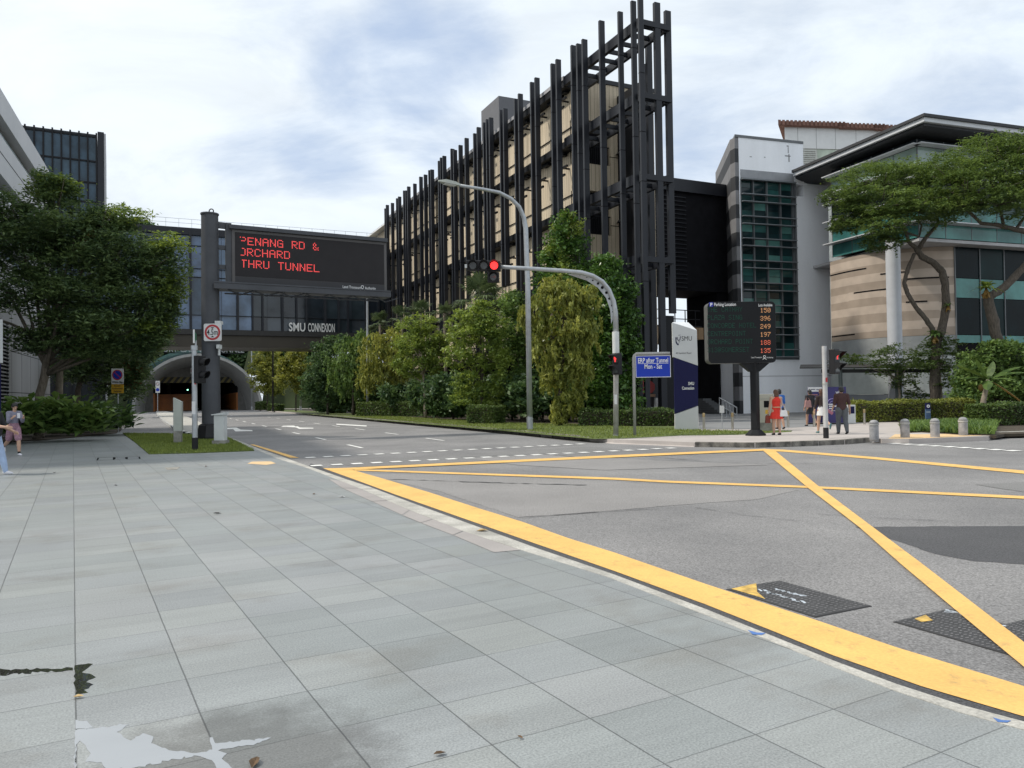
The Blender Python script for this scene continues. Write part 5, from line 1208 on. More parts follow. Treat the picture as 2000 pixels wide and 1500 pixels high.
st_ = MB(); st_.cbox((lb.x, lb.y - 0.086, 1.35), (0.11, 0, 0), (0, 0.004, 0), (0, 0, 0.40)); st_.build('notice', mat_signwhite, lp)
st_ = MB(); st_.cbox((lb.x + 0.05, lb.y - 0.075, 2.20), (0.05, 0, 0), (0, 0.004, 0), (0, 0, 0.24)); st_.build('sticker', mat_signred, lp)

# ---- grey slanted marker slab and white cabinet on the lawn
sb_ = G(348, 865, 0.02); ms = thing('marker_slab', 'upright grey-green slab with slanted top on a stained concrete foot', 'marker', sb_)
d1 = Vector((0.95, 0.31, 0)); b1 = Vector((-0.31, 0.95, 0))
k_ = sb_.y / FPX
MB().obox(sb_ - d1 * 0.14 - b1 * 0.2, d1 * 0.26, b1 * 0.5, (0, 0, 0.44)).build('foot', mat_weathered, ms, bevel=0.01)
p0 = sb_ - d1 * 0.15 - b1 * 0.14 + vZ * 0.442
MB().extrude([p0, p0 + d1 * 0.29, p0 + d1 * 0.29 + vZ * 1.08, p0 + vZ * 1.24], b1 * 0.55).build('slab', mat_cab, ms, bevel=0.008)
cb_ = G(428, 868, 0.02); cw_ = thing('roadside_cabinet', 'narrow white roadside cabinet with sloping lid at the gantry foot', 'cabinet', cb_)
MB().box((cb_.x, cb_.y + 0.15, 0.09), (0.46, 0.44, 0.14)).build('plinth', mat_weathered, cw_)
MB().box((cb_.x, cb_.y + 0.15, 0.605), (0.34, 0.36, 0.89)).build('body', mat_cabw, cw_, bevel=0.008)
dr = MB().box((cb_.x + 0.01, cb_.y - 0.033, 0.60), (0.28, 0.006, 0.80)).build('door', mat_cabw, cw_)
MB().hexa([(cb_.x - 0.25, cb_.y - 0.08, 1.055), (cb_.x + 0.20, cb_.y - 0.08, 1.055), (cb_.x + 0.20, cb_.y + 0.38, 1.055), (cb_.x - 0.25, cb_.y + 0.38, 1.055), (cb_.x - 0.25, cb_.y - 0.08, 1.08), (cb_.x + 0.20, cb_.y - 0.08, 1.15), (cb_.x + 0.20, cb_.y + 0.38, 1.15), (cb_.x - 0.25, cb_.y + 0.38, 1.08)]).build('lid', mat_cabw, cw_)

# ---- no waiting sign
nw = G(231, 843, 0.03); ns = thing('no_waiting_sign', 'blue and red no waiting sign over a yellow plate on a thin pole', 'road sign', nw)
zt = P(231, 720, nw.y).z; MB().cyl((nw.x, nw.y, 0.03), 0.03, zt - 0.05, 10).build('pole', mat_steel, ns)
w_ = 23.5 * nw.y / FPX; zm = P(231, 750, nw.y).z; zl = P(231, 768, nw.y).z; fy = nw.y - 0.04
pl1 = MB().box((nw.x, nw.y - 0.045, (zt + zm) / 2), (w_, 0.02, zt - zm)).build('plate', mat_signwhite, ns)
ccn = Vector((nw.x, fy - 0.02, zt - (zt - zm) * 0.41)); disc_flat(MB(), ccn, X1, vZ, w_ * 0.36).build('blue_disc', mat_signblue, pl1); ring(MB(), ccn - Y1 * 0.003, X1, vZ, w_ * 0.34, w_ * 0.43).build('red_ring', mat_signred, pl1)
dd = Vector((0.72, 0, -0.69)); MB().cbox(ccn - Y1 * 0.004, dd * w_ * 0.72, dd.cross(Y1) * w_ * 0.075, (0, 0.002, 0)).build('slash', mat_signred, pl1)
text('lettering', 'Within Bay', Vector((nw.x, fy - 0.018, zm + 0.05)), X1, vZ, 0.10, mat_letterblack, pl1, align='CENTER', width=w_ * 0.9, bold=0.03)
pl2 = MB().box((nw.x, nw.y - 0.045, (zm + zl) / 2 - 0.01), (w_, 0.02, zm - zl - 0.02)).build('yellow_plate', mat_signyellow, ns)
for i, tx in enumerate(('Except', 'Authorised', 'Vehicles')): text('lettering', tx, Vector((nw.x, fy - 0.018, zm - 0.13 - i * 0.145)), X1, vZ, 0.085, mat_letterblack, pl2, align='CENTER', bold=0.02)

# ---- cantilever traffic signal on the far verge
tb0 = G(1203, 851, LAND_Z); ts = thing('cantilever_traffic_signal', 'grey curved mast holding a row of signal lamps with red lit over the road', 'traffic light', tb0)
Yt = tb0.y; armY = lambda px: Yt - (1203 - px) / 240 * 1.6
path = [Vector((tb0.x, Yt, 0.08)), P(1203, 700, Yt), P(1203, 655, Yt)]
MB().tube(path[:2] + [P(1203, 690, Yt)], [0.095, 0.095, 0.095], 14).build('lower_pole', M('pale_pole_paint', (0.38, 0.37, 0.36), rough=0.6, var=0.2, vscale=4), ts, smooth=True)
MB().cyl(tuple(P(1203, 690, Yt)), 0.125, P(1203, 648, Yt).z - P(1203, 690, Yt).z, 14).build('sleeve', mat_cabw, ts, smooth=R(40))
arm = [P(1203, 650, Yt), P(1202, 610, Yt), P(1198, 588, armY(1198)), P(1189, 566, armY(1189)), P(1176, 550, armY(1176)), P(1158, 539, armY(1158)), P(1136, 532.5, armY(1136)), P(1100, 529, armY(1100)), P(1040, 525, armY(1040)), P(972, 521, armY(972))]
MB().tube(arm, [0.10, 0.095, 0.09, 0.088, 0.085, 0.082, 0.08, 0.077, 0.072, 0.066], 12).build('mast_arm', mat_steel, ts, smooth=True)
gs = MB(); inner = [P(1194, 632, Yt), P(1192, 605, armY(1198)), P(1184, 582, armY(1189)), P(1168, 562, armY(1176)), P(1146, 548, armY(1158)), P(1110, 536.5, armY(1136))]
outer = arm[1:7]
gs.add([p for pr_ in zip(inner, outer) for p in pr_], [(2 * i, 2 * i + 1, 2 * i + 3, 2 * i + 2) for i in range(5)]); g_o = gs.build('gusset', mat_steel, ts)
so_ = g_o.modifiers.new('thick', 'SOLIDIFY'); so_.thickness = 0.02
hl_ = MB()
for i, (f, r) in enumerate(((0.1, .018), (0.2, .028), (0.32, .04), (0.43, .05), (0.54, .055), (0.64, .045), (0.74, .03), (0.84, .022), (0.93, .016))):
    k = f * 5; j = min(4, int(k)); m_ = (inner[j].lerp(inner[j + 1], k - j) * 0.52 + outer[j].lerp(outer[j + 1], k - j) * 0.48); hl_.disc(m_ - Y1 * 0.014, Y1, r, 0.028, 12)
hl_.build('lightening_hole', mat_dark, ts)
ha = armY(950)
def hp(px, py): return P(px, py, ha)
ax_ = (P(965, 519, ha) - P(923, 518, ha)).normalized(); hcn = hp(944, 518.5); fac = Vector((0.05, -1, 0)).normalized()
hd = MB().cbox(hcn + Y1 * 0.1, ax_ * 1.20, Y1 * 0.18, (0, 0, 0.36)).build('signal_head', mat_sig, ts, bevel=0.03)
for px, m in ((923.5, mat_lens_off), (945, mat_lens_off), (965, red_lamp)):
    c = hp(px, 518.6); MB().disc(c + Y1 * 0.005, -Y1, 0.135, 0.02, 24, 0.9).build('lens', m, hd); v_ = MB(); vis(v_, c, -Y1, 0.165, 0.26); v_.build('visor', mat_sig, hd)
c = hp(963.5, 541); h2 = MB().cbox(c + Y1 * 0.1, X1 * 0.40, Y1 * 0.18, (0, 0, 0.36)).build('arrow_head', mat_sig, ts, bevel=0.03)
MB().disc(c + Y1 * 0.005, -Y1, 0.13, 0.02, 24, 0.9).build('lens', mat_lens_off, h2); v_ = MB(); vis(v_, c, -Y1, 0.165, 0.26); v_.build('visor', mat_sig, h2)
ar_ = MB(); f0 = c - Y1 * 0.02; ar_.cbox(f0 - X1 * 0.02, X1 * 0.11, Y1 * 0.003, (0, 0, 0.025)); ar_.add([f0 + Vector((0.03, -0.004, 0.06)), f0 + Vector((0.10, -0.004, 0)), f0 + Vector((0.03, -0.004, -0.06))], [(0, 1, 2)]); ar_.build('arrow', M('arrow_unlit', (0.25, 0.10, 0.09), rough=0.4), h2)
MB().cbox(hp(910, 520), X1 * 0.08, Y1 * 0.1, (0, 0, 0.12)).build('end_box', mat_cabw, ts)
def ped_head(parent, c, fx, zlen=0.78):
    fx = fx.normalized(); sd_ = fx.cross(vZ)
    hd = MB().cbox(c, fx * 0.20, sd_ * 0.32, (0, 0, zlen)).build('pedestrian_signal', mat_sig, parent, bevel=0.02)
    for dz, m in ((0.19, red_man), (-0.19, None)):
        q = c + fx * 0.102 + vZ * dz; MB().cbox(q, fx * 0.004, sd_ * 0.24, (0, 0, 0.26)).build('lens', mat_lens_off, hd)
        if m:
            mm = MB(); f1 = q + fx * 0.005
            def sq(u, z, w, h): mm.cbox(f1 + sd_ * u + vZ * z, fx * 0.003, sd_ * w, (0, 0, h))
            sq(0, 0.085, 0.045, 0.045); sq(0, 0.01, 0.07, 0.10); sq(-0.05, 0.015, 0.02, 0.09); sq(0.05, 0.015, 0.02, 0.09); sq(-0.02, -0.08, 0.026, 0.09); sq(0.02, -0.08, 0.026, 0.09); mm.build('red_figure', m, hd)
        vm = MB(); e = q + vZ * 0.15; vm.hexa([e - sd_ * 0.16, e + sd_ * 0.16, e + sd_ * 0.13 + fx * 0.26 - vZ * 0.04, e - sd_ * 0.13 + fx * 0.26 - vZ * 0.04] + [p + vZ * 0.014 for p in (e - sd_ * 0.16, e + sd_ * 0.16, e + sd_ * 0.13 + fx * 0.26 - vZ * 0.04, e - sd_ * 0.13 + fx * 0.26 - vZ * 0.04)])
        for s_ in (-1, 1): vm.extrude([e + sd_ * 0.16 * s_, e + sd_ * 0.13 * s_ + fx * 0.25 - vZ * 0.04, e + sd_ * 0.16 * s_ - vZ * 0.24], sd_ * 0.012 * s_)
        vm.build('visor', mat_sig, hd)
pc_ = P(1203, 711, Yt - 0.12); pc_.x += 0.03; ped_head(ts, Vector((pc_.x, Yt - 0.21, pc_.z)), Vector((-0.75, -0.66, 0)))
MB().cbox((tb0.x, Yt - 0.10, P(1203, 780, Yt).z), (0.10, 0, 0), (0, 0.004, 0), (0, 0, 0.35)).build('notice', mat_signwhite, ts)
MB().cyl((tb0.x, Yt, 0.08), 0.115, 0.03, 14).build('base_flange', mat_steel, ts)

# ---- pedestrian signal on the far corner
rb_ = G(1613.5, 856, LAND_Z); rp = thing('pedestrian_signal_pole', 'pale pole with black foot and red standing man signal at the far kerb', 'traffic light', rb_)
zt = P(1610, 676, rb_.y).z; MB().cyl((rb_.x, rb_.y, 0.42), 0.074, zt - 0.42, 16).build('pole', M('pale_pole_paint2', (0.46, 0.46, 0.46), rough=0.55, var=0.12, vscale=3), rp, smooth=R(40)); MB().cyl((rb_.x, rb_.y, LAND_Z), 0.084, 0.34, 16).build('pole_foot', mat_sig, rp, smooth=R(40))
c = P(1630, 706, rb_.y - 0.15); ped_head(rp, Vector((rb_.x + 0.29, rb_.y - 0.06, c.z)), Vector((0.62, -0.78, 0)), 0.80)
MB().cbox((rb_.x + 0.16, rb_.y, c.z), (0.14, 0, 0), (0, 0.06, 0), (0, 0, 0.08)).build('clamp', mat_steel, rp)
MB().cbox((rb_.x + 0.02, rb_.y - 0.088, P(1612, 742, rb_.y).z), (0.06, 0, 0), (0, 0.004, 0), (0, 0, 0.14)).build('sticker', mat_signred, rp)
MB().cyl((rb_.x, rb_.y, P(1612, 750, rb_.y).z), 0.093, 0.025, 16).build('strap', mat_cab, rp)

# ---- toll notice on its bent frame
eb_ = G(1240, 850.5, LAND_Z); es = thing('toll_notice_sign', 'blue toll notice panel hung in a bent grey frame on the verge', 'road sign', eb_)
zt = P(1241, 691, eb_.y).z; w_ = 70 * eb_.y / FPX
MB().tube([(eb_.x, eb_.y, LAND_Z), (eb_.x, eb_.y, zt - 0.16), (eb_.x + 0.03, eb_.y, zt - 0.06), (eb_.x + 0.10, eb_.y, zt), (eb_.x + w_ + 0.02, eb_.y, zt)], 0.055, 10).build('frame', M('frame_grey', (0.34, 0.335, 0.33), rough=0.6, var=0.12), es, smooth=True)
pz0 = P(1241, 737.5, eb_.y).z; px0 = eb_.x + 0.065; pw = w_ - 0.03; ph = zt - 0.075 - pz0
pe = MB().obox((px0, eb_.y - 0.03, pz0), (pw, 0, 0), (0, 0.03, 0), (0, 0, ph)).build('panel', mat_signblue, es)
bo = MB(); fy = eb_.y - 0.033
for (x0, x1, z0, z1) in ((0, pw, 0, 0.018), (0, pw, ph - 0.018, ph), (0, 0.018, 0.018, ph - 0.018), (pw - 0.018, pw, 0.018, ph - 0.018)): bo.obox((px0 + x0, fy, pz0 + z0), (x1 - x0, 0, 0), (0, 0.002, 0), (0, 0, z1 - z0))
bo.obox((px0 + 0.08, fy, pz0 + ph * 0.63), (pw - 0.16, 0, 0), (0, 0.002, 0), (0, 0, 0.013)); bo.build('border', mat_letterwhite, pe)
text('lettering', 'ERP after Tunnel', (px0 + pw / 2, fy + 0.003, pz0 + ph * 0.68), X1, vZ, 0.17, mat_letterwhite, pe, align='CENTER', width=pw * 0.86, bold=0.012)
text('lettering', 'Mon - Sat', (px0 + pw / 2, fy + 0.003, pz0 + ph * 0.40), X1, vZ, 0.17, mat_letterwhite, pe, align='CENTER', width=pw * 0.50, bold=0.012)

# ---- university pylon
tb1 = G(1340, 839, LAND_Z); Yp = tb1.y; py_ = thing('sign_pylon', 'tall white and navy slanted university pylon beside the low hedge', 'sign', tb1)
def pp(px, yy, dy=0.0): return P(px, yy, Yp + dy)
dep = Vector((0.06, 0.42, 0))
MB().extrude([pp(1313, 630), pp(1361, 645), pp(1363, 714), pp(1314.5, 697)], dep).build('upper_panel', M('pylon_white', (0.56, 0.57, 0.58), rough=0.45, var=0.04), py_)
MB().add([pp(1313, 630), pp(1361, 645), pp(1361, 645) + dep, pp(1313, 630) + dep, pp(1316, 629.6) + dep * 1.05 + vZ * 0.05, pp(1346, 630) + dep * 1.05 + vZ * 0.05], [(0, 1, 2, 3), (3, 2, 5, 4), (0, 3, 4), (1, 5, 2), (0, 4, 5, 1)]).build('top_wedge', M('pylon_white_top', (0.72, 0.74, 0.76), rough=0.4), py_)
MB().extrude([pp(1316.5, 698), pp(1363, 714.5), pp(1363.6, 792), pp(1318.5, 808)], dep * 0.96 + Vector((0, 0.005, 0))).build('navy_panel', mat_navy, py_)
MB().extrude([pp(1318.5, 809), pp(1363.6, 793), pp(1365, 839), pp(1318.5, 839)], dep).build('pylon_base', MATS['pylon_white'], py_)
fp = Vector((0, -0.004, 0)); sc_ = Yp / FPX
cr_ = MB()
cr_.ngon([pp(x, y) + fp for x, y in ((1319, 658), (1321.5, 660), (1321, 666), (1323.5, 671), (1326, 671), (1325, 675), (1322, 673), (1319.5, 669))])
cr_.build('crest', mat_navy, py_)
cr_ = MB(); cr_.tube([pp(x, y) + fp for x, y in ((1322, 658), (1324, 664), (1326, 665), (1328, 663), (1329, 657))], 0.02, 5); cr_.tube([pp(x, y) + fp for x, y in ((1325, 655), (1329, 654))], 0.01, 5); cr_.tube([pp(x, y) + fp for x, y in ((1326, 665), (1326.5, 669), (1328, 667))], 0.01, 5); cr_.build('crest', M('crest_grey', (0.12, 0.12, 0.16), rough=0.5), py_)
text('lettering', 'SMU', pp(1331, 665.5), X1, vZ, 9 * sc_, mat_letterblack, py_, width=20 * sc_); text('lettering', '40 Stamford Road', pp(1320, 691.5), X1, Vector((0, 0, 1)), 3.6 * sc_, mat_letterblack, py_, width=30 * sc_)
text('lettering', 'SMU', pp(1344, 752), X1, vZ, 6.0 * sc_, mat_letterwhite, py_, width=11.5 * sc_, bold=0.02); text('lettering', 'Connexion', pp(1332, 761), X1, vZ, 6.0 * sc_, mat_letterwhite, py_, width=23.5 * sc_, bold=0.02)

# ---- parking guidance board
kb_ = G(1476, 850.5, LAND_Z); Yk = kb_.y; ps = thing('parking_board', 'dark parking guidance board with amber lot counts on a black post', 'message sign', kb_)
k_ = Yk / FPX; L0, L1 = P(1381, 650, Yk).x, P(1513, 650, Yk).x; zb0, zt0 = P(1445, 709.5, Yk).z, P(1445, 590, Yk).z; ccx = (L0 + L1) / 2 - 0.0; W_, H_ = L1 - L0, zt0 - zb0
mat_kb = M('parking_board_case', (0.011, 0.012, 0.014), rough=0.55, var=0.1, spec=0.2)
bc = MB().extrude(round_rect((ccx, Yk - 0.12, (zb0 + zt0) / 2), X1, vZ, W_, H_, 0.16), (0, 0.5, 0)).build('board_case', M('parking_board_side', (0.10, 0.10, 0.10), rough=0.45), ps)
fr_ = MB().extrude(round_rect((ccx, Yk - 0.128, (zb0 + zt0) / 2), X1, vZ, W_ - 0.01, H_ - 0.01, 0.155), (0, 0.006, 0)).build('front', mat_kb, bc)
pb_ = Vector((kb_.x, Yk, LAND_Z)); MB().tube([pb_, pb_ + vZ * (zb0 - LAND_Z + 0.05)], 0.16, 4).build('post', mat_kb, ps)
MB().lathe(pb_, [(0.36, 0), (0.36, 0.04), (0.24, 0.16), (0.2, 0.2)], 8).build('post_base', mat_kb, ps)
MB().extrude([(kb_.x - 0.5, Yk - 0.08, zb0 - 0.01), (kb_.x + 0.5, Yk - 0.08, zb0 - 0.01), (kb_.x + 0.16, Yk - 0.08, zb0 - 0.30), (kb_.x - 0.16, Yk - 0.08, zb0 - 0.30)], (0, 0.3, 0)).build('post_head', mat_kb, ps)
fY = Yk - 0.129
def kp(px, py): q = P(px, py, fY); return Vector((q.x, fY, q.z))
bp_ = MB().obox(kp(1385, 599), (8 * k_, 0, 0), (0, -0.003, 0), (0, 0, 8.5 * k_)).build('parking_symbol', M('parking_blue', (0.02, 0.035, 0.35), rough=0.4), fr_)
text('lettering', 'P', kp(1386.8, 598) - Y1 * 0.003, X1, vZ, 6.2 * k_, mat_letterwhite, bp_, bold=0.03)
text('lettering', 'Parking Location', kp(1394.5, 597.8), X1, vZ, 6.2 * k_, mat_letterwhite, fr_, width=42.5 * k_, bold=0.012); text('lettering', 'Lots Available', kp(1481, 598.5), X1, vZ, 5.2 * k_, mat_letterwhite, fr_, width=27 * k_, bold=0.012)
for i, (nm, cnt, m) in enumerate((('THE CATHAY', '150', amber_led), ('PLAZA SING', '396', amber_led), ('CONCORDE HOTEL', '249', amber_led), ('CENTREPOINT', '197', amber_led), ('ORCHARD POINT', '188', orange_led), ('313@SOMERSET', '135', orange_led))):
    led('unlit_text', nm, kp(1381.5, 609.5 + i * 15.75), X1, vZ, 9.5 * k_, mat_led_off, fr_, cw=6.9 * k_, lift=0.003); led('led_count', cnt, kp(1485, 610.5 + i * 15.75), X1, vZ, 9 * k_, m, fr_, cw=7.0 * k_, lift=0.004, dot=0.75)
text('lettering', 'Land Transport', kp(1467, 699.5), X1, vZ, 2.9 * k_, mat_letterwhite, fr_, width=21 * k_); text('lettering', 'Authority', kp(1497, 699.5), X1, vZ, 2.9 * k_, mat_letterwhite, fr_, width=13 * k_); knot(kp(1493, 702), X1, vZ, 7.5 * k_, mat_letterwhite, fr_)

# ---- street lamps
def lamp(name, label, base, path, r0, m, head=None, group=None):
    t = thing(name, label, 'street lamp', base, group); b = Vector(base); rad = [r0 * (1 - 0.5 * i / (len(path))) for i in range(len(path) + 1)]
    MB().tube([b] + path, rad, 12).build('lamp_pole', m, t, smooth=True); MB().cyl(b, r0 * 1.12, 0.55, 12).build('pole_foot', m, t)
    if head:
        a, d, ln = head; d = Vector(d).normalized(); sd_ = d.cross(vZ).normalized(); mb = MB()
        for (f, w, h) in ((0, .05, .05), (0.25, .15, .09), (0.7, .17, .10), (1.0, .05, .03)):
            c = a + d * ln * f; mb.v += [c - sd_ * w - vZ * h * .6, c + sd_ * w - vZ * h * .6, c + sd_ * w * .8 + vZ * h, c - sd_ * w * .8 + vZ * h]
        for i in range(3):
            for k in range(4): mb.f.append([i * 4 + k, i * 4 + (k + 1) % 4, (i + 1) * 4 + (k + 1) % 4, (i + 1) * 4 + k]); mb.mi.append(0)
        mb.f += [[3, 2, 1, 0], [12, 13, 14, 15]]; mb.mi += [0, 0]
        h_ = mb.build('lamp_head', mat_cab, t); c = a + d * ln * 0.5 - vZ * 0.075; MB().cbox(c, d * ln * 0.5, sd_ * 0.2, (0, 0, 0.03)).build('lamp_glass', mat_signwhite, h_)
    return t
b0 = G(1035, 839, LAND_Z); Yb = b0.y; yy = lambda px: Yb - (1030 - px) / 150 * 1.6
lamp('street_lamp', 'tall grey street lamp with curved arm reaching over the road', b0, [P(1031, 560, Yb), P(1027, 446, Yb), P(1023, 424, Yb), P(1014, 404, yy(1014)), P(998, 388, yy(998)), P(975, 376, yy(975)), P(940, 369, yy(940)), P(897, 362, yy(897))], 0.125, mat_steel, (P(899, 362, yy(899)), P(860, 354, yy(860)) - P(899, 362, yy(899)), 1.0))
b0 = G(718, 812.5, LAND_Z); Yb = b0.y; top = P(717, 520, Yb)
lamp('street_lamp', 'slim grey pole rising behind the right half of the message board', b0, [P(718, 700, Yb), top, top + vZ * 0.6 - vN * 0.4, top + vZ * 0.9 - vN * 1.6], 0.12, mat_steel, (top + vZ * 0.9 - vN * 1.6, -vN, 0.9))
b0 = P(587, 800, 108); b0.z = 0.08; top = P(587, 668, 108)
lamp('street_lamp', 'far grey lamp post with short arm under the bridge', b0, [top, top + vZ * 0.35 - X1 * 0.15, top + vZ * 0.4 - X1 * 0.6], 0.13, mat_steel, (top + vZ * 0.4 - X1 * 0.6, -X1, 0.8))
b0 = P(533, 803, 100); b0.z = 0.08; top = P(533, 686, 100)
lamp('street_lamp', 'black lamp post in front of the yellow-green trees by the tunnel', b0, [top, top + vZ * 0.3 - X1 * 0.3, top + vZ * 0.32 - X1 * 0.5], 0.12, mat_sig, (top + vZ * 0.32 - X1 * 0.45, -X1, 0.6))
b0 = P(492, 800, 120); b0.z = 0.08; top = P(491, 678, 120)
lamp('street_lamp', 'thin far lamp post at the right edge of the tunnel mouth', b0, [top, top + vZ * 0.3 - X1 * 0.3, top + vZ * 0.32 - X1 * 0.6], 0.10, mat_steel, (top + vZ * 0.32 - X1 * 0.6, -X1, 0.6))

# ---- bollards
cbp = [G(1707.5, 862, 0.02), G(1768, 858.5, 0.02), G(1826.5, 857.5, 0.02), G(1881.5, 854, 0.02)]
CL = ['concrete bollard at the end of the stone kerb, nearest the signal pole', 'concrete bollard second from the signal pole, before the hedge end', 'concrete bollard in front of the blue marker post', 'concrete bollard in front of the banana plant']
mat_boll = M('grey_bollard', (0.19, 0.19, 0.20), rough=0.85, col2=(0.36, 0.36, 0.37), vscale=5, bump=0.3)
def conc_bollard(p):
    t = thing('concrete_bollard', CL[0], 'bollard', p, 'domed concrete bollards at the crossing')
    MB().lathe(p, [(0.135, 0), (0.135, 0.47)], 20).build('shaft', mat_boll, t, smooth=R(40)); MB().lathe(p + vZ * 0.471, [(0.125, 0), (0.125, 0.02), (0.145, 0.025), (0.145, 0.075)], 20).build('collar', M('bollard_collar', (0.36, 0.36, 0.35), rough=0.8, var=0.2), t)
    MB().lathe(p + vZ * 0.548, [(0.14, 0), (0.125, 0.05), (0.09, 0.09), (0.03, 0.11)], 20).build('dome', mat_boll, t, smooth=True); MB().lathe(p + vZ * 0.03, [(0.139, 0), (0.139, 0.025)], 20).build('foot_ring', mat_kerb_dark, t)
    return t
cb0 = conc_bollard(cbp[0])
for p, lab in zip(cbp[1:], CL[1:]): c = copy_tree(cb0); c.location = p; c['label'] = lab
sbp = [(1375, 839.5), (1431, 839), (1539.5, 834), (1590.5, 834), (1688.5, 829)]
SL = ['brass-topped steel bollard right beside the white pylon base', 'brass-topped steel bollard between the small white plate and the parking board', 'brass-topped steel bollard right of the woman in red', 'brass-topped steel bollard beside the woman in white shorts', 'slim steel bollard in front of the light green hedge']
def steel_bollard(p):
    t = thing('steel_bollard', SL[0], 'bollard', p, 'steel bollards around the plaza'); MB().cyl(p, 0.05, 0.52, 14).build('shaft', M('brushed_steel', (0.42, 0.40, 0.36), rough=0.3, metal=0.8), t, smooth=R(40)); MB().lathe(p + vZ * 0.521, [(0.056, 0), (0.056, 0.13), (0.05, 0.16), (0.02, 0.175)], 14).build('cap', M('brass', (0.40, 0.30, 0.16), rough=0.35, metal=0.7), t, smooth=R(40)); return t
s0_ = steel_bollard(G(*sbp[0], LAND_Z))
for p, lab in zip(sbp[1:], SL[1:]): c = copy_tree(s0_); c.location = G(*p, LAND_Z); c['label'] = lab

# ---- small things on the plaza
q = G(1410.5, 838.5, LAND_Z); t = thing('small_plate_sign', 'small white plate on a thin post on the plaza', 'sign', q); MB().cyl(q, 0.022, 0.72, 8).build('post', mat_steel, t); MB().obox(q + Vector((-0.09, -0.04, 0.68)), (0.18, 0, 0), (0, 0.02, 0), (0, 0, 0.30)).build('plate', mat_signwhite, t)
q = G(1497, 841.5, LAND_Z); t = thing('utility_cabinet', 'beige utility cabinet with dark window behind the parking board post', 'cabinet', q); kx = q.y / FPX
MB().box((q.x - 0.02, q.y + 0.25, 0.24), (0.60, 0.5, 0.32)).build('plinth', mat_weathered, t); MB().box((q.x - 0.02, q.y + 0.25, 0.86), (0.58, 0.5, 0.92)).build('body', M('beige_cabinet', (0.40, 0.385, 0.33), rough=0.65, var=0.08), t, bevel=0.01); MB().box((q.x - 0.02, q.y + 0.25, 1.42), (0.62, 0.54, 0.18)).build('lid', MATS['beige_cabinet'], t, bevel=0.01)
MB().box((q.x + 0.02, q.y - 0.003, 1.12), (0.20, 0.006, 0.26)).build('dial_window', mat_dark, t); MB().box((q.x + 0.02, q.y - 0.003, 0.82), (0.10, 0.006, 0.16)).build('warning_label', mat_signyellow, t)
def banner(label, x0, x1, ytop, Y, white_top):
    a = P(x0, 832, Y); a.z = 0.1; w_ = (x1 - x0) * Y / FPX; zt = P(x0, ytop, Y).z; t = thing('banner_stand', label, 'banner', a); H = zt - 0.12
    MB().obox(a - vZ * 0.01, (w_, 0, 0), (0, 0.3, 0), (0, 0, 0.05)).build('foot', mat_sig, t)
    pn = MB().obox(a + Vector((0, 0.12, 0.05)), (w_, 0, 0), (0, 0.04, 0), (0, 0, H)).build('panel', M('violet_navy_print', (0.030, 0.024, 0.12), rough=0.5, var=0.15, vscale=1.5), t); f = a + Vector((0, 0.116, 0.05))
    if white_top:
        MB().obox(f + vZ * H * 0.865, (w_, 0, 0), (0, 0.003, 0), (0, 0, H * 0.13)).build('white_header', mat_signwhite, pn); bl = MB()
        bl.obox(f + Vector((w_ * 0.08, -0.003, H * 0.90)), (w_ * 0.05, 0, 0), (0, 0.002, 0), (0, 0, H * 0.05)); bl.obox(f + Vector((w_ * 0.22, -0.003, H * 0.92)), (w_ * 0.3, 0, 0), (0, 0.002, 0), (0, 0, H * 0.02)); bl.obox(f + Vector((w_ * 0.6, -0.003, H * 0.91)), (w_ * 0.3, 0, 0), (0, 0.002, 0), (0, 0, H * 0.02)); bl.build('header_print', mat_navy, pn)
        rd_ = MB(); rd_.obox(f + Vector((w_ * 0.08, -0.001, H * 0.77)), (w_ * 0.6, 0, 0), (0, 0.002, 0), (0, 0, H * 0.02)); rd_.obox(f + Vector((w_ * 0.08, -0.001, H * 0.72)), (w_ * 0.3, 0, 0), (0, 0.002, 0), (0, 0, H * 0.015)); rd_.build('print', M('salmon_print', (0.45, 0.20, 0.17), rough=0.5), pn)
        MB().ngon([f + Vector((w_ * x, -0.002, H * z)) for x, z in ((0.42, 0.68), (0.66, 0.70), (0.72, 0.60), (0.50, 0.56))]).build('print', M('pale_blue_print', (0.45, 0.52, 0.62), rough=0.5), pn)
    else:
        text('lettering', 'VCS', f + Vector((w_ * 0.44, 0, H * 0.80)), X1, vZ, 0.11, mat_letterwhite, pn, width=w_ * 0.30, bold=0.03); ln = MB()
        for (x, z, ww, hh) in ((0.02, .50, .30, .03), (0.05, .445, .50, .035), (0.05, .385, .16, .03), (0.05, .33, .50, .012)): ln.obox(f + Vector((w_ * x, -0.001, H * z)), (w_ * ww, 0, 0), (0, 0.002, 0), (0, 0, H * hh))
        ln.build('print', mat_signwhite, pn)
        c = f + Vector((w_ * 0.25, -0.003, H * 0.52)); ar = MB()
        for r in (0.30, 0.16): ar.tube([c + Vector((w_ * r * math.cos(a_), 0, w_ * r * math.sin(a_))) for a_ in [math.pi * k_ / 8 for k_ in range(9)]], 0.012, 5)
        ar.build('print', M('lilac_print', (0.30, 0.25, 0.50), rough=0.5), pn)
    return t
banner('tall violet banner with white header behind the walking women', 1581, 1609, 757, 35.5, True); banner('wide violet banner lettered VCS behind the man in brown', 1620, 1656, 757, 35, False)
q = P(1664, 826, 35.5); q.z = 0.1; t = thing('info_box', 'white information box with navy panel beside the wide violet banner', 'info stand', q); MB().obox(q - X1 * 0.18, (0.36, 0, 0), (0, 0.3, 0), (0, 0, 0.85)).build('body', mat_cabw, t, bevel=0.01); MB().obox(q + Vector((-0.13, -0.004, 0.45)), (0.26, 0, 0), (0, 0.003, 0), (0, 0, 0.33)).build('panel', mat_navy, t)
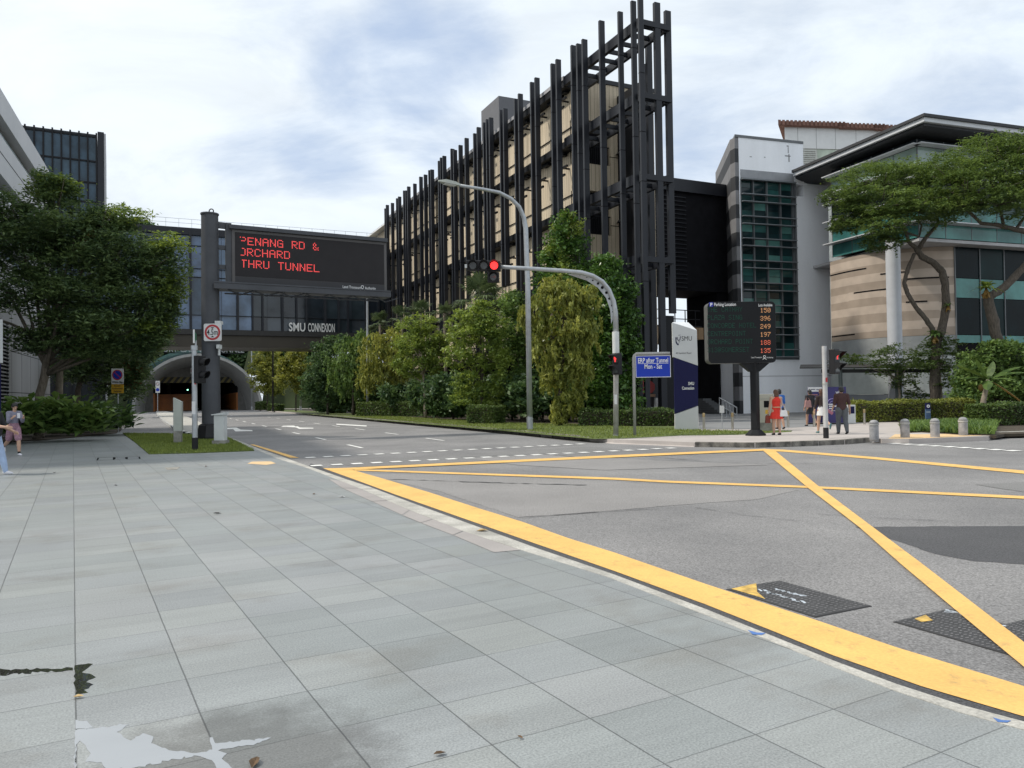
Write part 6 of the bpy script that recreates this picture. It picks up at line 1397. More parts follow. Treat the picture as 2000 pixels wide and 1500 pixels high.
q = P(1814, 836, 33.5); q.z = 0.12; t = thing('marker_post', 'slim blue marker post with white round emblem at the hedge', 'post', q); MB().obox(q - X1 * 0.10, (0.20, 0, 0), (0, 0.09, 0), (0, 0, 0.62)).build('body', M('slate_blue', (0.06, 0.11, 0.20), rough=0.5), t); MB().obox(q + Vector((-0.10, 0, 0.621)), (0.20, 0, 0), (0, 0.09, 0), (0, 0, 0.28)).build('head', mat_navy, t); ring(MB(), q + Vector((0, -0.002, 0.76)), X1, vZ, 0.028, 0.07).build('emblem', mat_letterwhite, t); MB().obox(q + Vector((-0.09, -0.002, 0.47)), (0.18, 0, 0), (0, 0.002, 0), (0, 0, 0.07)).build('pale_band', M('pale_band', (0.3, 0.36, 0.42), rough=0.5), t)
# painted letter sculpture under the corner frame
q = P(1262, 806, 44); q.z = 0.1; t = thing('letter_sculpture', 'red and white painted letter sculpture half hidden behind the corner columns', 'sculpture', q)
def lp_(px, py, dy=0): return P(px, py, 44 + dy)
a = [lp_(1250, 742), lp_(1266, 742), lp_(1273, 745), lp_(1279, 751), lp_(1279, 760), lp_(1274, 767), lp_(1266, 769), lp_(1250, 769)]
MB().extrude(a, (0, 0.5, 0)).build('red_part', M('sculpture_red', (0.30, 0.03, 0.03), rough=0.4), t); MB().extrude([lp_(1266, 769.5), lp_(1280, 769.5), lp_(1280, 775), lp_(1266, 775)], (0, 0.45, 0)).build('tan_part', M('sculpture_tan', (0.30, 0.17, 0.10), rough=0.5), t)
MB().tube([lp_(x, y, 0.2) for x, y in ((1281, 777), (1281, 793), (1278, 798), (1273, 799), (1268, 797))], 0.11, 8).build('white_part', mat_signwhite, t); MB().extrude([lp_(1266, 776), lp_(1277, 776), lp_(1277, 792), lp_(1266, 792)], (0, 0.4, 0)).build('black_part', mat_sig, t)
MB().extrude([lp_(1250, 770), lp_(1264, 770), lp_(1264, 806), lp_(1250, 806)], (0, 0.4, 0)).build('plinth', mat_fin_dark, t)
q = P(1230, 800, 45); q.z = 0.1; t = thing('timber_bench', 'pale timber box bench behind the low hedge under the corner frame', 'bench', q); MB().obox(P(1208, 778, 45), (46 * 45 / FPX, 0, 0), (0, 0.6, 0), (0, 0, 0.12)).build('top', M('bench_timber', (0.42, 0.31, 0.18), rough=0.7), t); MB().obox(Vector((P(1209, 778, 45).x, 45.05, 0.1)), (44 * 45 / FPX, 0, 0), (0, 0.5, 0), (0, 0, P(1209, 778, 45).z - 0.11)).build('body', MATS['bench_timber'], t)
# signs by the tunnel and the totem cut by the frame
q = P(308, 800, 112); q.z = -0.06; t = thing('tunnel_sign_post', 'pair of small round prohibition signs on a post at the tunnel left wall', 'road sign', q); MB().cyl(q, 0.05, 4.0, 8).build('post', mat_steel, t); c1, c2 = P(308, 750, 111.9), P(308, 761, 111.9); MB().box((c1.x, c1.y, (c1.z + c2.z) / 2), (0.62, 0.04, 1.75)).build('plate', mat_signwhite, t)
for c, m in ((c1, mat_letterblack), (c2, mat_signblue)): disc_flat(MB(), c - Y1 * 0.03, X1, vZ, 0.25).build('disc', m, t)
disc_flat(MB(), c1 - Y1 * 0.034, X1, vZ, 0.19).build('disc', mat_signwhite, t); MB().cbox(c1 - Y1 * 0.037, Vector((0.34, 0, -0.34)), Y1 * 0.002, Vector((0.04, 0, 0.04))).build('slash', mat_signred, t)
q = P(377, 724, 131); t = thing('prohibition_sign', 'small square prohibition sign hung before the striped height beam', 'road sign', q); MB().cbox(q, X1 * 0.85, Y1 * 0.04, (0, 0, 0.95)).build('plate', mat_signwhite, t); ring(MB(), q - Y1 * 0.024, X1, vZ, 0.27, 0.36).build('ring', mat_signred, t); MB().cbox(q - Y1 * 0.027, Vector((0.46, 0, -0.46)), Y1 * 0.002, Vector((0.05, 0, 0.05))).build('slash', mat_signred, t); MB().cbox(q - Y1 * 0.024 + X1 * 0.03, Vector((0.26, 0, 0)), Y1 * 0.002, Vector((0, 0, 0.12))).build('symbol', mat_letterblack, t); MB().tube([q + vZ * 0.45 + Y1 * 0.03, q + vZ * 2.6 + Y1 * 0.03], 0.04, 6).build('hanger', mat_steel, t)
q = P(-6, 868, 24.5); q.z = 0; t = thing('sign_pylon', 'white and navy pylon cut by the left edge of the picture', 'sign', q); xr = P(5.5, 660, 24.85).x
MB().obox((xr - 0.9, 24.5, P(0, 708, 24.5).z), (0.9, 0, 0), (0, 0.35, 0), (0, 0, P(0, 622, 24.5).z - P(0, 708, 24.5).z)).build('upper_panel', MATS['pylon_white'], t); MB().obox((xr - 0.95, 24.52, 0.0), (0.9, 0, 0), (0, 0.31, 0), (0, 0, P(0, 709, 24.5).z)).build('navy_panel', mat_navy, t)

# ---- manhole covers, drain covers, puddles, fallen leaves
def cover(label, pts, z, txt=(), yellow=None):
    p = px_poly(pts, z); c = sum(p, Vector((0, 0, 0))) / len(p); t = thing('manhole_cover', label, 'manhole cover', c)
    MB().extrude([v - vZ * 0.010 for v in p], (0, 0, 0.011)).build('rim', M('rim_iron', (0.035, 0.035, 0.037), rough=0.8), t)
    a, b_, cc, d = [c + (v - c) * 0.978 for v in p]; N_, M__ = 22, 11; mb = MB().extrude([v + vZ * 0.0 for v in (a, b_, cc, d)], (0, 0, 0.004)).mat(1)
    for i in range(N_):
        for j in range(M__):
            u, v = (i + 0.5 + 0.25 * (j % 2)) / (N_ + .3), (j + 0.5) / M__; q = (a.lerp(b_, v)).lerp(d.lerp(cc, v), u); e1 = (d - a) / N_ * 0.28; e2 = (b_ - a) / M__ * 0.3
            s_ = 1 if (i + j) % 2 else -1; mb.add([q - e1 + e2 * s_ * .4 + vZ * .006, q + e2 + vZ * .006, q + e1 - e2 * s_ * .4 + vZ * .006, q - e2 + vZ * .006], [(0, 1, 2, 3)])
    mb.build('plate', [M('plate_iron', (0.045, 0.045, 0.048), rough=0.75, var=0.3, vscale=8), mat_iron], t); xd = (d - a).normalized(); up = (a - b_); up = (up - xd * up.dot(xd)).normalized()
    rr = random.Random(int(c.x * 100)); wb_ = MB(); yd = (b_ - a) - xd * (b_ - a).dot(xd); yd.normalize()
    for (u0, u1, v) in txt:               # worn, no longer legible white stencil strokes
        u = u0
        while u < u1:
            q = (a.lerp(b_, v)).lerp(d.lerp(cc, v), u) + vZ * 0.0062; L_ = rr.uniform(0.012, 0.05); w_ = rr.uniform(0.008, 0.018); ang = rr.uniform(-0.9, 0.9); e1 = (xd * math.cos(ang) + yd * math.sin(ang)) * L_; e2 = (yd * math.cos(ang) - xd * math.sin(ang)) * w_; q += yd * rr.uniform(-0.02, 0.02)
            wb_.quad(q - e1 - e2, q + e1 - e2 * .6, q + e1 * .8 + e2, q - e1 * .9 + e2 * .7); u += rr.uniform(0.025, 0.06)
    wb_.build('stencil', mat_cover_paint, t)
    if yellow: MB().ngon([v + vZ * 0.009 for v in px_poly(yellow, z)]).build('paint_patch', M('scuffed_yellow_paint', (0.55, 0.36, 0.09), rough=0.7, var=0.4, vscale=14), t)
    return t
cover('left cast iron manhole cover touching the wide yellow line', [(1418, 1151), (1522, 1134), (1703, 1184), (1592, 1206)], ROAD_Z + 0.003, [(0.18, 0.66, 0.36), (0.22, 0.55, 0.60)], [(1428, 1152), (1477, 1141), (1479, 1158), (1495, 1172), (1470, 1164)])
cover('cast iron manhole cover crossed by the diagonal yellow line', [(1744, 1214.5), (1853, 1189), (2045, 1241), (1970, 1279)], ROAD_Z + 0.003, [(0.04, 0.62, 0.90)], [(1786, 1211), (1808, 1203), (1822, 1214), (1800, 1217)])
cover('cast iron manhole cover at the right picture edge', [(1952, 1222), (2060, 1196), (2200, 1240), (2090, 1275)], ROAD_Z + 0.002, [(0.05, 0.20, 0.5)])
mc = G(534, 834, ROAD_Z); tag(MB().lathe((mc.x, mc.y, ROAD_Z + 0.004), [(0.42, 0), (0.42, 0.006), (0.36, 0.009)], 24).build('manhole_cover', mat_iron, origin=mc), 'round manhole cover far up the approach road beside the lane arrow', 'manhole cover')
t = MB()
for fr in ([(192, 894), (222, 893), (222, 898), (190, 899)], [(224, 893), (246, 893), (246, 896), (224, 897)], [(248, 892.5), (272, 892), (273, 896), (248, 897)]):
    p = px_poly(fr, 0.001)
    for i in range(4): a, b_ = p[i], p[(i + 1) % 4]; d = (b_ - a).normalized(); nn = Vector((-d.y, d.x, 0)) * 0.02; t.quad(a - nn, b_ - nn, b_ + nn, a + nn)
tag(t.build('inspection_frame', mat_dark, origin=G(230, 895, 0)), 'row of thin black inspection frames set in the paving by the lawn', 'cover')
tag(MB().ngon(px_poly([(321, 913), (352, 912), (346, 917), (327, 918)], 0.001)).build('drain_cover', mat_weathered, origin=G(335, 915, 0)), 'small dark drain cover in the paving before the corner lawn', 'drain cover')
mat_water = M('puddle_water', (0.05, 0.05, 0.048), rough=0.015, var=0.03, spec=1.0); _n, _l, _b = nodes_of(mat_water); _b.inputs['Metallic'].default_value = 0.0; _b.inputs['IOR'].default_value = 1.5; _b.inputs['Coat Weight'].default_value = 1.0; _b.inputs['Coat Roughness'].default_value = 0.0; _b.inputs['Coat IOR'].default_value = 3.8; _b.inputs['IOR'].default_value = 2.2
def zpx(pts): return [(x / 3.3333, 1200 + y / 3.3333) for x, y in pts]
def ragged(pts, seed, amp=3.0):
    rr = random.Random(seed); out = []
    for i in range(len(pts)):
        a, b_ = pts[i], pts[(i + 1) % len(pts)]; L_ = math.hypot(b_[0] - a[0], b_[1] - a[1]); n_ = max(1, int(L_ / 22))
        for k in range(n_): f = k / n_; j = amp * L_ ** 0.3 * (0 if k == 0 else 1); out.append((a[0] + (b_[0] - a[0]) * f + rr.uniform(-j, j) * 0.8, a[1] + (b_[1] - a[1]) * f + rr.uniform(-j, j) * 0.45))
    return out
PUD = [('puddle', 'large bright rain puddle at the bottom left of the paving', [(492, 752), (600, 742), (840, 708), (838, 718), (760, 766), (850, 822), (930, 772), (1000, 796), (985, 838), (1100, 884), (1200, 890), (1262, 904), (1382, 880), (1366, 800), (1384, 800), (1400, 838), (1560, 826), (1765, 802), (1690, 836), (1420, 886), (1478, 905), (1444, 940), (1525, 1010), (1410, 1002), (1380, 950), (1310, 926), (1262, 918), (850, 1004), (690, 1004), (660, 962), (556, 962), (590, 905), (556, 852), (520, 822), (495, 850), (492, 1000), (486, 1000), (490, 800)]),
       ('puddle', 'dark jagged puddle along the paving joint above the large bright puddle', [(485, 332), (560, 322), (606, 322), (532, 376), (600, 392), (624, 409), (560, 440), (608, 456), (546, 490), (574, 510), (490, 518)]), ('puddle', 'small dark puddle between the jagged puddle and the large bright puddle', [(491, 684), (520, 694), (566, 692), (582, 712), (608, 738), (492, 746)]),
       ('puddle', 'thin wet streak at the left edge of the paving', [(0, 352), (60, 360), (280, 352), (474, 346), (474, 364), (280, 372), (60, 392), (0, 398)])]
for i, (nm, lab, pts) in enumerate(PUD):
    p = px_poly(zpx(ragged(pts, i)), -0.0018); bm_ = bmesh.new(); f_ = bm_.faces.new([bm_.verts.new(v) for v in p]); bmesh.ops.triangulate(bm_, faces=[f_]); bmesh.ops.recalc_face_normals(bm_, faces=bm_.faces)
    if sum(f.normal.z for f in bm_.faces) < 0: bmesh.ops.reverse_faces(bm_, faces=bm_.faces)
    me = bpy.data.meshes.new('puddle'); bm_.to_mesh(me); bm_.free(); me.materials.append(mat_water); tag(link('puddle', me, None, Vector((0, 0, 0))), lab, 'puddle', kind='stuff' if False else None, group='rain puddles')
mat_leaf1 = M('dead_leaf', (0.10, 0.06, 0.03), rough=0.8, var=0.4, vscale=30); mat_leaf2 = M('tan_leaf', (0.42, 0.30, 0.14), rough=0.8, var=0.3, vscale=30); mat_leaf3 = M('black_leaf', (0.02, 0.018, 0.016), rough=0.8)
for px, py, sz, m, lab in ((424, 1003, 0.055, mat_leaf3, 'black shrivelled leaf alone on the pale paving'), (859, 1472, 0.03, mat_leaf1, 'small curled brown leaf on the bottom paving row'), (497, 1490, 0.045, mat_leaf1, 'crumpled brown leaf at the bottom edge right of the large puddle'), (942, 1037, 0.07, mat_leaf2, 'large tan leaf on the concrete kerb strip'), (668, 971, 0.06, mat_signwhite, 'pale scrap on the paving near the yellow corner'), (1016, 1440, 0.018, mat_leaf1, 'tiny brown leaf beside a paving joint near the bottom'), (153, 1361, 0.03, mat_leaf2, 'little tan leaf caught at the jagged puddle'), (226, 948, 0.04, mat_leaf3, 'dark leaf on the paving beneath the inspection frames'), (106, 923, 0.04, mat_leaf3, 'dark leaf far left on the paving near the walkers'), (613, 965, 0.05, mat_leaf1, 'brown leaf on the far paving by the kerb'), (403, 911, 0.06, mat_leaf1, 'brown leaf on the paving right of the drain cover')):
    c = G(px, py, 0.004); rr = random.Random(int(px)); mb = MB(); ang = rr.uniform(0, 6.28); d = Vector((math.cos(ang), math.sin(ang), 0)); s_ = Vector((-d.y, d.x, 0))
    mb.add([c - d * sz, c - d * sz * .3 + s_ * sz * .45 + vZ * sz * .35, c + d * sz * .4 + s_ * sz * .4 + vZ * sz * .25, c + d * sz + vZ * sz * .15, c + d * sz * .4 - s_ * sz * .4 + vZ * sz * .3, c - d * sz * .3 - s_ * sz * .45 + vZ * sz * .2, c], [(0, 6, 1), (1, 6, 2), (2, 6, 3), (3, 6, 4), (4, 6, 5), (5, 6, 0)])
    tag(mb.build('fallen_leaf', m, origin=c), lab, 'leaf', 'fallen leaves on the ground')
for px, py, lab in ((1476, 1236, 'blue paint scribble'), (1955, 1407, 'blue paint scribble')):
    MB().ngon([G(px - 16, py - 6, 0.002), G(px + 2, py - 1, 0.002), G(px + 20, py, 0.002), G(px + 12, py + 4, 0.002), G(px - 6, py + 3, 0.002)]).build('blue_paint_mark', M('blue_chalk', (0.08, 0.17, 0.42), rough=0.8), bpy.data.objects['kerb'])
# ================================================================== TREES AND PLANTS
def np_mesh(name, verts, quads, mat, parent, nv=4):
    off = np.array(OFF.get(parent.name, Vector((0, 0, 0))) if parent else Vector((0, 0, 0)))
    v = (verts - off[None, :]).astype('f'); me = bpy.data.meshes.new(name)
    me.vertices.add(len(v)); me.vertices.foreach_set('co', v.ravel())
    nf = len(quads); me.loops.add(nf * nv); me.loops.foreach_set('vertex_index', quads.ravel().astype('i'))
    me.polygons.add(nf); me.polygons.foreach_set('loop_start', np.arange(0, nf * nv, nv, dtype='i')); me.polygons.foreach_set('loop_total', np.full(nf, nv, 'i'))
    me.materials.append(mat); me.update(calc_edges=True); me.validate()
    return link(name, me, parent, Vector(off))
def norm(a): return a / np.maximum(np.linalg.norm(a, axis=1, keepdims=True), 1e-9)
def leaves_at(c, rg, size, aspect, mode):
    n = len(c); rn = rg.normal(size=(n, 3))
    if mode == 'droop': ax = norm(rn * 0.55 + np.array([0, 0, -1.0])); up = norm(rg.normal(size=(n, 3)) * np.array([1, 1, 0.3]))
    elif mode == 'flat': ax = norm(rn * np.array([1, 1, 0.35])); up = norm(rg.normal(size=(n, 3)) * 0.45 + np.array([0, 0, 1.0]))
    else: ax = norm(rn * np.array([1, 1, 0.6]) + np.array([0, 0, -0.25])); up = norm(rg.normal(size=(n, 3)) * 0.7 + np.array([0, 0, 0.8]))
    sd = norm(np.cross(ax, up)); L = size * rg.uniform(0.65, 1.35, (n, 1)); Wd = L * aspect * rg.uniform(0.8, 1.2, (n, 1))
    nr = np.cross(sd, ax)
    v = np.stack([c - ax * L * 0.5, c + sd * Wd * 0.5 - ax * L * 0.05 + nr * L * 0.06, c + ax * L * 0.5 - nr * L * 0.05, c - sd * Wd * 0.5 - ax * L * 0.05 + nr * L * 0.06], 1).reshape(-1, 3)
    return v, np.arange(n * 4).reshape(-1, 4)
def crown_points(blobs, n, rg, sub=26, sig=0.22, flat=0.65, shell=0.45):
    wts = np.array([b[1][0] * b[1][2] for b in blobs]); cnt = np.maximum(30, (n * wts / wts.sum()).astype(int)); out = []
    for (c, r), k in zip(blobs, cnt):
        r = np.array(r); d = norm(rg.normal(size=(sub, 3))); rad = shell + (1 - shell) * rg.uniform(0, 1, (sub, 1)) ** 0.6
        cc = np.array(c)[None, :] + d * r[None, :] * rad
        size = rg.uniform(0.5, 1.4, sub); pick = rg.choice(sub, k, p=size / size.sum())
        out.append(cc[pick] + rg.normal(size=(k, 3)) * (r * np.array([sig, sig, sig * flat]))[None, :] * size[pick][:, None] ** 0.5)
    return np.concatenate(out)
def sprigs(blobs, rg, per=10, ln=0.45, k=16):
    out = []
    for c, r in blobs:
        r = np.array(r); d = norm(rg.normal(size=(per, 3)) + np.array([0, 0, 0.25])); L_ = rg.uniform(0.3, 1.0, (per, 1)) * ln * r.mean(); st = np.array(c)[None, :] + d * r[None, :] * 0.85; dd = norm(d + rg.normal(size=(per, 3)) * 0.5)
        t = rg.uniform(0, 1, (per, k, 1)); p = st[:, None, :] + dd[:, None, :] * L_[:, None, :] * t; p[:, :, 2] -= (t[:, :, 0] ** 2) * L_ * 0.35; p += rg.normal(size=p.shape) * 0.05 * r.mean(); out.append(p.reshape(-1, 3))
    return np.concatenate(out)
def strands(blobs, n, rg, k=26):
    m = max(1, n // k); st = crown_points(blobs, m, rg, 14, 0.26, 0.6, 0.5); m = len(st); R0 = np.mean([b[1][0] for b in blobs]); L_ = rg.uniform(0.35, 1.25, (m, 1)) * R0 * 0.9; o = norm(rg.normal(size=(m, 3)) * np.array([1, 1, 0.0])) * R0 * rg.uniform(0.1, 0.45, (m, 1))
    t = rg.uniform(0, 1, (m, k)) ** 0.8; p = st[:, None, :] + o[:, None, :] * (t * (2 - t))[:, :, None]; p[:, :, 2] += R0 * 0.12 * np.sin(t * 3.1) - L_ * t ** 1.6; p += rg.normal(size=p.shape) * 0.035 * R0; return p.reshape(-1, 3)
def blob(px, py, Y, rx, ry, dp=1.0):
    c = P(px, py, Y); k = Y / FPX; return ((c.x, c.y, c.z), (rx * k, (rx + ry) * 0.5 * k * dp, ry * k))
mat_bark = M('grey_brown_bark', (0.10, 0.082, 0.062), rough=0.9, col2=(0.20, 0.17, 0.135), vscale=5, bump=0.6, bscale=16, streak=(3, 3, 0.8), fine=0.2, fscale=25)
mat_bark_dark = M('dark_bark', (0.040, 0.032, 0.026), rough=0.95, col2=(0.085, 0.068, 0.052), vscale=6, bump=0.6, bscale=20)
mat_bark_pale = M('pale_bark', (0.20, 0.165, 0.125), rough=0.9, col2=(0.29, 0.25, 0.20), vscale=5, bump=0.4, bscale=20)
F_DEEP = foliage_mat('deep_green_leaves', (0.025, 0.062, 0.030), (0.125, 0.206, 0.069), 0.30)
F_MID = foliage_mat('mid_green_leaves', (0.044, 0.097, 0.028), (0.206, 0.311, 0.083), 0.32)
F_YEL = foliage_mat('yellow_green_leaves', (0.106, 0.144, 0.028), (0.414, 0.432, 0.106), 0.35)
F_LIME = foliage_mat('fresh_green_leaves', (0.082, 0.143, 0.030), (0.325, 0.421, 0.095), 0.35)
F_GLOSS = foliage_mat('glossy_green_leaves', (0.024, 0.069, 0.021), (0.121, 0.231, 0.044), 0.25, 0.35)
F_FEATH = foliage_mat('feathery_green_leaves', (0.041, 0.080, 0.024), (0.167, 0.248, 0.068), 0.40)
F_LEFT = foliage_mat('dark_feathery_leaves', (0.042, 0.084, 0.042), (0.194, 0.275, 0.100), 0.34)
F_BLADE = foliage_mat('broad_blade_leaves', (0.052, 0.111, 0.029), (0.221, 0.325, 0.091), 0.30, 0.45)
F_RED = foliage_mat('reddish_young_leaves', (0.175, 0.061, 0.021), (0.350, 0.158, 0.052), 0.35)
F_HEDGE = foliage_mat('hedge_leaves', (0.032, 0.067, 0.021), (0.131, 0.193, 0.049), 0.25)
F_HEDGE_Y = foliage_mat('light_hedge_leaves', (0.070, 0.105, 0.021), (0.298, 0.324, 0.070), 0.3)
F_PALM = foliage_mat('palm_leaves', (0.040, 0.070, 0.030), (0.120, 0.165, 0.075), 0.25, 0.4)
F_BANANA = foliage_mat('banana_leaves', (0.045, 0.085, 0.022), (0.120, 0.190, 0.050), 0.3, 0.4)
F_DRY = foliage_mat('dry_leaves', (0.16, 0.10, 0.03), (0.34, 0.22, 0.06), 0.3)

def tree(name, label, Y, blobs, n, leaf, size, aspect=0.45, mode='broad', trunk=None, r=0.16, bark=None, cat='tree', group=None, seed=1, sub=26, sig=0.22, flat=0.65, shell=0.45, extra=None, base=None, limbs=True):
    rg = np.random.default_rng(seed); rr = random.Random(seed); bark = bark or mat_bark_dark
    B = [blob(*b[:2], b[4] if len(b) > 4 else Y, b[2], b[3]) for b in blobs]
    tp = [P(x, y, Y) for x, y in trunk]
    z0 = 0.09 if base is None else base
    bp = Vector((tp[0].x, tp[0].y, z0)); t = thing(name, label, cat, bp, group)
    pts = [bp] + tp if tp[0].z > z0 + 0.05 else [bp] + tp[1:]
    rad = [r * (1.25 if i == 0 else 1 - 0.5 * i / len(pts)) for i in range(len(pts))]
    pts2, rad2 = [], []
    for i in range(len(pts) - 1):
        for k in range(3): pts2.append(pts[i].lerp(pts[i + 1], k / 3) + Vector((rr.uniform(-1, 1), rr.uniform(-1, 1), 0)) * r * 0.12); rad2.append(rad[i] + (rad[i + 1] - rad[i]) * k / 3)
    pts2.append(pts[-1]); rad2.append(rad[-1])
    mb = MB().tube(pts2, rad2, 10)
    if limbs:
        for (c, rr3) in B:
            c = Vector(c); a = pts2[min(len(pts2) - 1, max(2, int(len(pts2) * rr.uniform(0.6, 1.0))))]
            mid = a.lerp(c, 0.5) + Vector((rr.uniform(-1, 1), rr.uniform(-1, 1), rr.uniform(-0.3, 0.9))) * rr3[0] * 0.3
            mb.tube([a, a.lerp(mid, 0.6), mid, c], [rad2[-1] * 0.75, rad2[-1] * 0.55, rad2[-1] * 0.42, rad2[-1] * 0.2], 6)
            for q in range(3):
                e = c + Vector((rr.uniform(-1, 1) * rr3[0], rr.uniform(-1, 1) * rr3[1], rr.uniform(-0.5, 0.9) * rr3[2])) * 0.8
                mb.tube([mid.lerp(c, 0.6), mid.lerp(c, 0.6).lerp(e, 0.5) + vZ * 0.1, e], [rad2[-1] * 0.3, rad2[-1] * 0.2, rad2[-1] * 0.06], 5)
    mb.build('trunk', bark, t, smooth=True)
    c = np.concatenate([crown_points(B, int(n * 0.35), rg, sub, sig, 0.7, shell), strands(B, int(n * 0.75), rg)]) if mode == 'droop' else np.concatenate([crown_points(B, n, rg, sub, sig, flat, shell), sprigs(B, rg)]); c = c[c[:, 2] > z0 + 0.15]
    v, q = leaves_at(c, rg, size, aspect, mode); np_mesh('crown', v, q, leaf, t)
    if extra:
        for m, frac, key in extra:  # clusters of a second leaf colour at the listed spots
            Bx = [blob(*b[:2], Y, b[2], b[3]) for b in key]
            c = crown_points(Bx, int(n * frac), rg, sub, sig, flat, shell); v, q = leaves_at(c, rg, size, aspect, mode); np_mesh('accent_leaves', v, q, m, t)
    return t
VG = 'trees along the grass verge'
LG = 'trees beside the pale grey building'
tree('broadleaf_tree', 'large dark broadleaf tree spreading over the pavement in front of the pale grey building', 33,
     [(22, 425, 55, 55), (105, 378, 48, 46), (60, 470, 75, 60), (150, 450, 75, 60), (215, 435, 55, 38), (235, 500, 75, 60), (150, 545, 85, 65), (255, 570, 75, 60), (315, 520, 48, 48), (325, 585, 26, 40), (310, 625, 40, 40), (45, 560, 60, 55), (205, 640, 85, 45), (110, 630, 55, 40), (300, 665, 36, 24), (250, 680, 44, 26), (60, 665, 50, 30), (130, 670, 60, 30), (180, 685, 60, 28), (-60, 470, 60, 80), (-70, 600, 60, 60)],
     84000, F_LEFT, 0.20, 0.36, 'flat', trunk=[(76, 850), (78, 770), (90, 715), (105, 670)], r=0.22, bark=mat_bark, group=LG, seed=2, sub=40, sig=0.21, flat=0.6, shell=0.25,
     extra=[(F_LIME, 0.05, [(110, 365, 45, 25), (330, 480, 35, 30), (335, 560, 30, 40), (245, 420, 45, 20), (300, 640, 40, 30)]), (F_RED, 0.006, [(190, 460, 25, 20), (285, 520, 20, 14), (160, 680, 22, 10)])])
tree('broadleaf_tree', 'smaller dark tree with reddish young leaves behind the no waiting sign', 46,
     [(190, 690, 55, 40), (250, 700, 50, 55), (285, 665, 38, 35), (150, 720, 50, 35), (225, 755, 45, 30), (262, 745, 28, 40)],
     15000, F_LEFT, 0.24, 0.40, 'flat', trunk=[(150, 800), (152, 760), (165, 720)], r=0.2, bark=mat_bark, group=LG, seed=3, extra=[(F_RED, 0.05, [(262, 722, 18, 22), (258, 745, 16, 18)])])
tree('broadleaf_tree', 'slim leaning tree with pale trunk between the two left-hand trees', 37,
     [(110, 660, 45, 35), (160, 640, 50, 40), (190, 660, 40, 30)], 6000, F_LEFT, 0.20, 0.40, 'flat', trunk=[(112, 850), (114, 780), (118, 720), (150, 670)], r=0.20, bark=mat_bark_pale, group=LG, seed=4)
# the row on the verge, near to far
tree('columnar_tree', 'tall narrow fresh-green tree rising above the traffic signal arm', 46,
     [(1108, 450, 30, 32), (1092, 500, 36, 40), (1125, 500, 34, 40), (1105, 555, 50, 45), (1075, 560, 34, 40), (1140, 545, 32, 45), (1110, 620, 55, 50), (1090, 700, 55, 60), (1130, 700, 50, 60)],
     18000, F_GLOSS, 0.22, 0.48, trunk=[(1108, 820), (1108, 700), (1108, 600)], r=0.16, group=VG, seed=5, extra=[(F_LIME, 0.22, [(1108, 445, 26, 25), (1085, 500, 26, 35), (1100, 550, 35, 40)])])
tree('glossy_tree', 'dense dark glossy tree right behind the traffic signal pole', 41.5,
     [(1185, 530, 28, 34), (1205, 580, 38, 42), (1172, 600, 42, 50), (1218, 640, 34, 45), (1180, 680, 55, 55), (1222, 705, 32, 42), (1160, 740, 50, 50), (1205, 765, 45, 42), (1150, 660, 40, 50), (1236, 675, 18, 28)],
     22000, F_GLOSS, 0.23, 0.50, trunk=[(1195, 830), (1195, 740), (1190, 640)], r=0.15, group=VG, seed=6)
tree('weeping_tree', 'drooping yellow-green tree left of the traffic signal pole', 38,
     [(1080, 560, 24, 18), (1108, 572, 46, 24), (1146, 590, 26, 30), (1056, 606, 30, 36), (1028, 618, 14, 24), (1100, 635, 54, 40), (1142, 655, 26, 46), (1062, 672, 30, 44), (1112, 705, 38, 42), (1080, 735, 22, 34), (1136, 720, 18, 40), (1106, 780, 16, 34), (1124, 770, 14, 28), (1088, 800, 12, 22)],
     13500, F_YEL, 0.27, 0.34, 'droop', trunk=[(1094, 834), (1095, 760), (1100, 680), (1102, 620)], r=0.10, group=VG, seed=7, flat=1.5, sig=0.17, sub=20, shell=0.6)
tree('verge_tree', 'mid-green bushy tree behind the tall street lamp pole', 47,
     [(1000, 600, 28, 32), (1012, 650, 34, 42), (985, 680, 30, 40), (1010, 720, 36, 40), (1000, 770, 36, 30)], 10000, F_MID, 0.22, 0.45, trunk=[(1022, 825), (1024, 760), (1015, 690)], r=0.16, bark=mat_bark, group=VG, seed=8)
tree('verge_tree', 'rounded fresh-green tree just left of the tall street lamp pole', 45,
     [(940, 612, 42, 26), (905, 640, 34, 34), (965, 640, 36, 36), (935, 670, 52, 42), (900, 700, 30, 36), (960, 705, 36, 40), (930, 735, 42, 34), (910, 775, 30, 22), (955, 770, 34, 24)],
     12500, F_LIME, 0.20, 0.42, trunk=[(938, 826), (942, 770), (940, 700)], r=0.11, group=VG, seed=9, sub=18, sig=0.17, shell=0.5)
tree('verge_tree', 'fresh-green tree with bare slim trunk above the long low hedge', 56,
     [(822, 632, 34, 20), (795, 655, 34, 30), (848, 655, 34, 32), (818, 685, 46, 36), (790, 705, 26, 26), (850, 700, 30, 30), (822, 722, 34, 20)],
     9000, F_LIME, 0.22, 0.42, trunk=[(831, 818), (829, 770), (826, 715)], r=0.10, bark=mat_bark_pale, group=VG, seed=10, sub=18, sig=0.17, shell=0.5)
tree('weeping_tree', 'weeping olive-green tree beside the slim grey pole', 66,
     [(760, 662, 30, 22), (735, 690, 30, 32), (770, 700, 32, 34), (745, 730, 30, 30), (775, 745, 22, 30), (715, 735, 18, 24)],
     8000, F_YEL, 0.30, 0.34, 'droop', trunk=[(748, 812), (748, 760), (750, 700)], r=0.10, group=VG, seed=11, flat=1.4)
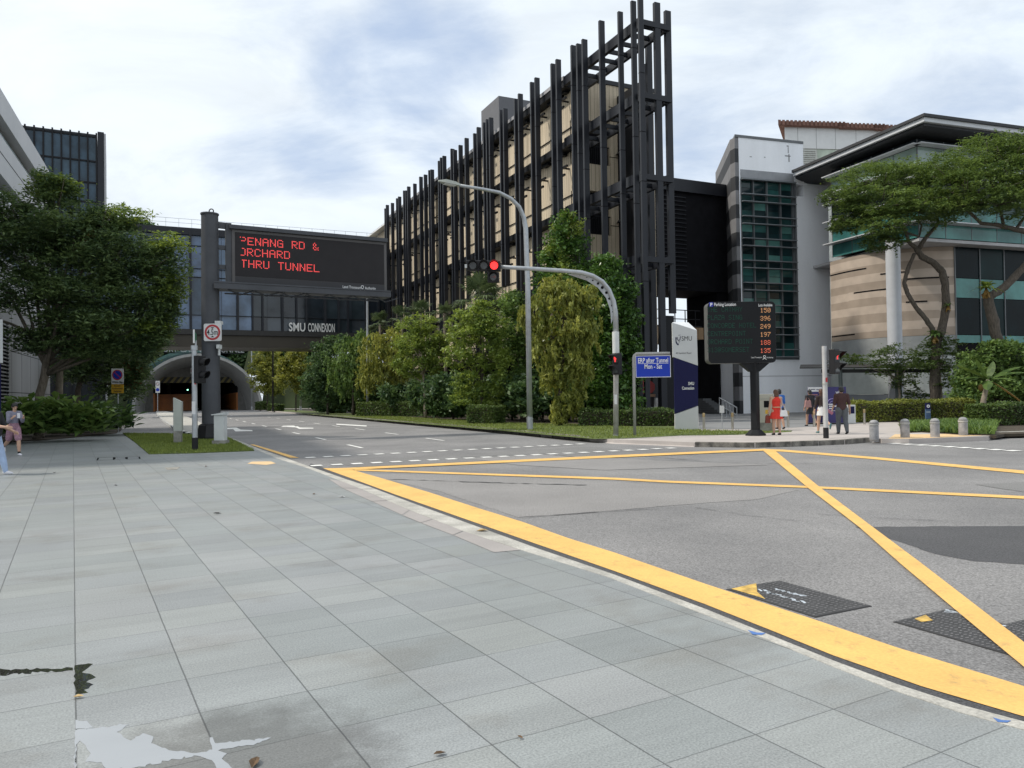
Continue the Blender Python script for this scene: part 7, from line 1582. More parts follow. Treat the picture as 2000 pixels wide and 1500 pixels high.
tree('weeping_tree', 'weeping dark green tree under the bridge end', 70,
     [(700, 668, 26, 22), (680, 690, 28, 30), (705, 715, 30, 30), (685, 745, 28, 28), (660, 720, 20, 30)], 8000, F_MID, 0.32, 0.34, 'droop', trunk=[(690, 812), (690, 760), (690, 710)], r=0.11, group=VG, seed=12, flat=1.4)
tree('verge_tree', 'dense dark tree below the bridge lettering', 75,
     [(655, 672, 24, 18), (632, 695, 30, 26), (650, 725, 32, 28), (620, 735, 28, 28), (610, 765, 24, 20), (650, 765, 30, 22)], 10000, F_DEEP, 0.30, 0.42, trunk=[(640, 806), (640, 760), (640, 715)], r=0.12, group=VG, seed=13)
tree('verge_tree', 'yellow-green young tree beyond the bridge with thin trunk', 100,
     [(580, 695, 18, 14), (590, 720, 22, 22), (565, 735, 22, 22), (590, 755, 16, 16), (555, 712, 12, 14)], 6500, F_YEL, 0.36, 0.42, trunk=[(578, 800), (578, 760), (578, 725)], r=0.10, group=VG, seed=14)
tree('verge_tree', 'bright yellow-green tree nearest the tunnel mouth', 112,
     [(520, 692, 24, 14), (505, 720, 20, 20), (535, 720, 22, 22), (512, 750, 20, 18), (540, 755, 16, 18)], 7000, F_YEL, 0.38, 0.42, trunk=[(522, 798), (522, 765), (521, 725)], r=0.10, group=VG, seed=15)
# hill trees seen past the tunnel and the bridge
HG = 'trees on the hill behind the tunnel'
for i, (px, py, rx, ry, Y, lab) in enumerate([(262, 452, 42, 30, 150, 'hazy rounded hill tree showing above the large dark tree'), (330, 690, 40, 45, 146, 'dark hill tree at the left shoulder of the tunnel'),
        (480, 690, 30, 34, 150, 'dark hill tree at the right shoulder of the tunnel'), (420, 660, 34, 30, 158, 'dark hill tree directly above the tunnel mouth'), (370, 655, 34, 30, 160, 'dark hill tree above the tunnel left of the gantry pole'),
        (545, 690, 34, 40, 140, 'dark tree behind the yellow-green tree nearest the tunnel'), (610, 700, 34, 40, 135, 'dark tree behind the lamp posts under the bridge'), (260, 700, 40, 55, 140, 'dark hill tree left of the tunnel')]):
    tree('hill_tree', lab, Y, [(px - rx * .4, py, rx * .7, ry * .7), (px + rx * .4, py + ry * .1, rx * .7, ry * .7), (px, py - ry * .4, rx * .6, ry * .5), (px, py + ry * .6, rx * .9, ry * .6)], 4500, F_DEEP, 0.75, 0.5,
         trunk=[(px, 790), (px, py + ry)], r=0.3, group=HG, seed=20 + i, base=2.0 if Y > 140 else 0.1)

# understory shrubs behind the verge trees
rr = random.Random(8); SHL = ['dark understory shrub below the rounded fresh-green tree', 'dark understory shrub below the mid-green bushy tree', 'dark understory shrub left of the drooping yellow-green tree', 'dark understory shrub right of the drooping yellow-green tree',
       'dark understory shrub beside the small square hedge', 'dark understory shrub above the left half of the long low hedge', 'dark understory shrub above the right half of the long low hedge', 'dark understory shrub below the weeping olive-green tree',
       'dark understory shrub below the weeping dark green tree', 'dark understory shrub below the dense dark tree']
for lab, (px, Y) in zip(SHL, [(935, 50), (1000, 48), (1060, 44), (1140, 43), (885, 52), (790, 64), (850, 58), (745, 71), (695, 76), (640, 82)]):
    k = FPX / Y
    tree('understory_shrub', lab, Y, [(px - 1.0 * k, 765 if Y < 60 else 770, 1.1 * k, 1.1 * k), (px + 0.9 * k, 770, 1.0 * k, 1.0 * k), (px, 790, 1.6 * k, 0.8 * k)], 4200, F_DEEP, 0.30, 0.5, trunk=[(px, 800), (px, 785)], r=0.06, cat='shrub', group='dark shrubs under the verge trees', seed=40 + int(px), base=0.09)
# fan palms
def fan_palm(label, px, py, Y, rpx, seed, n=20, base_py=None):
    rr = random.Random(seed); c = P(px, py, Y); t = thing('fan_palm', label, 'palm tree', (c.x, c.y, 0.09), 'fan palms in front of the timber building')
    MB().tube([(c.x, c.y, 0.09), (c.x + 0.05, c.y, c.z * 0.5), tuple(c)], [0.17, 0.13, 0.12], 10).build('trunk', mat_bark, t, smooth=True)
    R_ = rpx * Y / FPX
    for i in range(n):
        az = 2 * math.pi * (i * 0.618 % 1); el = math.radians(rr.uniform(-35, 80)); d = Vector((math.cos(az) * math.cos(el), math.sin(az) * math.cos(el), math.sin(el)))
        st = R_ * rr.uniform(0.45, 0.6); hub = c + d * st; hub.z -= st * 0.12
        side = d.cross(vZ).normalized(); upv = side.cross(d); mb = MB(); fr = R_ * rr.uniform(0.42, 0.55)
        mb.tube([c, c.lerp(hub, 0.5) + vZ * 0.05, hub], [0.03, 0.022, 0.015], 5)
        N_ = 19
        for k in range(N_):
            a = math.radians(-125 + 250 * k / (N_ - 1)); dd = (d * math.cos(a) + side * math.sin(a)).normalized(); ln = fr * (1 - 0.25 * abs(a) / 2.2)
            w = dd.cross(upv).normalized() * ln * 0.055; fold = upv * (0.06 * ln)
            p1 = hub + dd * ln * 0.55 + fold; p2 = hub + dd * ln - vZ * ln * rr.uniform(0.1, 0.35)
            mb.add([hub, p1 + w, p2, p1 - w], [(0, 1, 2, 3)])
        mb.build('frond', F_PALM, t)
fan_palm('large grey-green fan palm standing above the verge trees by the signal lights', 940, 585, 52, 66, 1, 26)
fan_palm('small fan palm rising behind the tree with bare slim trunk', 822, 612, 63, 36, 2)
fan_palm('fan palm behind the slim grey pole under the message board corner', 742, 632, 76, 34, 3)
fan_palm('small fan palm between the weeping olive tree and the bare-trunk tree', 785, 620, 68, 32, 4)
fan_palm('small fan palm half hidden left of the large fan palm', 868, 612, 60, 30, 5)

# clipped hedges
def hedge(label, pts, h, th, n, leaf, seed, z0=0.09, group='clipped hedges', size=0.10, name='clipped_hedge'):
    rg = np.random.default_rng(seed); a, b_ = Vector(pts[0]), Vector(pts[1]); a.z = b_.z = z0; d = (b_ - a); L_ = d.length; d.normalize(); nn = Vector((-d.y, d.x, 0))
    t = thing(name, label, 'hedge', (a + b_) / 2, group)
    core = MB(); core.obox(a + d * 0.08 + nn * 0.08, d * (L_ - 0.16), nn * (th - 0.16), (0, 0, h - 0.1)); core.build('twigs', mat_bark_dark, t)
    u = rg.uniform(0, L_, n); f = rg.integers(0, 3, n); w = rg.uniform(0, th, n); z = rg.uniform(0.03, h, n); jit = rg.normal(size=n) * 0.035
    ph = rg.uniform(0, 6.28); wav = 0.045 * np.sin(u * 2.1 + ph) + 0.03 * np.sin(u * 5.3)
    w = np.where(f == 1, jit, np.where(f == 2, th + jit, w)); z = np.where(f == 0, h + jit + wav, z)
    ends = rg.uniform(size=n) < min(0.35, 1.3 * th / (L_ + th)); w = np.where(ends, rg.uniform(0, th, n), w); z = np.where(ends, rg.uniform(0.03, h, n), z); u = np.where(ends, np.where(rg.uniform(size=n) < .5, jit, L_ + jit), u)
    c = np.array(a)[None, :] + u[:, None] * np.array(d)[None, :] + w[:, None] * np.array(nn)[None, :]; c[:, 2] = z0 + z
    v, q = leaves_at(c, rg, size, 0.6, 'broad'); np_mesh('leaves', v, q, leaf, t); return t
hedge('low clipped hedge between the blue toll sign and the university pylon', (P(1132, 838, 37.2), P(1338, 838, 35.6)), 0.75, 1.3, 9000, F_HEDGE, 1)
hedge('small square hedge left of the tall street lamp', (P(912, 828, 43), P(962, 828, 42)), 0.95, 1.2, 5000, F_HEDGE, 2)
hedge('long low hedge beneath the slim grey pole', (P(696, 815, 66), P(878, 815, 59)), 1.15, 1.6, 12000, F_HEDGE, 3, size=0.15)
hedge('small box hedge in the shade under the bridge', (P(643, 800, 82), P(660, 800, 81)), 0.9, 1.0, 2000, F_HEDGE, 4, size=0.15)
hedge('tiny hedge beside the dark lamp post', (P(522, 800, 104), P(542, 800, 103)), 0.9, 1.2, 2000, F_HEDGE, 5, size=0.18)
hedge('tiny hedge at the right foot of the tunnel', (P(498, 797, 118), P(514, 797, 117)), 1.2, 1.4, 2000, F_HEDGE, 6, size=0.2)
hedge('light green hedge behind the concrete bollards', (P(1676, 826, 36.5), P(1905, 822, 38.0)), 0.95, 1.3, 13000, F_HEDGE_Y, 7, z0=0.1)
hedge('dark bushy hedge at the right edge beside the banana plant', (P(1930, 840, 31.0), P(2110, 840, 31.8)), 0.85, 1.2, 10000, F_HEDGE, 8, z0=0.1)

# ---- the big umbrella-crowned trees on the right
mat_bark_rain = M('dark_ridged_bark', (0.050, 0.042, 0.034), rough=0.95, col2=(0.125, 0.105, 0.085), vscale=6, bump=0.9, bscale=14, streak=(3, 3, 0.7), fine=0.25, fscale=25)
def rain_tree(label, Y, stems, blobs, n, seed, extra_stems=()):
    rg = np.random.default_rng(seed); rr = random.Random(seed); b0 = P(*stems[0][0][0], Y); t = thing('umbrella_tree', label, 'tree', (b0.x, b0.y, 0.1), 'umbrella-crowned trees by the curved wall')
    mb = MB()
    for pts, r0, r1 in stems:
        r0, r1 = r0 * 0.74, r1 * 0.74
        q = [P(p[0], p[1], Y + (p[2] if len(p) > 2 else 0)) for p in pts]; rad = [r0 + (r1 - r0) * (i / (len(q) - 1)) ** 0.8 for i in range(len(q))]
        s2, r2 = [], []
        for i in range(len(q) - 1):
            for k in range(4): s2.append(q[i].lerp(q[i + 1], k / 4) + Vector((rr.uniform(-1, 1), rr.uniform(-1, 1), 0)) * rad[i] * 0.14); r2.append((rad[i] + (rad[i + 1] - rad[i]) * k / 4) * rr.uniform(0.93, 1.07))
        s2.append(q[-1]); r2.append(rad[-1]); mb.tube(s2, r2, 12)
    B = [blob(*b[:2], Y + b[4], b[2] * 1.22, b[3] * 1.3, 1.5) for b in blobs]
    tips = [P(p[0][-1][0], p[0][-1][1], Y) for p in stems if p[2] < 0.12]
    for c, r3 in B:
        c = Vector(c); a = min(tips, key=lambda q: (q - c).length); m_ = a.lerp(c, 0.55) - vZ * r3[2] * 0.35
        mb.tube([a, m_, c - vZ * r3[2] * 0.2], [0.07, 0.05, 0.02], 6)
        for k in range(9):
            e = c + Vector((rr.uniform(-1, 1) * r3[0], rr.uniform(-1, 1) * r3[1], rr.uniform(-0.4, 0.4) * r3[2])); mb.tube([m_.lerp(c, 0.5), m_.lerp(e, 0.6), e], [0.035, 0.022, 0.01], 5)
    mb.build('trunk', mat_bark_rain, t, smooth=True)
    c = np.concatenate([crown_points(B, n, rg, 48, 0.17, 0.30, 0.35), sprigs(B, rg, 34, 0.55, 22)]); v, q = leaves_at(c, rg, 0.17, 0.36, 'flat'); np_mesh('crown', v, q, F_FEATH, t)
    return t
RT1 = rain_tree('umbrella-crowned tree with twin crooked stems in front of the banded sandstone wall', 42,
    [([(1826, 800), (1826, 700), (1830, 665), (1839, 642), (1848, 602), (1847, 565), (1841, 531), (1822, 512), (1799, 501), (1790, 485)], 0.38, 0.20), ([(1826, 665), (1821, 642), (1806, 620), (1790, 602), (1772, 572), (1766, 553), (1773, 525), (1786, 495)], 0.20, 0.13),
     ([(1790, 485), (1775, 473), (1765, 442), (1748, 425), (1715, 420)], 0.17, 0.06), ([(1795, 485), (1806, 467), (1833, 436), (1826, 410), (1845, 385)], 0.18, 0.06), ([(1770, 455), (1795, 462), (1800, 440), (1790, 425), (1760, 400)], 0.09, 0.05)],
    [(1652, 385, 34, 20, 0), (1700, 348, 52, 20, 0.5), (1672, 425, 36, 15, -0.5), (1725, 395, 56, 26, -1), (1775, 345, 58, 26, 1), (1720, 445, 40, 16, -1.5), (1725, 473, 30, 12, -0.5), (1790, 405, 55, 24, -1.5), (1835, 365, 50, 26, 0), (1845, 412, 40, 18, -1.0), (1650, 440, 22, 10, 0)], 32000, 31)
RT2 = rain_tree('umbrella-crowned tree with thick leaning trunk holding a nest fern', 40,
    [([(1950, 800), (1948, 700), (1947, 663), (1936, 615), (1926, 572)], 0.42, 0.33), ([(1930, 580), (1945, 572), (1962, 560), (1985, 538), (2005, 515), (2060, 470)], 0.30, 0.22), ([(2060, 470), (2000, 452), (1975, 446), (1947, 439), (1916, 436), (1891, 412), (1872, 395)], 0.22, 0.08),
     ([(1960, 443), (1955, 415), (1945, 390)], 0.12, 0.06), ([(1985, 447), (2000, 425), (2030, 400)], 0.12, 0.06)],
    [(1870, 330, 48, 24, 0), (1925, 300, 56, 22, 1), (1985, 292, 50, 22, 0), (1905, 365, 56, 26, -1), (1960, 345, 56, 28, -0.5), (2020, 330, 52, 34, 0), (1950, 395, 48, 20, -1.5), (2010, 395, 46, 24, -1), (2060, 350, 50, 40, 0), (1880, 398, 36, 15, -1)], 32000, 32)
def fern(label, c, R_, n, seed, leaf=F_LIME, name='nest_fern', cat='fern'):
    rr = random.Random(seed); t = thing(name, label, cat, c); mb = MB()
    for i in range(n):
        az = rr.uniform(0, 6.283); el = rr.uniform(0.2, 1.2); L_ = R_ * rr.uniform(0.7, 1.1); d = Vector((math.cos(az), math.sin(az), 0)); side = Vector((-d.y, d.x, 0)) * L_ * 0.07
        pr = None
        for k in range(5):
            f = k / 4; p = Vector(c) + d * L_ * f * math.cos(el) + vZ * (L_ * (f * math.sin(el) - 0.55 * f * f)); w = side * (1.2 * math.sin(math.pi * min(0.97, f * 0.85 + 0.12)))
            if pr: mb.add([pr[0], pr[1], p + w, p - w], [(0, 1, 2, 3)])
            pr = (p - w, p + w)
    mb.build('fronds', leaf, t)
    mb = MB()
    for i in range(n // 2):
        az = rr.uniform(0, 6.283); d = Vector((math.cos(az), math.sin(az), 0)); p = Vector(c) + d * R_ * 0.22; s_ = Vector((-d.y, d.x, 0)) * 0.05
        mb.add([Vector(c) - s_, Vector(c) + s_, p + s_ - vZ * R_ * rr.uniform(0.3, 0.6), p - s_ - vZ * R_ * rr.uniform(0.3, 0.6)], [(0, 1, 2, 3)])
    mb.build('dead_fronds', F_DRY, t); return t
fern('bird nest fern growing in the fork of the leaning trunk', P(1926, 563, 39.6), 0.95, 34, 1)
fern('small fern clump on the right stem of the twin-stemmed tree', P(1852, 598, 41.7), 0.55, 18, 2, F_MID)
fern('ivy-like fern clump low in the fork of the twin-stemmed tree', P(1826, 655, 41.6), 0.85, 40, 3, F_MID)
SG = 'small garden trees by the shelter'
tree('young_tree', 'feathery young tree leaning over the walkway shelter', 44, [(1700, 703, 40, 13), (1752, 690, 38, 18), (1728, 722, 36, 14), (1780, 715, 34, 20), (1765, 745, 30, 16), (1790, 770, 24, 14), (1658, 698, 22, 9)], 4300, F_FEATH, 0.17, 0.36, 'flat', trunk=[(1758, 822), (1757, 770), (1752, 725)], r=0.07, bark=mat_bark_pale, group=SG, seed=51, flat=0.5, base=0.12)
tree('young_tree', 'feathery young tree with straight pale trunk left of the banana plant', 42, [(1825, 690, 40, 20), (1860, 705, 36, 18), (1840, 672, 34, 16), (1812, 712, 30, 14), (1845, 740, 26, 18)], 3800, F_FEATH, 0.17, 0.36, 'flat', trunk=[(1840, 822), (1838, 770), (1835, 715)], r=0.075, bark=mat_bark_pale, group=SG, seed=52, flat=0.5, base=0.12)
tree('garden_shrub', 'large leafy shrub behind the banana plant', 39.5, [(1935, 690, 42, 26), (1975, 700, 44, 32), (1900, 715, 34, 28), (1985, 745, 44, 36), (1925, 750, 46, 36), (1890, 770, 34, 30), (2030, 710, 50, 40), (2030, 770, 50, 40)], 15000, F_MID, 0.20, 0.48, trunk=[(1960, 820), (1960, 770)], r=0.08, cat='shrub', seed=53, base=0.12)
# banana plant
def banana(px, Y):
    b0 = P(px, 828, Y); b0.z = 0.12; t = thing('banana_plant', 'banana plant with broad torn leaves and brown stem behind the bollards', 'plant', b0)
    top = P(1930, 742, Y); MB().tube([b0, b0.lerp(top, 0.5) + Vector((-0.05, 0, 0)), top], [0.16, 0.12, 0.08], 10).build('stem', mat_bark_pale, t, smooth=True)
    rr = random.Random(5)
    def leaf(tip, w, sag, m, nm='leaf'):
        mb = MB(); tp = P(*tip); d = tp - top; L_ = d.length; side = d.cross(vZ)
        side = side.normalized() if side.length > 1e-3 else Vector((1, 0, 0)); pr = None; K = 12
        for k in range(K + 1):
            f = k / K; p = top.lerp(tp, f) + vZ * (L_ * sag * 4 * f * (1 - f)); ww = 0 if f < 0.12 else w * math.sin(math.pi * min(1, (f - 0.1) / 0.9)) ** 0.6
            dr = -vZ * ww * 0.35
            cur = (p - side * ww + dr, p, p + side * ww + dr)
            if pr:
                g = 0.12 if rr.random() < 0.3 else 0.0
                mb.add([pr[0].lerp(cur[0], g), pr[1], cur[1], cur[0]], [(0, 1, 2, 3)]); mb.add([pr[1], pr[2].lerp(cur[2], g), cur[2], cur[1]], [(0, 1, 2, 3)])
            pr = cur
        mb.build(nm, m, t)
    leaf((1866, 712, Y - 0.3), 0.20, 0.06, F_BANANA); leaf((1880, 742, Y - 0.5), 0.16, 0.10, F_BANANA); leaf((1906, 700, Y), 0.20, 0.02, F_BANANA); leaf((1940, 705, Y + .3), 0.18, 0.03, F_BANANA)
    leaf((1995, 716, Y + .2), 0.22, 0.08, F_BANANA); leaf((2006, 728, Y - .4), 0.22, 0.10, F_BANANA); leaf((1984, 742, Y - .8), 0.16, 0.09, F_BANANA); leaf((2004, 792, Y - .5), 0.20, 0.06, F_DRY); leaf((1928, 762, Y - 0.9), 0.2, 0.1, F_BANANA)
    MB().ell(P(1916, 757, Y - 0.2), (0.12, 0.12, 0.16)).build('dried_flower', F_DRY, t)
banana(1916, 35.5)
# ---- broad-bladed shrubs on the left
def blade_shrub(label, px, Y, h, w, n, seed, leaf=F_BLADE):
    rr = random.Random(seed); c = P(px, 845, Y); c.z = 0.03; t = thing('ginger_shrub', label, 'shrub', c, 'broad-bladed shrubs along the left pavement edge'); mb = MB()
    for i in range(n):
        b0 = c + Vector((rr.uniform(-w, w), rr.uniform(-w, w) * 0.6, 0)); az = rr.uniform(0, 6.283); H_ = h * rr.uniform(0.55, 1.05); out = rr.uniform(0.2, 0.7) * H_
        d = Vector((math.cos(az), math.sin(az), 0)); stem_top = b0 + d * out * 0.35 + vZ * H_ * 0.75
        for k in range(5):
            f = 0.35 + 0.65 * k / 4; p = b0.lerp(stem_top, f); la = az + (1 if k % 2 else -1) * rr.uniform(0.5, 1.3); ld = Vector((math.cos(la), math.sin(la), rr.uniform(0.1, 1.1))).normalized(); L_ = rr.uniform(0.40, 0.72) * (0.7 + h * 0.2)
            sd_ = ld.cross(vZ).normalized() * L_ * 0.19; p1 = p + ld * L_ * 0.5 + vZ * 0.03; p2 = p + ld * L_ - vZ * L_ * rr.uniform(0.1, 0.35)
            mb.add([p, p1 + sd_, p2, p1 - sd_], [(0, 1, 2, 3)])
    mb.build('leaves', leaf, t)
blade_shrub('broad-bladed shrub behind the woman looking at her phone', 62, 31, 1.8, 1.0, 95, 1)
blade_shrub('tallest broad-bladed shrub at the foot of the large dark tree', 118, 31.5, 2.1, 1.0, 100, 2)
blade_shrub('broad-bladed shrub at the right end of the row with arching tips', 162, 32, 1.7, 1.0, 95, 3)
blade_shrub('broad-bladed shrub at the left frame edge', 5, 30, 2.1, 0.9, 80, 4)
blade_shrub('low shaded shrub beside the no waiting sign', 208, 37, 1.6, 1.1, 90, 5, F_DEEP)
blade_shrub('shaded shrub behind the tallest broad-bladed shrub', 95, 36, 1.8, 1.2, 80, 6, F_DEEP)
blade_shrub('shaded shrub under the slim leaning tree', 160, 40, 1.8, 1.3, 80, 7, F_DEEP)
# ---- ground cover, turf blades
def scatter(name, poly, n, z, hmin, hmax, w, mat, seed, label, cat):
    rg = np.random.default_rng(seed); pts = np.array([(p[0], p[1]) for p in poly]); lo, hi = pts.min(0), pts.max(0); c = rg.uniform(lo, hi, (n * 3, 2)); ins = np.zeros(len(c), bool); j = len(pts) - 1
    for i in range(len(pts)):
        a, b_ = pts[i], pts[j]; cond = ((a[1] > c[:, 1]) != (b_[1] > c[:, 1])) & (c[:, 0] < (b_[0] - a[0]) * (c[:, 1] - a[1]) / (b_[1] - a[1] + 1e-12) + a[0]); ins ^= cond; j = i
    c = c[ins][:n]; n = len(c); h = rg.uniform(hmin, hmax, n); az = rg.uniform(0, 6.283, n); b3 = np.stack([c[:, 0], c[:, 1], np.full(n, z)], 1); dx = np.stack([np.cos(az), np.sin(az), np.zeros(n)], 1) * w
    ln = rg.normal(size=(n, 2)) * 0.5; tip = b3 + np.stack([ln[:, 0] * h, ln[:, 1] * h, h], 1)
    v = np.stack([b3 - dx, b3 + dx, tip], 1).reshape(-1, 3); o = np_mesh(name, v, np.arange(n * 3).reshape(-1, 3), mat, None, 3)
    return tag(o, label, cat, kind='stuff')
F_TURF = foliage_mat('turf_blades', (0.105, 0.149, 0.032), (0.263, 0.324, 0.079), 0.3, 0.6, 2.5)
scatter('grass', px_poly(GRASS1, 0.02), 26000, 0.02, 0.03, 0.08, 0.012, F_TURF, 1, 'short green grass on the corner lawn around the gantry pole', 'grass')
gv = [SN(64, 14.8), SN(64, 17.8), SN(50, 18.0), SN(40, 18.0), SN(35, 19.6)] + [G(x, y, LAND_Z) for x, y in [(1366, 840), (1480, 842), (1545, 842.5), (1440, 848.5), (1330, 850), (1215, 856), (1160, 856.5), (1000, 842), (860, 830)]]
scatter('grass', gv, 30000, ZL, 0.03, 0.09, 0.016, F_TURF, 2, 'short sunlit grass on the verge along the far kerb', 'grass')
scatter('ground_cover', px_poly([(1765, 843), (1800, 842), (1870, 846), (1940, 848), (1945, 830), (1900, 826), (1780, 832)], 0.12), 9000, 0.12, 0.08, 0.32, 0.06, F_MID, 3, 'leafy green ground cover in front of the light hedge', 'ground cover')
# ================================================================== PEOPLE
def remeshed(name, build, mat, parent, xf, voxel=0.011, smooth=4):
    mb = MB(); build(mb)
    me = bpy.data.meshes.new(name); me.from_pydata([tuple(xf @ v) for v in mb.v], [], mb.f); me.update()
    tmp = bpy.data.objects.new(name, me); COL.objects.link(tmp)
    r = tmp.modifiers.new('r', 'REMESH'); r.mode = 'VOXEL'; r.voxel_size = voxel; r.use_smooth_shade = True
    s = tmp.modifiers.new('s', 'SMOOTH'); s.factor = 0.5; s.iterations = smooth
    dg = bpy.context.evaluated_depsgraph_get(); dg.update(); out = bpy.data.meshes.new_from_object(tmp.evaluated_get(dg))
    bpy.data.objects.remove(tmp); bpy.data.meshes.remove(me)
    off = OFF[parent.name] if parent else Vector((0, 0, 0)); n = len(out.vertices); co = np.zeros(n * 3, 'f'); out.vertices.foreach_get('co', co); co = co.reshape(-1, 3) - np.array(off, 'f'); out.vertices.foreach_set('co', co.ravel())
    out.materials.clear(); out.materials.append(mat); out.name = name; out.polygons.foreach_set('use_smooth', [True] * len(out.polygons)); out.update()
    return link(name, out, parent, off)
def cap(mb, a, b, ra, rb, n=10):
    a, b = Vector(a), Vector(b); mb.tube([a, a.lerp(b, .5), b], [ra, (ra + rb) / 2, rb], n); mb.ell(a, (ra, ra, ra), None, n, 6); mb.ell(b, (rb, rb, rb), None, n, 6)
mat_skin = M('skin_tan', (0.44, 0.26, 0.18), rough=0.55, var=0.05, vscale=6); mat_skin2 = M('skin_light', (0.50, 0.31, 0.22), rough=0.55, var=0.05, vscale=6)
mat_hair = M('black_hair', (0.012, 0.010, 0.010), rough=0.5, var=0.3, vscale=40, streak=(1, 1, 0.1)); mat_hair_br = M('brown_hair', (0.085, 0.040, 0.024), rough=0.5, var=0.4, vscale=25, streak=(1, 1, 0.15))
def cloth(n, c, v=0.12, **k): return M(n, c, rough=0.85, var=v, vscale=9, **k)
C_RED = cloth('red_dress_cloth', (0.62, 0.035, 0.022)); C_MAR = cloth('maroon_cloth', (0.050, 0.022, 0.022)); C_GREY = cloth('grey_trouser_cloth', (0.085, 0.095, 0.105)); C_WHITE = cloth('white_cloth', (0.72, 0.72, 0.72), 0.05); C_BLACK = cloth('black_cloth', (0.014, 0.014, 0.018)); C_BLUE = cloth('blue_cloth', (0.03, 0.13, 0.42)); C_LAV = cloth('lavender_grey_cloth', (0.20, 0.195, 0.25)); C_PINK = M('patterned_pink_cloth', (0.20, 0.10, 0.14), rough=0.85, col2=(0.40, 0.24, 0.30), vscale=28); C_JEAN = cloth('pale_blue_denim', (0.34, 0.44, 0.62), 0.10); C_BAGPINK = cloth('dusty_pink_leather', (0.34, 0.19, 0.18)); C_BAGBR = cloth('brown_leather', (0.20, 0.045, 0.03)); C_SHOEW = cloth('white_shoe', (0.66, 0.66, 0.70), 0.06); C_TEAL = cloth('teal_shoe', (0.10, 0.22, 0.23), 0.3); C_BELT = cloth('tan_belt', (0.55, 0.33, 0.20)); C_NAVY = cloth('dark_navy_shorts', (0.03, 0.035, 0.06))
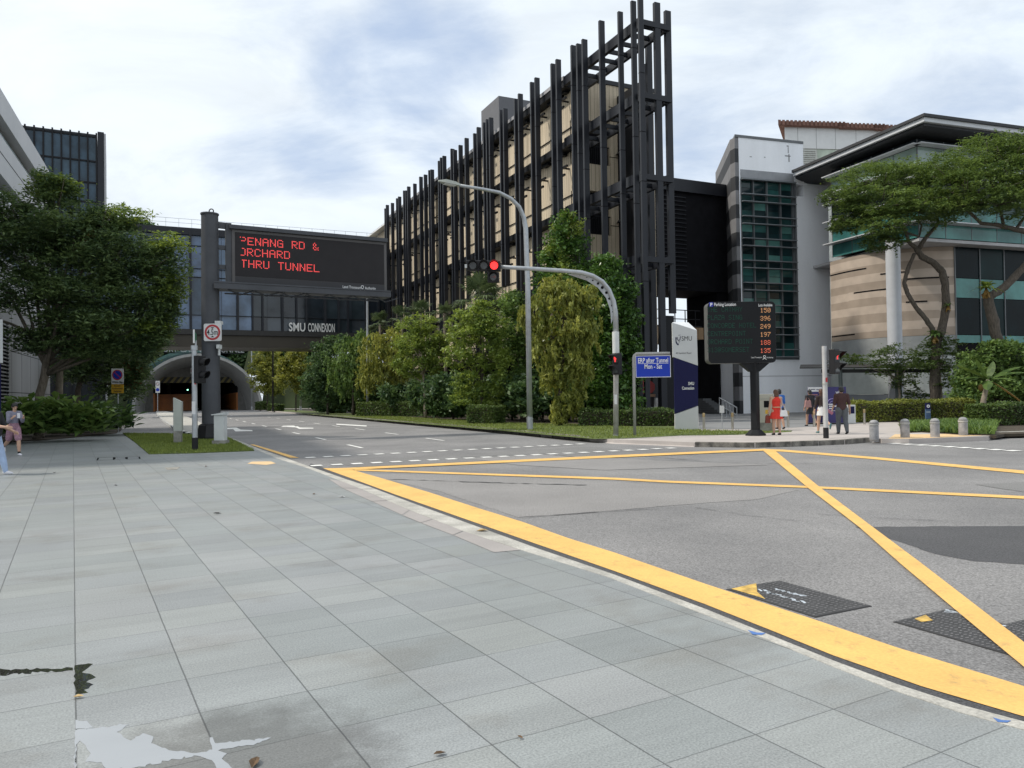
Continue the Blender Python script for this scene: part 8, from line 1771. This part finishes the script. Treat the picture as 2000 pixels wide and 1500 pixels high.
class Body:
    def __init__(s, H, legs, arms, lean=0.0, head_turn=0.0, head_dip=0.0, wide=1.0):
        s.H = H; R_ = math.radians; s.w = wide; j = {}
        def dirv(a, ab=0.0): return Vector((math.sin(R_(ab)), math.sin(R_(a)) * math.cos(R_(ab)), -math.cos(R_(a)) * math.cos(R_(ab))))
        hip = Vector((0, 0, 0.53)); low = 9
        for sd, (th, sh) in zip((-1, 1), legs):
            h = hip + Vector((sd * 0.052 * wide, 0, -0.01)); k = h + dirv(th) * 0.245; a = k + dirv(sh) * 0.235; j['hip', sd], j['knee', sd], j['ank', sd] = h, k, a; low = min(low, a.z); j['sh', sd] = sh
        dz = 0.040 - low
        top = hip + Vector((0, math.sin(R_(lean)), math.cos(R_(lean)))) * 0.29
        for sd, (fw, ab, el, tw) in zip((-1, 1), arms):
            sp = top + Vector((sd * 0.100 * wide, 0, -0.005)); e = sp + dirv(fw, sd * ab) * 0.175; w_ = e + dirv(fw + el, sd * (ab + tw)) * 0.150; j['shd', sd], j['elb', sd], j['wri', sd] = sp, e, w_; j['hd', sd] = (w_ - e).normalized()
        j['hip'] = hip; j['top'] = top; j['neck'] = top + Vector((0, 0.008, 0.045)); j['head'] = j['neck'] + Vector((0, 0.012 + 0.02 * head_dip, 0.070))
        for k in j:
            if isinstance(j[k], Vector) and k[0] != 'hd': j[k] = (j[k] + Vector((0, 0, dz))) * H
        s.j = j; s.turn = R_(head_turn); s.dip = R_(head_dip * 30); s.HR = Matrix.Rotation(s.turn, 3, 'Z') @ Matrix.Rotation(-s.dip, 3, 'X')
    def torso(s, mb, g=0.0, z0=0.0, z1=1.0):
        H, j, w = s.H, s.j, s.w; a, b = j['hip'], j['top']
        rings = ((0.00, 0.092, 0.066), (0.14, 0.092, 0.064), (0.36, 0.074, 0.054), (0.55, 0.078, 0.057), (0.78, 0.090, 0.062), (0.93, 0.085, 0.052), (1.03, 0.055, 0.040))
        for (f0, x0, y0), (f1, x1, y1) in zip(rings[:-1], rings[1:]):
            for k in range(4):
                f = f0 + (f1 - f0) * k / 4
                if z0 - 0.01 <= f <= z1 + 0.01: x = x0 + (x1 - x0) * k / 4; y = y0 + (y1 - y0) * k / 4; mb.ell(a.lerp(b, f), (x * H * w + g, y * H + g, 0.032 * H + g * .6), None, 14, 8)
    def shoulders(s, mb, g=0.0):
        for sd in (-1, 1): cap(mb, s.j['top'] + Vector((0, 0, 0.0)), s.j['shd', sd], 0.040 * s.H + g, 0.038 * s.H + g)
    def leg(s, mb, sd, g=0.0, f=1.0):
        j, H = s.j, s.H; cap(mb, j['hip', sd], j['knee', sd], 0.056 * H * s.w + g, 0.036 * H + g)
        if f > 0.5: cap(mb, j['knee', sd], j['knee', sd].lerp(j['ank', sd], .4), 0.034 * H + g, 0.035 * H + g); cap(mb, j['knee', sd].lerp(j['ank', sd], .4), j['ank', sd], 0.035 * H + g, 0.021 * H + g)
    def arm(s, mb, sd, g=0.0, f=1.0):
        j, H = s.j, s.H; e = j['shd', sd].lerp(j['elb', sd], min(1, f * 2)); cap(mb, j['shd', sd], e, 0.032 * H + g, 0.026 * H + g)
        if f > 0.5: w_ = j['elb', sd].lerp(j['wri', sd], f * 2 - 1); cap(mb, j['elb', sd], w_, 0.025 * H + g, 0.018 * H + g)
    def hand(s, mb, sd, curl=0.5):
        j, H = s.j, s.H; w_, d = j['wri', sd], j['hd', sd]; side = d.cross(Vector((sd, 0.2, 0))).normalized(); inn = side.cross(d).normalized()
        if inn.x * sd > 0: inn = -inn
        c = w_ + d * 0.028 * H
        for q in (-1, -.33, .33, 1): cap(mb, w_ + side * q * 0.006 * H, c + d * 0.018 * H + side * q * 0.014 * H, 0.010 * H, 0.009 * H, 6)
        for q, ln in ((-1, .038), (-.33, .046), (.33, .043), (1, .033)):
            a = c + d * 0.018 * H + side * q * 0.0155 * H; m_ = a + (d + inn * curl * 0.5).normalized() * ln * .55 * H; t = m_ + (d * (1 - curl * .6) + inn * curl).normalized() * ln * .5 * H
            cap(mb, a, m_, 0.0058 * H, 0.0052 * H, 6); cap(mb, m_, t, 0.0052 * H, 0.0042 * H, 6)
        a = w_ + d * 0.012 * H - side * 0.012 * H; m_ = a + (d * .6 - side * .7 + inn * .35).normalized() * 0.026 * H; cap(mb, a, m_, 0.0068 * H, 0.006 * H, 6); cap(mb, m_, m_ + (d + inn * .5).normalized() * 0.02 * H, 0.006 * H, 0.0048 * H, 6)
    def head(s, mb):
        H, c, Q = s.H, s.j['head'], s.HR; cap(mb, s.j['top'] - Vector((0, 0, 0.01 * H)), c - Vector((0, 0, 0.03 * H)), 0.034 * H, 0.030 * H)
        def at(x, y, z): return c + Q @ (Vector((x, y, z)) * H)
        mb.ell(c + Q @ Vector((0, -0.004 * H, 0.012 * H)), (0.043 * H, 0.052 * H, 0.052 * H), Q, 16, 10); mb.ell(at(0, 0.012, -0.022), (0.034 * H, 0.037 * H, 0.042 * H), Q, 14, 8); cap(mb, at(0, 0.044, 0.006), at(0, 0.056, -0.014), 0.005 * H, 0.0085 * H, 8); mb.ell(at(0, 0.036, -0.052), (0.014 * H, 0.013 * H, 0.010 * H), Q, 8, 6)
        for sx in (-1, 1): mb.ell(at(sx * 0.044, -0.004, -0.008), (0.006 * H, 0.012 * H, 0.018 * H), Q, 8, 6); mb.ell(at(sx * 0.017, 0.041, 0.013), (0.012 * H, 0.006 * H, 0.004 * H), Q, 8, 6)
        mb.ell(at(0, 0.043, -0.033), (0.015 * H, 0.006 * H, 0.006 * H), Q, 8, 6)
    def foot_pts(s, sd):
        a = s.j['ank', sd]; t = math.radians(s.j['sh', sd]); t = min(0, t + 0.1) if t < -0.25 else 0
        return a, Vector((0, math.cos(t), math.sin(t))), Vector((0, -math.sin(t), math.cos(t)))
    def shoe(s, mb, sd, g=0.004):
        a, f, u = s.foot_pts(sd); H = s.H; cap(mb, a - u * 0.016 * H - f * 0.016 * H, a + f * 0.055 * H - u * 0.022 * H, 0.022 * H + g, 0.020 * H + g, 10); cap(mb, a + f * 0.055 * H - u * 0.022 * H, a + f * 0.092 * H - u * 0.026 * H, 0.020 * H + g, 0.013 * H + g, 10)
def skirt(mb, c, rx0, ry0, rx1, ry1, z0, z1, waves=0.0):
    n = 28; vs = []; K = 6
    for i in range(K + 1):
        f = i / K
        for k in range(n):
            a = 2 * math.pi * k / n; wv = 1 + waves * f * math.cos(a * 7); rx = (rx0 + (rx1 - rx0) * f) * wv; ry = (ry0 + (ry1 - ry0) * f) * wv; vs.append(Vector((c.x + rx * math.cos(a), c.y + ry * math.sin(a), z0 + (z1 - z0) * f)))
    fs = [(i * n + k, (i + 1) * n + k, (i + 1) * n + (k + 1) % n, i * n + (k + 1) % n) for i in range(K) for k in range(n)] + [tuple(range(n)), tuple(K * n + k for k in range(n))[::-1]]
    mb.add(vs, fs)
def make_person(label, pos, face, B, skin, parts, voxel=0.010):
    ang = math.atan2(face[1], face[0]) - math.pi / 2; xf = Matrix.Translation(Vector(pos)) @ Matrix.Rotation(ang, 4, 'Z')
    def body(mb):
        B.torso(mb); B.shoulders(mb); B.head(mb)
        for sd in (-1, 1): B.leg(mb, sd); B.arm(mb, sd); B.hand(mb, sd); B.shoe(mb, sd, -0.004)
    o = remeshed('person', body, skin, None, xf, 0.0065, 3)
    me = o.data; n = len(me.vertices); co = np.zeros(n * 3, 'f'); me.vertices.foreach_get('co', co); co = co.reshape(-1, 3) - np.array(pos, 'f'); me.vertices.foreach_set('co', co.ravel()); o.location = pos; OFF[o.name] = Vector(pos); tag(o, label, 'person')
    for nm, fn, m in parts:
        if nm in ('shoe', 'sock'):
            for sd in (-1, 1): remeshed(nm, (lambda mb, sd=sd: fn(mb, (sd,))), m, o, xf, voxel, 3)
        else: remeshed(nm, fn, m, o, xf, voxel, 3)
    return o, xf
def eyes(B, xf, o):
    mb = MB()
    for sx in (-1, 1): mb.ell(xf @ (B.j['head'] + B.HR @ (Vector((sx * 0.017, 0.046, 0.004)) * B.H)), (0.006 * B.H, 0.006 * B.H, 0.0035 * B.H), None, 8, 6)
    mb.build('eye', mat_hair, o)
def prop(name, label, cat, fn, m, xf, voxel=0.012, group=None):
    t0 = remeshed(name, fn, m, None, xf, voxel, 2); me = t0.data; n = len(me.vertices); co = np.zeros(n * 3, 'f'); me.vertices.foreach_get('co', co); co = co.reshape(-1, 3); c = co.mean(0); me.vertices.foreach_set('co', (co - c).ravel()); t0.location = Vector(c.tolist()); OFF[t0.name] = Vector(c.tolist()); return tag(t0, label, cat, group)
def shirt(B, sleeve, low=0.10, g=0.012):
    def f(mb):
        B.torso(mb, g, low, 0.97); B.shoulders(mb, g * .8)
        for sd in (-1, 1): B.arm(mb, sd, g, sleeve)
    return f
def trousers(B, g=0.012):
    def f(mb):
        B.torso(mb, g * .8, 0.0, 0.32)
        for sd in (-1, 1): B.leg(mb, sd, g)
    return f
def shorts(B, frac=0.45, g=0.016):
    def f(mb):
        B.torso(mb, g * .7, 0.0, 0.34)
        for sd in (-1, 1): a, b = B.j['hip', sd], B.j['knee', sd]; cap(mb, a, a.lerp(b, frac), 0.060 * B.H * B.w + g, 0.052 * B.H * B.w + g)
    return f
def shoes(B):
    def f(mb, sds=(-1, 1)):
        for sd in sds: B.shoe(mb, sd)
    return f
def socks(B):
    def f(mb, sds=(-1, 1)):
        for sd in sds: a, k = B.j['ank', sd], B.j['knee', sd]; cap(mb, a, a.lerp(k, 0.16), 0.024 * B.H, 0.025 * B.H)
    return f
def hair_cap(B, length=0.0, width=1.0, bun=False, fringe=True):
    def f(mb):
        H, c, Q = B.H, B.j['head'], B.HR; at = lambda x, y, z: c + Q @ (Vector((x, y, z)) * H)
        mb.ell(at(0, -0.012, 0.022), (0.054 * H, 0.058 * H, 0.056 * H), Q, 16, 10); mb.ell(at(0, -0.030, -0.008), (0.051 * H, 0.042 * H, 0.052 * H), Q, 14, 8)
        if bun: mb.ell(at(0, -0.062, -0.006), (0.020 * H, 0.022 * H, 0.022 * H), Q, 10, 8)
        if length:
            for x in (-0.032, -0.016, 0.0, 0.016, 0.032): cap(mb, at(x, -0.032, 0.0), at(x * 1.55 * width, -0.048 - 0.012 * math.cos(x * 40), -length * (1 - abs(x) * 4)), 0.022 * H, 0.012 * H, 8)
    return f
# woman with phone (near left)
p = G(27, 889.5, 0.0); B1 = Body(1.60, ((22, 4), (-26, -62)), ((28, 6, 92, -18), (22, 8, 98, -16)), lean=3, head_turn=-6, head_dip=0.9, wide=0.95); o, xf1 = make_person('woman in lavender top and pink patterned shorts walking while looking at her phone', p, (0.80, -0.60), B1, mat_skin2,
    [('top', shirt(B1, 0.86, 0.16), C_LAV), ('shorts', shorts(B1, 0.80, 0.020), C_PINK), ('hair', hair_cap(B1, 0, 1, True), mat_hair), ('sock', socks(B1), C_BLACK), ('shoe', shoes(B1), C_SHOEW)]); eyes(B1, xf1, o)
mid = (B1.j['wri', -1] + B1.j['wri', 1]) / 2 + Vector((0, 0.05, 0.06))
prop('mobile_phone', 'white phone held up by the woman in the lavender top', 'phone', lambda mb: mb.box(mid, (0.075, 0.025, 0.15)), C_SHOEW, xf1, 0.006)
prop('shoulder_bag', 'black shoulder bag behind the woman looking at her phone', 'bag', lambda mb: mb.ell(B1.j['hip'] + Vector((-0.19, -0.10, 0.22)), (0.06, 0.13, 0.16)), C_BLACK, xf1)
# person cut by the left edge
p = G(-14, 927, 0.0); B2 = Body(1.66, ((20, 14), (-20, -42)), ((20, 6, 45, -5), (35, 6, 48, -14)), lean=2); o, xf2 = make_person('person in black top and pale blue jeans cut off by the left picture edge', p, (0.98, -0.10), B2, mat_skin2,
    [('top', shirt(B2, 0.55, -0.02, 0.02), C_BLACK), ('jeans', trousers(B2, 0.016), C_JEAN), ('hair', hair_cap(B2), mat_hair), ('sock', socks(B2), C_BLACK), ('shoe', shoes(B2), C_SHOEW)])
prop('backpack', 'black slouched bag on the person cut off by the left edge', 'bag', lambda mb: mb.ell(B2.j['hip'] + Vector((0.16, 0.16, 0.13)), (0.10, 0.20, 0.20)), C_BLACK, xf2)
# woman in red
AW = (-0.12, 1.0)
p = G(1517, 849.5, LAND_Z); B3 = Body(1.58, ((4, -1), (-3, -7)), ((4, 10, 10, -2), (10, 10, 70, -24)), wide=1.08)
c3 = B3.j['hip']
def dress(mb): B3.torso(mb, 0.012, 0.2, 1.0); skirt(mb, Vector((0, 0, 0)), 0.135, 0.10, 0.245, 0.205, c3.z + 0.10, c3.z - 0.27, 0.03)
o, xf3 = make_person('woman in a red dress with shoulder-length brown hair seen from behind', p, AW, B3, mat_skin2, [('dress', dress, C_RED), ('belt', lambda mb: mb.tube([c3 + Vector((0, 0, 0.115)), c3 + Vector((0, 0, 0.155))], [0.142, 0.142], 24), C_BELT), ('hair', hair_cap(B3, 0.085, 1.0), mat_hair_br), ('shoe', shoes(B3), C_BLACK)])
def tote(c, w, d, h, strap_to=None, sr=0.012):
    def f(mb):
        c0 = Vector(c); mb.hexa([c0 + Vector((x * w * sx, y * d, z)) for z, sx in ((-h / 2, 1.15), (h / 2, 0.85)) for x, y in ((-.5, -.5), (.5, -.5), (.5, .5), (-.5, .5))])
        if strap_to is not None:
            for y in (-d * .3, d * .3): mb.tube([c0 + Vector((-w * .3, y, h / 2)), Vector(strap_to) + Vector((0, y * .8, 0)), c0 + Vector((w * .3, y, h / 2))], sr, 6)
    return f
prop('white_handbag', 'white handbag on the right shoulder of the woman in red', 'bag', tote(c3 + Vector((0.20, -0.13, -0.08)), 0.26, 0.10, 0.22, B3.j['shd', 1] + Vector((-0.02, -0.02, 0.045))), C_WHITE, xf3)
prop('brown_handbag', 'brown handbag hanging from the left hand of the woman in red', 'bag', tote(B3.j['wri', -1] + Vector((-0.03, 0, -0.24)), 0.16, 0.09, 0.26, B3.j['wri', -1] + Vector((0, 0, -0.05))), C_BAGBR, xf3)
# person in blue behind her
p = G(1523.5, 838, LAND_Z); B4 = Body(1.62, ((10, 2), (-8, -20)), ((10, 6, 14, -2), (4, 8, 10, -2))); make_person('person in a bright blue shirt mostly hidden behind the woman in red', p, AW, B4, mat_skin, [('shirt', shirt(B4, 0.45, 0.02, 0.018), C_BLUE), ('shorts', shorts(B4, 0.8), C_NAVY), ('hair', hair_cap(B4), mat_hair), ('shoe', shoes(B4), C_BLACK)])
# woman in black with a pink bag
p = G(1583, 832.5, LAND_Z); B5 = Body(1.60, ((16, 4), (-14, -38)), ((4, 8, 10, 0), (10, 8, 20, -4))); c5 = B5.j['hip']
def skirt5(mb): B5.torso(mb, 0.012, 0.0, 0.4); skirt(mb, Vector((0, 0, 0)), 0.14, 0.12, 0.17, 0.16, c5.z + 0.06, c5.z - 0.30)
o, xf5 = make_person('woman in black with dark hair walking towards the violet banner', p, (-0.2, 1), B5, mat_skin, [('top', shirt(B5, 0.7, 0.0, 0.018), C_BLACK), ('skirt', skirt5, C_BLACK), ('hair', hair_cap(B5, 0.05), mat_hair), ('shoe', shoes(B5), C_BLACK)])
prop('pink_tote_bag', 'dusty pink tote on the shoulder of the woman in black', 'bag', tote(c5 + Vector((-0.17, -0.10, 0.14)), 0.28, 0.10, 0.30, B5.j['shd', -1] + Vector((0.0, -0.02, 0.04))), C_BAGPINK, xf5)
# woman with waist-long hair
p = G(1606, 846, LAND_Z); B6 = Body(1.60, ((14, 8), (-16, -72)), ((6, 9, 12, -2), (14, 12, 30, -4)), wide=0.98); c6 = B6.j['hip']
def sk6(mb): B6.torso(mb, 0.014, 0.0, 0.30); skirt(mb, Vector((0, 0, 0)), 0.145, 0.115, 0.19, 0.165, c6.z + 0.08, c6.z - 0.20)
o, xf6 = make_person('woman with waist-long brown hair and white shorts in mid-step beside the signal pole', p, (-0.05, 1), B6, mat_skin2, [('top', shirt(B6, 0.75, 0.14, 0.014), cloth('dark_brown_top', (0.035, 0.022, 0.02))), ('shorts', sk6, C_WHITE), ('hair', hair_cap(B6, 0.235, 1.2), mat_hair_br), ('shoe', shoes(B6), C_TEAL)])
prop('pink_pouch', 'small pink pouch swinging right of the signal pole', 'bag', lambda mb: mb.cbox(B6.j['wri', 1] + Vector((0.17, 0.02, -0.10)), Vector((0.20, 0, -0.14)), Vector((0, 0.05, 0)), Vector((0.06, 0, 0.085))), cloth('pink_pouch_cloth', (0.50, 0.20, 0.27)), xf6)
# man in maroon
p = G(1645, 847.5, LAND_Z); B7 = Body(1.66, ((10, 2), (-10, -20)), ((6, 10, 40, -10), (0, 14, 10, -6)), wide=1.12); o, xf7 = make_person('man in maroon shirt and grey trousers walking away right of the signal pole', p, (0.05, 1), B7, mat_skin2, [('shirt', shirt(B7, 0.48, -0.06, 0.022), C_MAR), ('trousers', trousers(B7, 0.022), C_GREY), ('hair', hair_cap(B7, 0.03), mat_hair), ('shoe', shoes(B7), C_BLACK)])
